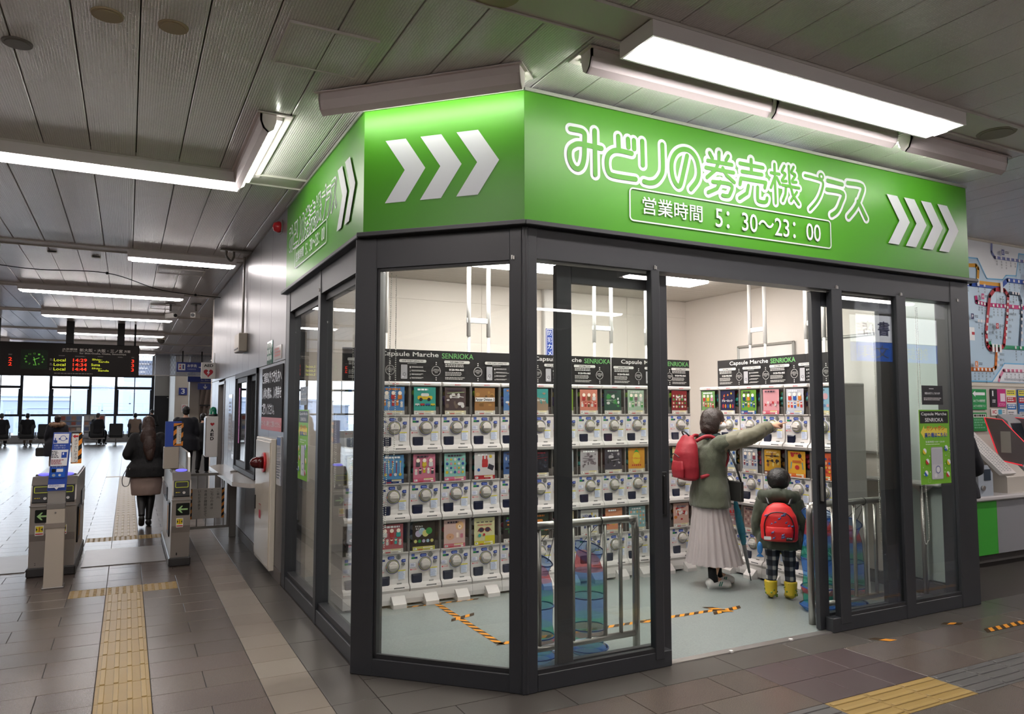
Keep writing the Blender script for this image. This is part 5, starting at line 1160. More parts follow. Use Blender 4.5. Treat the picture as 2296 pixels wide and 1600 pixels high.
t = thing('direction_sign', 'blue platform sign with white train direction partly behind the column', 'sign', (1.92, 29.6, 2.55)); MB().box(0, 0, 0, 1.0, .08, .33).build('plate', SB, t); MB().box(.35, 0, -.28, .95, .08, -.05).build('lower_plate', SB, t)
p = Print(.001); p.text('新大阪・', .45, .13, .95, .27, WHITEP, 2, off=.02); p.text('for Shin-Osaka', .45, .04, .95, .1, '#c8cce8', 2); p.line([(.6,-.09),(.6,-.24)], .03, WHITEP); p.line([(.54,-.17),(.6,-.24),(.66,-.17)], .03, WHITEP); p.build('lettering', t)
MB().cyl((.5, .04, .33), (.5, .04, .87), .02).build('rod', MATTE, t)
t = thing('platform_number_sign', 'square blue sign with white number 3 on the beige wall', 'sign', (1.93, 34.95, 2.17)); MB().box(0, 0, 0, .33, .04, .30).build('plate', SB, t); p = Print(.001); p.text('3', .09, .04, .24, .26, WHITEP, 3, off=.02); p.build('lettering', t)
t = thing('no_smoking_sign', 'small white no smoking sign below the number 3', 'sign', (2.05, 34.95, 1.42)); MB().box(0, 0, 0, .24, .03, .34).build('plate', WHITE, t); p = Print(.001); p.ring(.12, .22, .08, .018, '#c03040'); p.line([(.07,.27),(.17,.17)], .016, '#c03040'); p.line([(.07,.21),(.16,.21)], .02, '#333333'); p.greek(.04, .04, .2, .09, 1, '#444444', 2); p.build('lettering', t)

# ---------------------------------------------------------------- far benches, racks
SEAT = mat('black_vinyl_seat', '#16181a', .45)
def bench_seat(x, label):
    t = thing('waiting_seat', label, 'seat', (x, 37.4, 0), 0, 'black seats facing the windows')
    MB().box(-.27, -.04, .36, .27, .04, .92, .03).build('backrest', SEAT, t); MB().box(-.27, 0, .30, .27, .48, .40, .03).build('seat', SEAT, t)
    MB().box(-.31, .0, .34, -.28, .42, .58, .01).box(.28, 0, .34, .31, .42, .58, .01).build('armrest', SEAT, t); MB().box(-.3, .16, .24, .3, .22, .30).cyl((0, .19, .25), (0, .19, .02), .03).box(-.03, -.05, 0, .03, .45, .03).build('leg', STEELD, t)
for x, l in ((-4.66, 'black seat at the left picture edge with a dark coated sitter'), (-3.75, 'black seat second from the left picture edge'), (-3.08, 'black seat half hidden by the fur-hooded woman'), (-1.16, 'black seat of the lone sitter in the middle'), (-.42, 'empty black seat between the two right sitters'), (.32, 'black seat of the sitter near the walking woman')): bench_seat(x, l)
for x, l in ((-2.62, 'left leaflet rack with rows of brochures before the windows'), (-1.72, 'right leaflet rack with pale brochures before the windows')):
    t = thing('leaflet_rack', l, 'rack', (x, 38.3, 0)); b = MB().box(0, .1, .15, .83, .14, 1.30).box(0, 0, .0, .04, .3, .15).box(.79, 0, 0, .83, .3, .15)
    b.build('back_panel', mat('rack_grey', '#b4b4b6', .4), t)
    rg = random.Random(int(x*10)); 
    for r in range(4):
        z = .28+.25*r; s = MB().box(0, -.02+.02*r, z, .83, .1, z+.02).box(0, -.03+.02*r, z, .83, -.02+.02*r, z+.07); s.build('shelf', mat('rack_clear', '#c8c8cc', .2), t)
        p = Print(.001)
        for c in range(4): p.rect(.03+.2*c, z+.03, .19+.2*c, z+.21, rg.choice(('#c9a08a', '#8c9cc0', '#d8d4d0', '#b86a5c', '#e4dccc') if r else ('#e2e2e4', '#dcdce0')))
        p.build('leaflet', t, (0, .03, 0))

# ---------------------------------------------------------------- ticket gates
GATE = mat('gate_steel', '#a8a29b', .3, .75, var=.05, vscale=4); GATEB = mat('gate_beige', '#a69c8e', .4); VIO = emit('reader_glow', '#6a66e8', .9); ARW = emit('gate_arrow', '#a8e08a', .55)
STRB = '#1c1a19'; STRO = '#e08a34'
def gate_front(t, x, w, num, arrow=True):
    """one reader head and front panel; local x at the left of the panel, front at local y=0"""
    MB().prism([(.03, .84), (.0, .70), (.0, .655), (.11, .655), (.20, .915), (.12, .915)], x+.0, x+w, 'x').build('reader_head', GATE, t)
    b = MB(); b.prism([(-.006, .69), (.0, .68), (.035, .69), (.09, .845), (.075, .855), (.02, .84)], x+.012, x+w-.012, 'x'); r = b.build('reader_face', BLACK, t)
    m = Matrix.Rotation(math.radians(-11), 4, 'X'); p = Print(.0006); p.d = 0
    p.frame(x+.025, .775, x+w-.025, .835, .006, '#c4d048', .01); p.disc(x+w*.62, .725, .013, '#d8d4d0'); p.text('T', x+w*.62-.007, .717, x+w*.62+.007, .735, '#222222', 1); p.greek(x+.03, .718, x+w*.5, .732, 1, '#c8b43a', 3)
    o = p.build('reader_print', t, (0, -.16, .02)); o.rotation_euler = (math.radians(-11), 0, 0); o.location = (0, -.008-.0+.0, 0)
    o.location = (0, -.147, .012)
    MB().lathe([(0, 0), (.05, .0), (.05, -.004)], 24).build('glow_ring', VIO, t, (x+w*.5, .16, .935), (math.radians(15), 0, 0)).scale = (1.1, .8, 1)
    MB().prism([(.10, .88), (.22, .93), (.24, .925), (.12, .868)], x+.015, x+w-.015, 'x').build('reader_top', BLACK, t)
    p = Print(.0006); p.d = -.003
    if arrow:
        p.rrect(x+w*.22, .50, x+w*.95, .62, .01, '#151815')
        p.build('arrow_panel', t)
        q = Print(.0004); q.d = -.0045; a = x+w*.30; q._a([(a,.56),(a+.035,.595),(a+.048,.595),(a+.03,.568),(a+w*.55,.568),(a+w*.55,.552),(a+.03,.552),(a+.048,.525),(a+.035,.525)], [(0,1,2,3,6,7,8),(3,4,5,6)], '#a4cc8c'); q.build('arrow', t)
    p = Print(.0006); p.d = -.003; p.rect(x+w*.25, .385, x+w*.62, .475, '#e8e6e0'); p.rect(x+w*.28, .415, x+w*.59, .468, '#e0cc30'); p._a([(x+w*.29,.425),(x+w*.36,.44),(x+w*.29,.458)], [(0,1,2)], '#222222'); p._a([(x+w*.58,.425),(x+w*.51,.44),(x+w*.58,.458)], [(0,1,2)], '#222222'); p.rect(x+w*.42, .42, x+w*.45, .462, '#b82c30'); p.rect(x+w*.27, .395, x+w*.6, .405, '#c04040')
    p.text(num, x+w*.28, .115, x+w*.28+.012, .14, '#333333', 1); p.build('sticker', t)
def gate(label, x0, y0, w, L, fronts, wall_h):
    t = thing('ticket_gate', label, 'ticket gate', (x0, y0, 0))
    pr = [(.045, .085), (.035, .2), (.02, .33), (.0, .40), (.0, .655), (.11, .655), (.2, .90), (L, .90), (L, .66), (L-.02, .40), (L-.05, .085)]
    MB().prism(pr, 0, w, 'x').build('cabinet', GATE, t); MB().box(-.015, .02, 0, w+.015, L+.0, .085, .01).build('kick_base', mat('gate_base', '#2c2b2b', .4), t)
    MB().box(.012, .25, .90, w-.012, L-.02, .915, .004).build('top_plate', mat('gate_top', '#77736e', .25, .6), t)
    for i, (fx, fw, n) in enumerate(fronts): gate_front(t, fx, fw, n, i == 0)
    for s, xx in ((-1, -.012), (1, w-.0)):
        MB().box(xx, .3, .25, xx+.012, .62, .60, .02).build('flap_housing', BLACK, t); MB().box(xx-.004, .42, .30, xx+.016, .5, .56, .006).build('flap', mat('flap_orange', '#b07a2c', .4), t)
        MB().box(xx+.002, .9, .55, xx+.010, L-.15, .70).build('side_panel', mat('gate_side', '#3d424c', .2, .4), t)
    MB().box(-.006, -.012, .645, w+.006, .03, .66, .004).build('bumper', STEEL, t)
    if wall_h: MB().prism([(.18, .90), (.22, 1.06), (.30, 1.10), (L-.1, 1.10), (L-.05, .9)], w-.022, w, 'x').build('side_rail', STEEL, t)
    return t
gate('left steel ticket gate with two reader heads and a green arrow', -.77, 8.20, .365, 1.62, ((.0, .185, '2'), (.19, .175, '1')), False)
gate('right steel ticket gate with violet reader ring and green arrow panel', .42, 8.14, .17, 1.9, ((.0, .17, '1'),), True)
def stripes(p, x0, z0, x1, z1, w=.06):
    p.rect(x0, z0, x1, z1, STRB); n = int((z1-z0+(x1-x0))/w)+1
    for i in range(0, n, 2):
        a = z0-(x1-x0)+i*w; pts = [(x0, a), (x1, a+(x1-x0)), (x1, a+(x1-x0)+w), (x0, a+w)]
        pts = [(x, min(max(z, z0), z1)) for x, z in pts]; p.poly(pts, STRO)
# intercom post
t = thing('intercom_post', 'beige post with blue intercom sign in front of the left ticket gate', 'post', (-.60, 7.66, 0), .02)
PB = mat('post_beige', '#b0a699', .45)
MB().prism([(.0, .0), (.145, .0), (.14, .68), (.005, .68)], 0, .15, 'y').build('column', PB, t); MB().box(-.002, -.006, .52, .147, .15, .56).build('band', mat('band_taupe', '#837a72', .4), t)
MB().box(.0, .0, .68, .142, .14, .73, .003).build('collar', STEELD, t); MB().box(.004, .02, .73, .138, .13, .84, .002).build('neck', STEEL, t)
MB().prism([(.0, .84), (.142, .84), (.165, 1.345), (.032, 1.345)], 0, .05, 'y').build('sign_body', mat('sign_blue_panel', '#2748a0', .35), t)
MB().cyl((.07, .0, .65), (.07, -.006, .65), .008).build('lock', STEELD, t)
p = Print(.0006); p.d = -.002
def sk(x, z): return (x+(z-.84)*.05, z)
def skr(x0, z0, x1, z1, c): p.poly([sk(x0,z0), sk(x1,z0), sk(x1,z1), sk(x0,z1)], c)
skr(.012, 1.25, .125, 1.335, '#e8e8ee'); p.ring(.105, 1.295, .024, .004, '#2748a0'); p.disc(.078, 1.29, .007, '#2748a0'); p.disc(.132, 1.29, .007, '#2748a0'); p._a([(.036,1.255),(.06,1.255),(.062,1.275),(.05,1.28),(.05,1.3),(.044,1.3),(.042,1.28),(.034,1.28)], [(0,1,2,3,4,5,6,7)], '#2748a0')
p.text('お問い合わせ', .04, 1.225, .125, 1.24, '#dfe4f4', 1); p.text('インターホン', .04, 1.205, .125, 1.22, '#dfe4f4', 1)
skr(.006, 1.055, .13, 1.195, '#e6e6ea'); p.greek(.022, 1.12, .08, 1.185, 5, '#44484f', 3); skr(.082, 1.125, .122, 1.175, '#2748a0'); skr(.09, 1.15, .1, 1.17, '#dfe4f4'); p.greek(.022, 1.065, .13, 1.11, 4, '#9a4450', 5)
skr(.012, .955, .122, 1.04, '#1f57b8'); p.text('インターホン', .03, 1.042, .115, 1.052, '#dfe4f4', 1); skr(.02, 1.0, .05, 1.03, '#16181c'); skr(.056, 1.003, .105, 1.03, '#e8e8ee'); p.disc(.045, .975, .013, '#9aa4b0'); p.disc(.09, .975, .010, '#c4ccd4')
skr(.004, .868, .128, .895, '#e8e8ee'); p.greek(.015, .874, .12, .89, 2, '#2748a0', 8); p.poly([(.055,.867),(.085,.867),(.07,.85)], '#e8e8ee'); p.build('sign_print', t)
MB().box(.168, .02, 1.07, .25, .03, 1.345, .001).build('side_board', mat('side_board', '#222222', .5), t)
p = Print(.0006); p.d = .0192; stripes(p, .168, 1.07, .25, 1.345, .045); p.rect(.172, 1.08, .222, 1.335, '#e4e2dc'); p.vtext('よびだしボタン', .19, 1.29, .028, '#222222'); p._a([(.176,1.31),(.196,1.328),(.196,1.318),(.22,1.318),(.22,1.302),(.196,1.302),(.196,1.292)], [(0,1,2,3,4,5,6)], '#b82c34'); p.build('call_print', t)
MB().box(-.01, -.01, 0, .155, .16, .012, .003).build('foot_plate', STEELD, t)
# second intercom seen from behind on the right gate
t = thing('intercom_post', 'grey box with plain blue sign back and striped board above the right gate', 'post', (.355, 8.75, .0))
MB().box(0, 0, .918, .15, .12, 1.15, .004).build('box', PB, t); MB().box(.01, .02, 1.15, .17, .06, 1.42, .003).build('sign_back', mat('sign_blue_panel', '#2748a0', .35), t)
p = Print(.0006); p.d = .005; stripes(p, .09, 1.16, .185, 1.40, .05); p.rect(.12, 1.18, .165, 1.37, '#d8d6d0'); p.vtext('よびだしボタン', .142, 1.34, .022, '#222222'); p.ring(.145, 1.355, .012, .005, '#b82c34', 12, a0=-1, a1=3); p.build('call_print', t)
# fence gate
t = thing('fence_gate', 'low grey barred gate with a striped notice between ticket gate and steel wall', 'gate', (.62, 9.75, 0))
FN = mat('fence_grey', '#8b8884', .35, .7)
MB().box(.52, -.03, 0, .60, .03, .80, .004).build('post', FN, t); MB().box(0, -.02, .75, .52, .02, .78).box(0, -.02, .12, .52, .02, .15).box(.49, -.015, .12, .52, .015, .75).build('frame', FN, t)
for i in range(5): MB().box(.05+.1*i, -.008, .15, .062+.1*i, .008, .75).build('bar', FN, t)
MB().box(.07, -.02, .24, .46, -.012, .60).build('notice_board', mat('notice_pale', '#d6d0c8', .5), t)
p = Print(.0008); p.d = -.021; stripes(p, .07, .24, .10, .60, .04); stripes(p, .43, .24, .46, .60, .04)
for i, s in enumerate(('ご案内', 'こちらの扉は', '係員が開閉させて', 'いただきます')): p.vtext(s, .37-.07*i, .585-.0*i, .036, '#55504c')
p.build('notice_print', t)

# ---------------------------------------------------------------- ticket machines at the right
MAP_Y = 4.8
BW = mat('booth_beige', '#c0bab0', .4)
st('trim_7', MB().box(6.16, 4.80, 1.79, 14, 5.02, 1.84, .01).box(6.16, 4.80, 3.385, 14, 5.02, 3.42, .008), CREAM)
t = thing('route_map', 'large pale blue railway route map above the ticket machines', 'map', (0, MAP_Y, 0)); MB().box(6.3, .0, 1.84, 10.6, .03, 3.385).build('panel', mat('map_blue', '#b9d3e6', .35), t)
p = Print(.0008); p.d = -.001
p.poly([(8.017,3.385),(8.46,3.385),(10.5,3.385),(10.5,3.323),(9.091,3.323),(8.979,3.319),(8.91,3.057),(8.71,3.046),(8.645,2.993),(8.347,2.981),(8.188,3.19),(8.017,3.185)], '#eceef0'); p.poly([(8.359,1.852),(10.5,1.852),(10.5,2.06),(8.985,2.06),(8.601,2.055)], '#e6eaf0')
MAP = {'or': [[(8.011, 3.098), (8.144, 3.11), (8.184, 3.078), (8.165, 2.931)], [(8.15, 2.924), (8.59, 2.929)]], 'bl': [[(7.921, 2.891), (8.034, 2.898), (8.578, 2.902), (8.726, 2.994), (9.6, 2.996)]], 'rd': [[(8.586, 2.881), (8.465, 2.866), (8.371, 2.789), (8.273, 2.381), (8.283, 2.254), (8.327, 2.204), (8.503, 2.204), (8.597, 2.255), (8.685, 2.602), (8.718, 2.819), (8.656, 2.874), (8.585, 2.875)]], 'mg': [[(8.124, 2.777), (8.134, 2.709), (8.305, 2.691), (9.6, 2.708)]], 'nv': [[(8.745, 2.851), (8.94, 2.847), (8.976, 2.777), (8.971, 2.595), (8.901, 2.243)]], 'gn': [[(8.334, 2.291), (8.349, 2.234), (9.6, 2.241)]], 'og': [[(7.6, 1.975), (8.368, 1.979), (8.429, 2.004), (8.463, 2.191)]], 'pk': [[(8.473, 1.85), (8.5, 1.901), (8.575, 1.978), (9.6, 1.976)]], 'pu': [[(8.46, 3.385), (8.452, 3.286), (8.503, 3.231), (9.6, 3.243)]], 'lb': [[(7.2, 3.185), (8.017, 3.185), (8.188, 3.19), (8.347, 2.981), (8.645, 2.993), (8.71, 3.046), (8.91, 3.057), (8.979, 3.319), (9.9, 3.323)], [(7.2, 1.85), (7.923, 1.85), (8.359, 1.852), (8.601, 2.055), (9.9, 2.06)]]}
LC = {'or': '#dfa12f', 'bl': '#2d56b4', 'rd': '#b92f3c', 'mg': '#c8347c', 'nv': '#2d4560', 'gn': '#2f9068', 'og': '#dc7c30', 'pk': '#d887a4', 'pu': '#8088bc', 'lb': '#7cc0e8'}
for k, w in (('lb', .014), ('pu', .035), ('pk', .035), ('og', .042), ('mg', .045), ('nv', .035), ('gn', .042), ('bl', .05), ('or', .04), ('rd', .045)):
    for L in MAP[k]: p.line(L, w, LC[k])
def stops(L, n, names, w=.03, side=-1):
    (a, b), (c, d) = L
    for i in range(n):
        f = i/(max(1, n-1)); x, z = a+(c-a)*f, b+(d-b)*f; p.rect(x-w/2, z-w/2, x+w/2, z+w/2, '#e9e7ea'); p.d += p.step
        s = names[i % len(names)]
        if side: p.vtext(s, x-.014, z-.03 if side < 0 else z+.04+.03*len(s), .028, '#2e3440'); p.d += p.step
        else: p.text(s, x+.035, z-.013, x+.035+.026*len(s), z+.013, '#2e3440', 1)
stops([(8.53, 3.231), (9.5, 3.243)], 12, ['和田', '安曇川', '北小松', '志賀', '比良', '近江舞子', '堅田', '雄琴', '坂本', '唐崎', '大津京', '山科'])
stops([(7.6, 2.893), (7.98, 2.896)], 3, ['芦屋', '西宮', '立花']); stops([(8.165, 2.90), (8.28, 2.90)], 2, ['尼崎', '塚本']); stops([(8.75, 2.994), (9.5, 2.996)], 9, ['新大阪', '東淀川', '吹田', '岸辺', '千里丘', '茨木', '総持寺', '摂津', '高槻'])
stops([(8.16, 2.70), (8.27, 2.695)], 3, ['加島', '御幣島', '海老江']); stops([(8.43, 2.69), (8.65, 2.695)], 4, ['新福島', '北新地', '天満橋', '城北詰']); stops([(8.80, 2.70), (9.3, 2.705)], 5, ['京橋', '鴫野', '放出', '徳庵', '鴻池'])
stops([(8.31, 2.56), (8.277, 2.30)], 4, ['野田', '西九条', '弁天町', '大正'], side=0); stops([(8.70, 2.75), (8.63, 2.34)], 7, ['桜ノ宮', '京橋', '大阪城公園', '森ノ宮', '玉造', '鶴橋', '桃谷'], side=0)
stops([(8.80, 2.238), (9.4, 2.24)], 7, ['東部市場', '平野', '加美', '久宝寺', '八尾', '志紀', '柏原']); stops([(8.02, 1.977), (8.36, 1.979)], 6, ['和歌山', '日根野', '熊取', '東岸和田', '和泉', '鳳']); stops([(8.60, 1.977), (9.4, 1.977)], 11, ['高田', '御所', '掖上', '吉野口', '北宇智', '五条', '大和二見', '隅田', '橋本', '高野口', '粉河'])
stops([(8.96, 2.72), (8.92, 2.33)], 6, ['長瀬', '衣摺', '高井田', '新加美', 'JR俊徳道', '河内永和'], side=0); stops([(8.79, 2.85), (8.9, 2.85)], 3, ['南吹田', '淡路', '城東'])
stops([(8.452, 2.15), (8.44, 2.03)], 3, ['南田辺', '鶴ケ丘', '長居'], side=0); stops([(8.12, 2.50), (8.22, 2.50)], 3, ['桜島', 'ユニバーサルシティ', '安治川口'])
p.rect(8.55, 2.84, 8.595, 2.96, '#ecebec'); p.text('大阪', 8.52, 2.70, 8.6, 2.8, '#2e3440', 2, rot=0); p.rect(8.12, 2.88, 8.16, 2.96, '#ecebec')
for x in (8.36, 8.42, 8.49): p.rect(x-.02, 2.17, x+.02, 2.26, '#ecebec'); p.vtext(('今宮', '新今宮', '天王寺')[int(round((x-8.36)/.065))], x-.02, 2.46, .045, '#2e3440')
for s, x, z, c in (('H', 8.20, 2.77, '#c8347c'), ('O', 8.44, 2.46, '#b92f3c'), ('P', 7.99, 2.54, '#2a2c5c'), ('E', 8.60, 3.29, '#5a64a8'), ('R', 8.02, 2.03, '#dc7c30')):
    p.rect(x-.025, z-.03, x+.025, z+.03, c); p.text(s, x-.013, z-.018, x+.013, z+.018, WHITEP, 2, off=.02); p.greek(x+.035, z-.015, x+.12, z+.015, 2, '#3a4050', int(x*10))
p.rect(9.05, 2.83, 9.12, 3.09, '#c03038'); p.vtext('千里丘', 9.06, 3.08, .06, WHITEP); p.rect(7.9, 2.28, 8.0, 2.42, '#eef0f2'); p.rect(7.95, 2.34, 8.0, 2.37, '#c03040'); p.greek(8.5, 1.86, 8.95, 1.885, 2, '#55606c', 9)
p.build('map_print', t)
t = thing('ticket_counter', 'white counter with green and grey front under the route map', 'counter', (0, 0, 0))
MB().box(6.16, 4.38, .655, 13.9, 4.82, .70, .012).build('worktop', mat('counter_top', '#c6c3c3', .25), t)
x = 6.18
for i in range(9):
    x1 = x+(.52 if i % 2 == 0 else .32) if False else [6.18, 6.8, 7.36, 7.70, 8.42, 9.2, 9.54, 10.3, 11.1, 11.5][i+1]; c = [0, 1, 2, 0, 0, 2, 0, 0, 2][i]
    MB().box([6.18, 6.8, 7.36, 7.70, 8.42, 9.2, 9.54, 10.3, 11.1][i]+.001, 4.43, .13, x1-.001, 4.46, .655).build('front_panel', [mat('counter_grey', '#8f9094', .4), mat('counter_grey2', '#97989c', .4), mat('counter_green', '#3fa238', .35)][c], t)
MB().box(6.18, 4.60, 0, 13.9, 4.8, .655).build('plinth', mat('plinth_grey', '#6b6864', .5), t)
bw = st('wall_machines', MB().box(6.16, 4.80, .70, 13.9, 5.02, 1.79), BW)
def sheet(name, label, x0, z0, x1, z1, base, draw, cat='notice'):
    t = thing(name, label, cat, (x0, 4.796, z0)); MB().box(0, -.012, 0, x1-x0, 0, z1-z0, .003).build('plate', base, t)
    p = Print(.0006); p.d = -.0125; draw(p, x1-x0, z1-z0); p.build('print', t)
GS = mat('sign_green', '#23904e', .4)
def dr1(p, w, h):
    p._a([(.02,h*.78),(.07,h*.92),(.07,h*.84),(w-.03,h*.84),(w-.03,h*.70),(.07,h*.70),(.07,h*.62)], [(0,1,2,3,4,5,6)], WHITEP); p.text('みどりの券売機', .03, h*.36, w-.03, h*.5, WHITEP, 2, off=.01); p.text('みどりの券売機プラス', .03, h*.12, w-.03, h*.24, WHITEP, 2)
sheet('green_notice', 'green sign with white arrow at the left end of the ticket machines', 7.95, 1.545, 8.22, 1.765, GS, dr1)
def dr2(p, w, h): p.rect(.02, h*.74, w-.02, h*.92, '#e8e8e4'); p.greek(.03, h*.77, w-.03, h*.89, 1, '#222222', 2, .9); p.greek(.03, h*.1, w-.03, h*.65, 4, '#7ac09a', 4)
sheet('green_notice', 'second green notice with a white band below the arrow sign', 7.95, 1.315, 8.21, 1.515, GS, dr2)
def dr3(p, w, h): p.rect(w*.42, 0, w, h, '#c2347c'); p.text('1', .02, h*.6, .045, h*.9, WHITEP, 2); p.rect(w*.62, h*.3, w*.95, h*.75, '#e8d8e4'); p.greek(.02, h*.2, w*.36, h*.4, 2, WHITEP, 4); p.text('ICOCA', w*.5, h*.06, w*.9, h*.22, '#f4c0dc', 2)
sheet('machine_header', 'black and magenta header number 1 above a ticket machine', 8.30, 1.575, 8.57, 1.77, mat('header_black', '#222126', .4), dr3)
def dr4(p, w, h): p.text('IC', .02, h*.3, .09, h*.8, '#b82c3c', 2, off=.03); p.rrect(.12, h*.2, .19, h*.9, .01, '#5aa8c8'); p.greek(.2, h*.3, w-.02, h*.8, 2, '#888888', 4)
sheet('card_strip', 'white strip with red IC mark under the magenta header', 8.30, 1.48, 8.57, 1.555, WHITE, dr4)
def dr5(p, w, h):
    for i, c in enumerate(('#e8e04a', '#b8343c', '#3c74b4', '#d8d8dc')): p.rect(.005, h*(.78-.25*i), w-.005, h*(.97-.25*i), c); p.greek(.02, h*(.8-.25*i), w-.02, h*(.95-.25*i), 2, '#e8e8e8' if i in (1, 2) else '#6a6a6a', i)
sheet('notice_strip', 'vertical strip of yellow red and blue notices on the ticket machine wall', 8.585, 1.46, 8.765, 1.77, WHITE, dr5)
sheet('notice_strip', 'blue and white leaflet at the right picture edge on the ticket machine wall', 8.81, 1.45, 9.1, 1.77, mat('leaflet_blue', '#3c6ca4', .4), dr5)
def dr6(p, w, h): p.greek(.03, .03, w-.03, h-.03, 5, '#666666', 3); p.rect(0, h-.02, w, h, '#222222')
sheet('machine_screen_label', 'grey lettered label behind the red-edged divider', 8.50, 1.05, 8.80, 1.44, mat('label_grey', '#aeb0b0', .3), dr6)
# sloping fare list
t = thing('fare_list', 'sloping white fare table leaning over the counter', 'fare table', (0, 0, 0)); b = MB()
Q = [(7.62, 4.74, 1.33), (7.90, 4.74, 1.31), (8.10, 4.45, .90), (7.86, 4.45, .90)]
b.add(Q + [(a, y+.03, z-.02) for a, y, z in Q], [(0,1,2,3),(7,6,5,4),(0,4,5,1),(1,5,6,2),(2,6,7,3),(3,7,4,0)]); b.build('board', WHITE, t)
p = Print(.0); p.d = 0; o0, u, v = Vector(Q[3]), Vector(Q[2])-Vector(Q[3]), Vector(Q[0])-Vector(Q[3]); n = u.cross(v).normalized(); n = n if n.y < 0 else -n
q = Print(.0); rg = random.Random(4); b = MB()
for r in range(24):
    for c in range(4):
        a0 = .08+.22*c; a1 = a0+rg.uniform(.08, .16); z0 = .06+.035*r; P = [tuple(o0+u*a+v*zq+n*.002) for a, zq in ((a0, z0), (a1, z0), (a1, z0+.012), (a0, z0+.012))]; b.add(P, [(0,1,2,3)])
b.build('fare_rows', mat('ink_grey', '#8b8f94', .5), t); b = MB(); P = [tuple(o0+u*a+v*zq+n*.002) for a, zq in ((.2, .93), (.8, .93), (.8, .965), (.2, .965))]; b.add(P, [(0,1,2,3)]).build('title', mat('ink_blue', '#5a78a8', .5), t)
MB().prism([(4.46, .70), (4.79, .70), (4.79, 1.28), (4.46, .86)], 7.95, 8.30, 'x').build('body', BW, t); MB().prism([(4.44, .70), (4.79, .70), (4.79, 1.2), (4.44, .84)], 8.30, 8.33, 'x').build('side_cheek', mat('cheek_cream', '#cbc6b4', .4), t)
t = thing('ticket_machine', 'pale blue grey coin unit on the counter beside the man', 'ticket machine', (7.40, 4.42, .70)); MB().prism([(0, 0), (.24, 0), (.24, .22), (.16, .30), (.0, .30)], 0, .26, 'y').build('body', mat('coin_unit', '#a9b2bc', .3), t); MB().box(.09, -.006, .15, .2, 0, .26, .01).build('screen', mat('unit_dark', '#3a4450', .2), t)
b = MB(); b.cyl((.06, .0, .08), (.06, -.02, .08), .025, n=14).build('tray', STEEL, t); MB().tube([(.06+.05*math.cos(2*PI*k/16), .1+.05*math.sin(2*PI*k/16), .33) for k in range(16)], .008, 6, closed=True).build('ring', mat('ring_olive', '#8a8c4a', .4), t)
RG = emit('red_divider_edge', '#d02a38', .7); DV = clear('smoky_divider', '#b0a4a6', opaque=.55, ocol='#8f8788', gl=.5)
for dx, l in ((0, 'smoky divider panel with glowing red edge between ticket machines'), (.52, 'second red-edged divider at the right picture edge')):
    t = thing('divider_panel', l, 'divider', (8.12+dx, 0, 0)); 
    pr = [(4.76, 1.46), (4.58, 1.44), (4.36, 1.20), (4.33, 1.06), (4.40, .98), (4.62, 1.02)]
    b = MB(); b.M = Matrix.Shear('XZ', 4, (0, 0)) if False else Matrix.Identity(4); b.prism(pr, 0, .012, 'x'); b.build('sheet', DV, t)
    MB().tube([(.006, y, z) for y, z in (pr[0], pr[5], pr[4])], .009, 6).tube([(.006, y, z) for y, z in pr[:4]], .006, 6).build('red_edge', RG, t); MB().box(-.002, 4.5, 1.1, 0, 4.6, 1.32).build('sticker', mat('divider_label', '#a8a49c', .5), t)
t = thing('ticket_machine', 'ticket machine screen block right of the red-edged divider', 'ticket machine', (8.40, 4.5, .70)); MB().prism([(0, 0), (.29, 0), (.29, .8), (.18, .72), (.05, .25), (0, .2)], 0, .42, 'x').build('body', mat('machine_grey', '#9a9c9e', .35), t); MB().prism([(.045, .27), (.172, .70), (.18, .70), (.055, .27)], .04, .38, 'x').build('screen', mat('screen_dark', '#2b3138', .1), t); MB().box(.1, -.02, .08, .3, .0, .16, .01).build('tray', STEEL, t)
# ---------------------------------------------------------------- people
def fuse(mb, voxel, smooth=3, fold=0.0, fscale=9.0, fseed=0.0, col=None):
    me = mb.mesh('tmp'); ob = bpy.data.objects.new('tmp', me); COL.objects.link(ob)
    r = ob.modifiers.new('r', 'REMESH'); r.mode = 'VOXEL'; r.voxel_size = voxel; r.use_smooth_shade = True
    if smooth: s = ob.modifiers.new('s', 'SMOOTH'); s.factor = .5; s.iterations = smooth
    bpy.context.view_layer.update(); out = bpy.data.meshes.new_from_object(ob.evaluated_get(bpy.context.evaluated_depsgraph_get()))
    bpy.data.objects.remove(ob); bpy.data.meshes.remove(me)
    if fold:
        nr = [v.normal.copy() for v in out.vertices]
        for v, n in zip(out.vertices, nr):
            q = Vector((v.co.x*fscale, v.co.y*fscale, v.co.z*fscale*.55+fseed)); v.co += n*fold*(noise.noise(q)+.5*noise.noise(q*2.3))
    out.polygons.foreach_set('use_smooth', [True]*len(out.polygons)); return out
def put(name, me, mats, parent, **k):
    me.name = name; me.materials.clear()
    for m in (mats if isinstance(mats, (list, tuple)) else [mats]): me.materials.append(m)
    return link(name, me, parent, **k)
SKIN = mat('skin', '#d3a58a', .5, var=.03); HAIRB = mat('black_hair', '#100d0c', .45, bump=.5, bscale=120); HAIRN = mat('dark_brown_hair', '#251712', .4, bump=.5, bscale=120)
EYE = mat('eye_dark', '#1a1210', .2); LIP = mat('lip', '#a86058', .5)
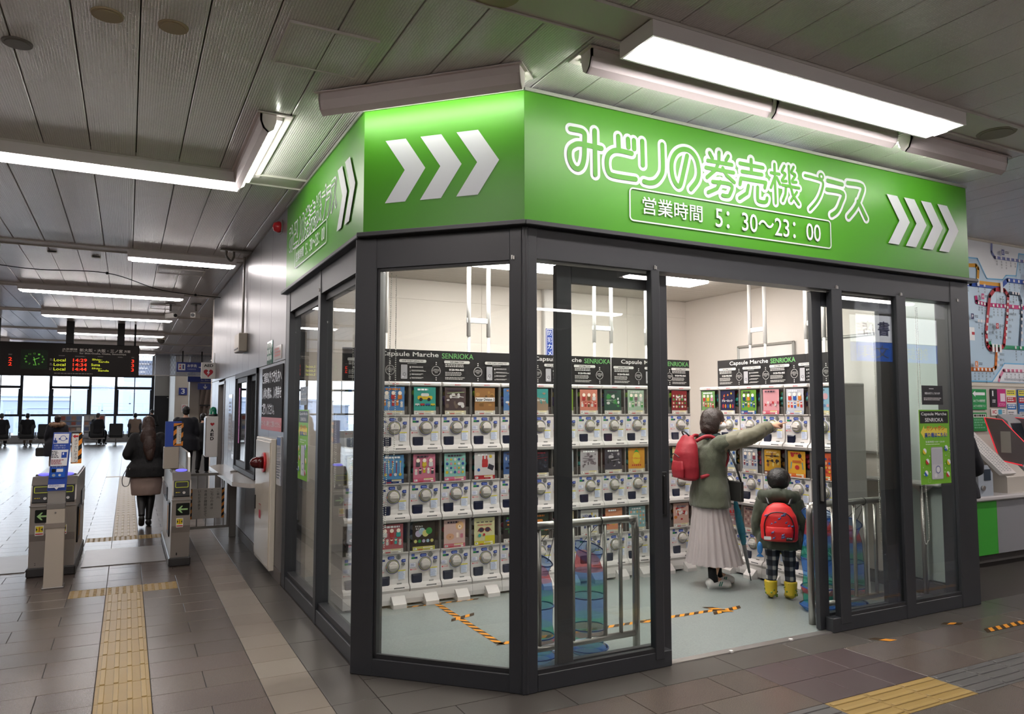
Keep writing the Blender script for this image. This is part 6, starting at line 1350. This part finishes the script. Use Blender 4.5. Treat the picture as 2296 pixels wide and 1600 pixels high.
def head_bm(b, c, s=1.0, yaw=0.0):
    """head with brow, nose, jaw and ears; faces local +Y turned by yaw"""
    M0 = b.M.copy(); b.M = M0 @ Matrix.Translation(c) @ Matrix.Rotation(yaw, 4, 'Z') @ Matrix.Scale(s, 4)
    b.ell((0, -.008, .018), (.072, .088, .090), 18, 12); b.ell((0, .022, -.045), (.052, .058, .058), 16, 10)
    b.ell((0, .088, -.022), (.011, .018, .018), 10, 6).ell((0, .082, -.002), (.009, .012, .024), 8, 6); b.ell((0, .07, -.058), (.022, .014, .012), 10, 6)
    for x in (-1, 1): b.ell((x*.073, -.005, -.012), (.008, .016, .026), 8, 6); b.ell((x*.035, .058, -.02), (.024, .018, .022), 8, 6)
    b.M = M0
def face(parent, c, s=1.0, yaw=0.0):
    M = Matrix.Translation(c) @ Matrix.Rotation(yaw, 4, 'Z') @ Matrix.Scale(s, 4)
    for x in (-1, 1):
        b = MB(); b.M = M; b.ell((x*.029, .0745, .002), (.0115, .006, .0065), 10, 6); b.build('eye', EYE, parent)
        b = MB(); b.M = M; b.tube([(x*.016, .083, .02), (x*.03, .081, .025), (x*.046, .070, .02)], .0022, 5); b.build('eyebrow', HAIRB, parent)
    b = MB(); b.M = M; b.ell((0, .081, -.056), (.019, .006, .005), 10, 6); b.build('mouth', LIP, parent)
def hand_bm(b, wrist, d, up, s=1.0, pose='relaxed', side=1, fr=.0075):
    """palm and five fingers; d = direction of the fingers, up = back of the hand"""
    d = Vector(d).normalized(); up = Vector(up); up = (up-d*up.dot(d)).normalized(); w = d.cross(up)*side
    W = Vector(wrist); P = lambda a, c, e: tuple(W+(d*a+w*c+up*e)*s)
    b.tube([P(-.01, 0, 0), P(.02, 0, 0), P(.05, 0, 0), P(.08, 0, 0)], [.022*s, .026*s, .03*s, .024*s], 10)
    for e in (-.018, .018): b.tube([P(.0, e*.7, 0), P(.045, e, 0), P(.08, e*1.1, 0)], [.015*s, .016*s, .013*s], 8)
    L = (.062, .070, .066, .052)
    for i in range(4):
        c = -.027+.018*i; curl = (.25 if pose == 'relaxed' else (.02 if (pose == 'point' and i == 0) else 1.35))
        pts = [(.07, c, .0)]; a = 0; x, e = .082, 0
        for k in range(3):
            pts.append((x, c, e)); a += curl*(.6, .9, .7)[k]; x += L[i]*(.42, .32, .26)[k]*math.cos(a); e -= L[i]*(.42, .32, .26)[k]*math.sin(a)
        pts.append((x, c, e)); b.tube([P(*q) for q in pts], [fr*s*1.15, fr*s*1.15, fr*s*1.05, fr*s*.95, fr*s*.75], 8)
    th = [(.01, -.018, -.006), (.035, -.038, -.014), (.058, -.046, -.022), (.078, -.040, -.026)] if pose != 'point' else [(.01, -.018, -.006), (.035, -.034, -.02), (.058, -.028, -.034), (.072, -.012, -.040)]
    b.tube([P(*q) for q in th], [.013*s, .0115*s, .0095*s, .0075*s], 8)
def arm(b, sh, el, wr, r=(.05, .045, .038, .03), s=1.0):
    pts = smooth_path([sh, ((Vector(sh)+Vector(el))/2), el, ((Vector(el)+Vector(wr))/2), wr], 3); n = len(pts); R = []
    for i in range(n): f = i/(n-1)*3; k = min(2, int(f)); R.append((r[k]*(1-(f-k))+r[k+1]*(f-k))*s)
    b.tube(pts, R, 12)
def person(label, loc, rz, h, J, *, hair='short', hairm=None, top=None, topm=None, legm=None, shoem=None, legstyle='trousers', voxel=.014, hands=True, grp=None, facing=0.0, detail=False, skirt=None, coat_hem=None, mask=False, fold=.006):
    t = thing('person', label, 'person', loc, rz, grp); k = h/1.6; V = lambda q: Vector(q)*k
    D = dict(head=(0, .01, 1.475), neck=(0, -.005, 1.34), chest=(0, 0, 1.15), waist=(0, 0, .98), hip=(0, 0, .84), shR=(.165, 0, 1.285), shL=(-.165, 0, 1.285), elR=(.22, -.03, 1.03), elL=(-.22, -.03, 1.03), wrR=(.22, .06, .82), wrL=(-.22, .06, .82), hpR=(.085, 0, .82), hpL=(-.085, 0, .82), knR=(.09, .01, .45), knL=(-.09, .01, .45), anR=(.09, -.02, .08), anL=(-.09, -.02, .08), toeR=(.10, .13, .03), toeL=(-.10, .13, .03))
    D.update(J); P = {a: V(q) for a, q in D.items() if not a.startswith('hand')}
    b = MB(); head_bm(b, P['head'], k*1.0, facing)
    b.tube([P['chest'], P['neck']-Vector((0, 0, .03*k)), P['neck'], P['head']-Vector((0, 0, .02*k))], [.07*k, .055*k, .048*k, .048*k], 12)
    sp = [P['hip'], P['waist'], P['chest'], (P['chest']+P['neck'])/2+Vector((0, 0, .03*k))]
    for q, rx, ry, rzz in ((sp[0], .155, .105, .12), (sp[1], .125, .09, .14), (sp[2], .145, .10, .14), (sp[3], .13, .075, .08)): b.ell(tuple(q), (rx*k, ry*k, rzz*k), 16, 10)
    for s in 'RL':
        arm(b, P['sh'+s], P['el'+s], P['wr'+s], s=k); b.tube(smooth_path([P['hp'+s], P['kn'+s], P['an'+s]], 5), [x*k for x in (.082, .08, .076, .068, .06, .052, .054, .052, .045, .036, .034)], 12)
        b.tube([P['an'+s], (P['an'+s]+P['toe'+s])/2, P['toe'+s]], [.035*k, .032*k, .025*k], 10)
        if detail:
            hp = J.get('hand'+s, {}); hand_bm(b, P['wr'+s], hp.get('d', P['wr'+s]-P['el'+s]), hp.get('up', (1 if s == 'R' else -1, 0, 0)), k, hp.get('pose', 'relaxed'), hp.get('side', 1 if s == 'R' else -1))
    body = fuse(b, .0062 if detail else voxel, 1 if detail else 2)
    put('body', body, SKIN, t)
    if not detail and hands:
        b = MB()
        for s in 'RL': hand_bm(b, P['wr'+s], P['wr'+s]-P['el'+s], (1 if s == 'R' else -1, 0, 0), k, 'relaxed', 1 if s == 'R' else -1)
        b.build('hands', SKIN, t)
    face(t, P['head'], k, facing)
    # upper garment
    b = MB(); hem = coat_hem or P['hip'].z-.06*k; ex = .028*k
    c0, c1, c2 = P['hip'], P['waist'], P['chest']; f = lambda z: c0+(c1-c0)*((z-c0.z)/(c1.z-c0.z)) if z < c1.z else (c1+(c2-c1)*min(1, (z-c1.z)/(c2.z-c1.z)))
    rings = []
    for z, rx, ry in ((hem, .19, .145), (P['hip'].z+.02*k, .182, .14), (c1.z, .16, .128), (c2.z, .178, .135), (c2.z+.09*k, .175, .118), (P['shR'].z+.015*k, .14, .09), (P['neck'].z, .07, .065)):
        q = f(z); top_ = P['neck'] if z > c2.z else q; q = q if z <= c2.z else c2+(P['neck']-c2)*((z-c2.z)/(P['neck'].z-c2.z)); fl = (top or {}).get('flare', 1.0) if z <= P['hip'].z+.03*k else 1.0; g = (top or {}).get('fat', 1.0); rings.append((q.x, q.y, z, (rx*k+.0)*fl*g, ry*k*fl*g))
    b.loft(rings, True, 28)
    for s in 'RL': arm(b, P['sh'+s], P['el'+s], P['wr'+s]-(P['wr'+s]-P['el'+s]).normalized()*.015*k, tuple(x*(top or {}).get('fat', 1.0) for x in (.07, .064, .058, .045)), k); b.ell(tuple(P['sh'+s]), (.075*k, .07*k, .07*k), 12, 8)
    put('jacket', fuse(b, voxel, 3, fold*k, 14/k, loc[0]*3), topm, t)
    if legstyle == 'trousers':
        b = MB(); b.ell(tuple(P['hip']), (.17*k, .125*k, .13*k))
        for s in 'RL': b.tube(smooth_path([P['hp'+s], P['kn'+s], P['an'+s]], 5), [x*k for x in (.098, .096, .092, .086, .078, .072, .070, .068, .064, .060, .058)], 14)
        put('trousers', fuse(b, voxel, 2, fold*k, 12/k, 5.1), legm, t)
    elif legstyle == 'boots':
        for s in 'RL':
            b = MB(); b.tube(smooth_path([P['kn'+s]-Vector((0, 0, .0)), (P['kn'+s]+P['an'+s])/2, P['an'+s]], 4), [x*k for x in (.066, .066, .064, .06, .056, .05, .046, .044, .046)], 14); put('boot_shaft', fuse(b, voxel, 2), legm, t)
    for s in 'RL':
        b = MB(); a, e = P['an'+s], P['toe'+s]; dr = Vector((e.x-a.x, e.y-a.y, 0)); dr = dr.normalized() if dr.length > .01 else Vector((0, 1, 0)); hz = min(a.z, .08*k)
        b.ell((a.x-dr.x*.02*k, a.y-dr.y*.02*k, a.z-.03*k), (.043*k, .05*k, .045*k), 12, 8); b.tube([a-dr*.05*k+Vector((0, 0, -.04*k)), (a+e)/2+Vector((0, 0, -.01*k)), e-dr*.01, e+dr*.02*k], [.036*k, .043*k, .042*k, .028*k], 12)
        me = fuse(b, min(voxel, .01), 2); zmin = min(v.co.z for v in me.vertices)
        put('shoe', me, shoem, t)
    # hair
    if hair:
        c = P['head']; M = Matrix.Translation(c) @ Matrix.Rotation(facing, 4, 'Z') @ Matrix.Scale(k, 4); b = MB(); b.M = M
        if hair == 'bob': b.ell((0, -.016, .022), (.094, .106, .098), 24, 14).ell((0, -.034, -.02), (.099, .096, .095), 24, 14).ell((0, -.045, -.065), (.102, .082, .075), 24, 14).ell((.078, .0, -.03), (.026, .055, .095), 14, 10).ell((-.078, .0, -.03), (.026, .055, .095), 14, 10)
        elif hair == 'long': b.ell((0, -.02, .03), (.084, .094, .090), 20, 12).ell((0, -.055, -.05), (.095, .07, .13), 20, 12).ell((0, -.115, -.19), (.105, .05, .17), 20, 12).ell((.02, -.165, -.33), (.085, .045, .15), 16, 10).ell((.03, -.185, -.43), (.06, .03, .10), 14, 8)
        else: b.ell((0, -.020, .036), (.081, .092, .082), 20, 12).ell((0, -.05, -.02), (.074, .048, .065), 16, 10)
        put('hair', fuse(b, min(voxel, .009), 2, .003, 45, 2), hairm or HAIRB, t)
    return t, P, k

# the woman pointing
OLIVE = mat('olive_fleece', '#4c5040', .85, var=.12, vscale=20, bump=.4, bscale=160, sheen=.3); TAUPE = mat('olive_sleeve', '#6d6a58', .6, var=.08, vscale=20)
WHT = mat('white_leather', '#dedcd8', .4)
t, P, k = person('woman in olive jacket and pleated skirt pointing at the machines, red backpack on', (4.60, 5.10, 0), math.radians(-104), 1.57,
    dict(head=(.0, .055, 1.475), neck=(0, .015, 1.34), shR=(.16, .01, 1.27), elR=(.25, .28, 1.345), wrR=(.22, .50, 1.43), handR=dict(d=(-.05, 1, .25), up=(0, -.2, 1), pose='point', side=-1), shL=(-.16, 0, 1.27), elL=(-.20, .05, 1.02), wrL=(-.14, .24, .88), anR=(.08, -.03, .085), anL=(-.08, .10, .085), knR=(.08, .03, .45), knL=(-.08, .09, .45), toeR=(.085, .115, .03), toeL=(-.085, .245, .03)),
    hair='bob', hairm=HAIRN, top=dict(flare=1.06, fat=1.1), topm=OLIVE, legstyle='bare', shoem=WHT, voxel=.010, facing=math.radians(-32), detail=True, coat_hem=.70, fold=.010)
woman = t
b = MB(); arm(b, P['shR']+Vector((0, .03, 0)), P['elR'], P['wrR']-Vector((0, .02, 0)), (.080, .082, .068, .047), k); put('sleeve', fuse(b, .010, 3, .010, 16, 1.3), TAUPE, woman)
fo = lambda T, j: 1+(.035+.012*j)*math.sin(22*T)*(.25+.75*min(1, j/3))
SK = mat('pleated_satin', '#a8a09f', .32, spec=.6, var=.05); b = MB()
rings = [(0, 0, .80, .135, .115), (0, 0, .70, .165, .145), (0, .01, .55, .19, .17), (0, .02, .38, .215, .20), (0, .03, .21, .245, .235)]
b.loft(rings, False, 132, lambda T, j: 1+(.012+.014*j)*math.sin(22*T)); put('pleated_skirt', b.mesh('s'), SK, woman)
for s in 'RL':
    a = P['an'+s]; b = MB(); b.tube([a+Vector((0, 0, .10)), a+Vector((0, 0, .03)), a+Vector((0, .01, -.02))], [.041, .039, .042], 14); b.build('black_sock', MATTE, woman)
    d = (P['toe'+s]-a); d.z = 0; d.normalize(); b = MB(); b.tube([a-d*.05+Vector((0, 0, -.068)), a+d*.05+Vector((0, 0, -.068)), P['toe'+s]+Vector((0, 0, -.013))+d*.02], [.016, .018, .014], 8)
    b.build('sole', mat('sole_white', '#eceae6', .5), woman)
    b = MB(); q = a+d*.055+Vector((0, 0, -.03)); w = Vector((d.y, -d.x, 0))
    for sg in (-1, 1):
        for o_ in (0, .018): b.tube([q+w*sg*.046+d*(o_-.02)+Vector((0, 0, -.022)), q+w*sg*.038+d*(o_)+Vector((0, 0, .012))], .0045, 5)
    b.build('green_stripe', mat('stripe_green', '#3a8070', .5), woman); b = MB()
    for i in range(4): q = a+d*(.045+.02*i)+Vector((0, 0, .0-.008*i)); b.tube([q-w*.02, q+Vector((0, 0, .008)), q+w*.02], .004, 5)
    b.build('lace', WHT, woman)
# mask, scarf
c = P['head']; b = MB(); b.M = Matrix.Translation(c) @ Matrix.Rotation(math.radians(-32), 4, 'Z') @ Matrix.Scale(k, 4); b.ell((0, .052, -.044), (.058, .056, .042), 16, 10); b.build('face_mask', mat('mask_white', '#e6e6ea', .7), woman)
b = MB(); b.tube([(.07*math.cos(a), .015+.065*math.sin(a), 1.30+.012*math.sin(2*a)) for a in [2*PI*i/20 for i in range(20)]], .034, 10, closed=True); put('scarf', fuse(b, .01, 2, .008, 30), mat('scarf_dark', '#1e2b2c', .9), woman)
# red backpack
RB = mat('red_nylon', '#8f1424', .6, var=.06, vscale=12, bump=.2, bscale=40)
t = thing('backpack', 'plain dark red backpack worn by the pointing woman', 'backpack', woman.matrix_basis @ Vector((-.02, -.205, .93)), math.radians(-104))
b = MB(); b.loft([(0, .0, 0, .12, .06), (0, 0, .02, .145, .085), (0, -.01, .12, .15, .10), (0, -.01, .24, .14, .095), (0, .0, .32, .115, .075), (0, .01, .38, .07, .045), (0, .015, .395, .03, .02)], True, 26); put('body', fuse(b, .01, 4, .006, 10), RB, t)
b = MB(); b.loft([(0, -.085, .02, .10, .03), (0, -.09, .10, .11, .035), (0, -.085, .17, .10, .025)], True, 20); put('front_pocket', fuse(b, .01, 3), RB, t)
b = MB(); b.tube(smooth_path([(-.05, .0, .385), (-.03, -.03, .42), (.03, -.03, .42), (.05, .0, .385)], 4), .007, 6); b.build('top_loop', BLACK, t)
for s in (-1, 1): b = MB(); b.tube(smooth_path([(s*.06, .06, .34), (s*.115, .14, .385), (s*.125, .24, .34), (s*.135, .32, .22), (s*.17, .24, .10), (s*.13, .06, .03)], 5), .016, 8); b.build('strap', RB if s < 0 else RB, t)
MB().tube(smooth_path([(-.08, -.112, .20), (0, -.125, .23), (.08, -.112, .20)], 4), .004, 5).build('zip', BLACK, t)
# shoulder bag and umbrella
t = thing('shoulder_bag', 'small flat black bag hanging at the hip of the pointing woman', 'bag', woman.matrix_basis @ Vector((.20, .14, .76)), math.radians(-94)); MB().box(-.10, -.02, 0, .08, .02, .17, .006).build('body', mat('bag_black', '#1d1d1c', .5), t)
MB().tube([(-.09, 0, .16), (-.16, -.10, .35), (-.20, -.13, .5)], .009, 6).tube([(.07, 0, .16), (.08, -.06, .3), (.0, -.08, .45)], .009, 6).build('strap', BLACK, t)
t = thing('umbrella', 'folded teal umbrella with its tip on the floor beside the woman', 'umbrella', (0, 0, 0)); A = Vector((4.80, 5.0, .74)); B_ = Vector((5.065, 5.10, .005)); L = lambda f: A+(B_-A)*f
b = MB(); b.tube([L(.0), L(.12), L(.3), L(.52), L(.56)], [.016, .028, .036, .024, .012], 12); put('canopy', fuse(b, .006, 1, .006, 30), mat('umbrella_teal', '#2c7c93', .5, var=.2, vscale=30), t)
b = MB(); b.tube([L(.54), L(.75), L(.9)], [.020, .015, .010], 10).build('grey_canopy_end', mat('umbrella_grey', '#7a7d80', .5), t); MB().tube([L(.9), L(1)], .005, 6).build('ferrule', BLACK, t); MB().tube(smooth_path([L(0), L(-.1), L(-.14)+Vector((.03, 0, 0)), L(-.1)+Vector((.05, 0, 0))], 4), .008, 8).build('handle', BLACK, t)

# the boy
PUFF = mat('olive_puffer', '#2f3626', .6, var=.1, vscale=10, sheen=.2); PLAID = bpy.data.materials.new('plaid_cloth'); PLAID.use_nodes = True; nt = PLAID.node_tree
bs = nt.nodes['Principled BSDF']; bs.inputs['Roughness'].default_value = .85; tc = nt.nodes.new('ShaderNodeTexCoord'); sx = nt.nodes.new('ShaderNodeSeparateXYZ'); nt.links.new(tc.outputs['Object'], sx.inputs[0]); acc = None
for ax, fr in (('X', 95), ('Z', 80)):
    m1 = nt.nodes.new('ShaderNodeMath'); m1.operation = 'MULTIPLY'; m1.inputs[1].default_value = fr; nt.links.new(sx.outputs[ax], m1.inputs[0]); m2 = nt.nodes.new('ShaderNodeMath'); m2.operation = 'SINE'; nt.links.new(m1.outputs[0], m2.inputs[0])
    m3 = nt.nodes.new('ShaderNodeMapRange'); m3.inputs['From Min'].default_value = .1; m3.inputs['From Max'].default_value = .6; nt.links.new(m2.outputs[0], m3.inputs['Value'])
    if acc is None: acc = m3.outputs[0]
    else: m4 = nt.nodes.new('ShaderNodeMath'); m4.operation = 'ADD'; nt.links.new(acc, m4.inputs[0]); nt.links.new(m3.outputs[0], m4.inputs[1]); acc = m4.outputs[0]
cr = nt.nodes.new('ShaderNodeValToRGB'); cr.color_ramp.elements[0].color = (*srgb('#15171f'), 1); cr.color_ramp.elements[1].color = (*srgb('#a9a8a4'), 1); e = cr.color_ramp.elements.new(.5); e.color = (*srgb('#3f434c'), 1)
m5 = nt.nodes.new('ShaderNodeMath'); m5.operation = 'MULTIPLY'; m5.inputs[1].default_value = .5; nt.links.new(acc, m5.inputs[0]); nt.links.new(m5.outputs[0], cr.inputs[0]); nt.links.new(cr.outputs[0], bs.inputs['Base Color'])
BOOT = mat('yellow_rubber', '#c9b02a', .3, spec=.6)
t, P, k = person('small boy seen from behind in olive padded coat, plaid trousers and yellow boots', (4.80, 4.50, 0), math.radians(-48), 1.06,
    dict(head=(.0, .01, 1.46), neck=(0, 0, 1.31), shR=(.185, 0, 1.21), shL=(-.185, 0, 1.21), elR=(.26, .0, .95), elL=(-.26, .0, .95), wrR=(.27, .05, .74), wrL=(-.27, .05, .74), chest=(0, 0, 1.08), waist=(0, 0, .9), hip=(0, 0, .76), hpR=(.09, 0, .74), hpL=(-.09, 0, .74), knR=(.10, .02, .42), knL=(-.10, .02, .42), anR=(.11, .0, .1), anL=(-.12, .0, .1), toeR=(.06, -.10+.22, .035), toeL=(-.14, .14, .035)),
    hair='short', top=dict(flare=1.1, fat=1.35), topm=PUFF, legm=PLAID, shoem=BOOT, voxel=.010, detail=True, coat_hem=.42, fold=.012)
boy = t
c = P['head']; b = MB(); b.M = Matrix.Translation(c) @ Matrix.Scale(1.0, 4); b.ell((0, -.014, .014), (.092, .10, .088), 20, 12).ell((0, -.04, -.02), (.085, .06, .055), 16, 10); put('hair_volume', fuse(b, .008, 1, .004, 40), HAIRB, boy)
b = MB()
for i in range(9):
    a = PI*1.12+i*PI*.76/8; b.ell((.135*math.cos(a), .01+.10*math.sin(a), .845+.01*math.sin(3*a)), (.048, .045, .055), 10, 8)
put('hood', fuse(b, .009, 2, .006, 20), PUFF, boy)
for s in 'RL':
    a = P['an'+s]; b = MB(); b.tube([a+Vector((0, 0, .085)), a+Vector((0, 0, .04)), a+Vector((0, 0, -.03))], [.055, .05, .046], 16); sh = put('boot_shaft', fuse(b, .008, 1), BOOT, boy)
rg = random.Random(8); b = MB()
for s in 'RL':
    a = P['an'+s]
    for i in range(26):
        T = rg.uniform(0, 2*PI); z = a.z+rg.uniform(-.05, .075); b.ell((a.x+.045*math.cos(T), a.y+.045*math.sin(T), z), (.009, .009, .008), 6, 4)
b.k = 0; b.build('boot_print', mat('boot_spots', '#5c7a2c', .5), boy)
RB2 = mat('bright_red_nylon', '#c41c1e', .5, var=.05)
t = thing('backpack', 'bright red patterned child backpack worn by the boy', 'backpack', boy.matrix_basis @ Vector((0, -.185, .50)), math.radians(-48))
b = MB(); b.loft([(0, 0, 0, .125, .05), (0, 0, .02, .14, .07), (0, 0, .12, .145, .08), (0, 0, .20, .13, .075), (0, .01, .27, .09, .055), (0, .015, .30, .04, .03)], True, 28); put('body', fuse(b, .008, 3), RB2, t)
b = MB(); b.loft([(0, -.06, .015, .10, .03), (0, -.065, .08, .105, .035), (0, -.06, .12, .10, .03)], True, 20); put('front_pocket', fuse(b, .008, 2), RB2, t)
MB().tube(smooth_path([(-.105, -.05, .02), (-.11, -.06, .14), (-.06, -.07, .225), (.06, -.07, .225), (.11, -.06, .14), (.105, -.05, .02)], 5), .0045, 5).build('piping', BLACK, t)
rg = random.Random(3); b = MB()
for i in range(16):
    x = rg.uniform(-.10, .10); z = rg.uniform(.03, .24); y = -.098 if (z < .12 and abs(x) < .09) else -.078+abs(x)*.18
    b.ell((x, y, z), (.010, .006, .007), 8, 5); b.tube([(x-.012, y, z-.01), (x+.012, y, z+.012)], .003, 5)
b.build('pattern', mat('pattern_blue', '#4a5a86', .5), t)
p = Print(.0005); p.rrect(-.115, .022, -.06, .048, .006, '#cfd2d2'); p.rrect(.05, .018, .10, .048, .004, '#1b1b1d'); p.text('STYLE', .055, .035, .095, .044, WHITEP, 1); p.build('patch', t, (0, -.103, 0))
for s in (-1, 1): MB().tube(smooth_path([(s*.075, .03, .28), (s*.10, .10, .33), (s*.12, .17, .26), (s*.15, .16, .12), (s*.12, .05, .03)], 5), .012, 6).build('strap', BLACK, t)
t = thing('fish_tag', 'shiny blue fish tag dangling at the left of the red child backpack', 'tag', boy.matrix_basis @ Vector((-.15, -.20, .39)), math.radians(-48)); b = MB(); b.ell((0, 0, .05), (.022, .010, .05), 12, 8).prism([(-.03, -.02), (0, .01), (.03, -.02)], -.004, .004, 'y'); b.build('fish', mat('fish_blue', '#3a78b8', .2, .3), t); MB().tube([(0, 0, .10), (.03, .02, .15)], .002, 5).build('cord', BLACK, t)

# woman walking through the gate
BJ = mat('black_coat', '#111113', .8, bump=.3, bscale=60); t, P, k = person('long-haired woman in black jacket and pale skirt walking through the gate', (.255, 11.1, 0), 0, 1.47,
    dict(elR=(.25, -.02, 1.04), elL=(-.26, -.02, 1.04), wrR=(.16, .14, 1.0), wrL=(-.18, .14, .98), knR=(.06, .05, .46), knL=(-.06, .03, .46), anR=(.04, -.02, .1), anL=(-.05, -.16, .17), toeR=(.05, .13, .03), toeL=(-.05, -.06, .05)),
    hair='long', hairm=mat('auburn_hair', '#321d13', .4, bump=.4, bscale=110), top=dict(flare=1.3, fat=1.12), topm=BJ, legm=mat('black_boot', '#0e0e10', .5), shoem=mat('black_boot', '#0e0e10', .5), legstyle='boots', voxel=.012, coat_hem=.66)
b = MB(); b.loft([(0, 0, .76, .16, .13), (0, 0, .62, .195, .155), (0, 0, .52, .19, .15), (0, 0, .42, .175, .13)], True, 30); put('skirt', fuse(b, .012, 2, .004, 12), mat('pale_pink_wool', '#9c8880', .85), t)
t = thing('handbag_strap', 'thin grey bag strap looping at the left of the walking woman', 'strap', (.0, 11.0, 0)); MB().tube(smooth_path([(.02, 0, .78), (-.03, 0, .66), (-.02, 0, .56), (.04, 0, .56), (.06, 0, .66), (.05, 0, .78)], 5), .006, 6).build('loop', STEELD, t)
# others in the hall
NAVYC = mat('navy_coat', '#14161f', .8); GRC = mat('charcoal_coat', '#1d1d21', .8); DK = mat('dark_trousers', '#121215', .8); BEI = mat('beige_trousers', '#8a7460', .8); SH = mat('dark_shoe', '#17120f', .4)
W2 = dict(knR=(.09, .06, .46), knL=(-.09, -.02, .46), anR=(.09, .06, .08), anL=(-.09, -.16, .14), toeR=(.1, .2, .03), toeL=(-.1, -.04, .04))
t, P, k = person('woman with fur-trimmed hood standing behind the intercom post', (-1.46, 20.6, 0), 0, 1.42, W2, hair='short', hairm=HAIRN, top=dict(flare=1.25, fat=1.25), topm=NAVYC, legm=BEI, shoem=SH, voxel=.02, coat_hem=.45)
b = MB(); b.tube([(.13*math.cos(a), -.01+.12*math.sin(a), 1.19+.015*math.sin(a)) for a in [2*PI*i/18 for i in range(18)]], .05, 8, closed=True); put('fur_trim', fuse(b, .016, 1, .02, 40), mat('fur', '#8a6f58', .95), t)
tb = thing('handbag', 'black handbag held by the fur-hooded woman', 'bag', (-1.78, 20.66, .45)); MB().box(-.1, -.05, 0, .1, .05, .2, .02).build('body', mat('bag_black', '#1d1d1c', .5), tb); MB().tube(smooth_path([(-.06, 0, .2), (-.03, 0, .3), (.03, 0, .3), (.06, 0, .2)], 4), .008, 6).build('handle', BLACK, tb)
person('man in dark navy coat with cap seen from behind beyond the right gate', (1.18, 18.4, 0), 0, 1.63, W2, top=dict(flare=1.2, fat=1.35), topm=NAVYC, legm=DK, shoem=mat('brown_shoe', '#3a211a', .4), voxel=.02, coat_hem=.62)
person('person in black coat walking just right of the navy-coated man', (1.62, 19.2, 0), -.3, 1.47, W2, top=dict(flare=1.2, fat=1.2), topm=GRC, legm=DK, shoem=SH, voxel=.02, coat_hem=.6)
person('dark figure with hood standing at the right end of the far windows', (1.02, 38.9, 0), .4, 1.55, W2, top=dict(flare=1.3, fat=1.4), topm=BJ, legm=DK, shoem=SH, voxel=.035)
SEATP = dict(head=(0, .06, 1.17), neck=(0, .02, 1.04), chest=(0, 0, .84), waist=(0, .0, .68), hip=(0, 0, .54), shR=(.165, .01, .98), shL=(-.165, .01, .98), elR=(.22, .05, .74), elL=(-.22, .05, .74), wrR=(.12, .28, .66), wrL=(-.12, .28, .66), hpR=(.09, 0, .50), hpL=(-.09, 0, .50), knR=(.10, .42, .50), knL=(-.10, .42, .50), anR=(.10, .36, .09), anL=(-.10, .36, .09), toeR=(.1, .52, .03), toeL=(-.1, .52, .03))
for x, m, lm, l, hr in ((-4.66, GRC, DK, 'seated person in dark coat at the left picture edge', mat('grey_hair', '#4c4a48', .6)), (-3.75, BJ, BEI, 'seated person with black hair, second sitter from the left', HAIRB), (-1.16, GRC, DK, 'lone seated person with grey hair looking right', mat('grey_hair', '#4c4a48', .6)), (.32, mat('beige_scarf', '#8f7b6c', .9), DK, 'seated person with beige collar beside the walking woman', HAIRB)):
    person(l, (x, 37.46, 0), 0 if x != -1.16 else -.5, 1.72, SEATP, hairm=hr, topm=m, legm=lm, shoem=SH, voxel=.03, grp=None, top=dict(fat=1.15), coat_hem=.50)
# man at the ticket machine
person('man in dark coat half hidden behind the right end post at the ticket counter', (6.46, 4.10, 0), math.radians(-12), 1.60, dict(head=(-.02, .14, 1.42), neck=(0, .08, 1.31), elR=(.30, .02, 1.02), wrR=(.22, .26, .98), elL=(-.22, .06, 1.02), wrL=(-.18, .3, 1.0)), top=dict(flare=1.1, fat=1.2), topm=NAVYC, legm=DK, shoem=SH, voxel=.014)
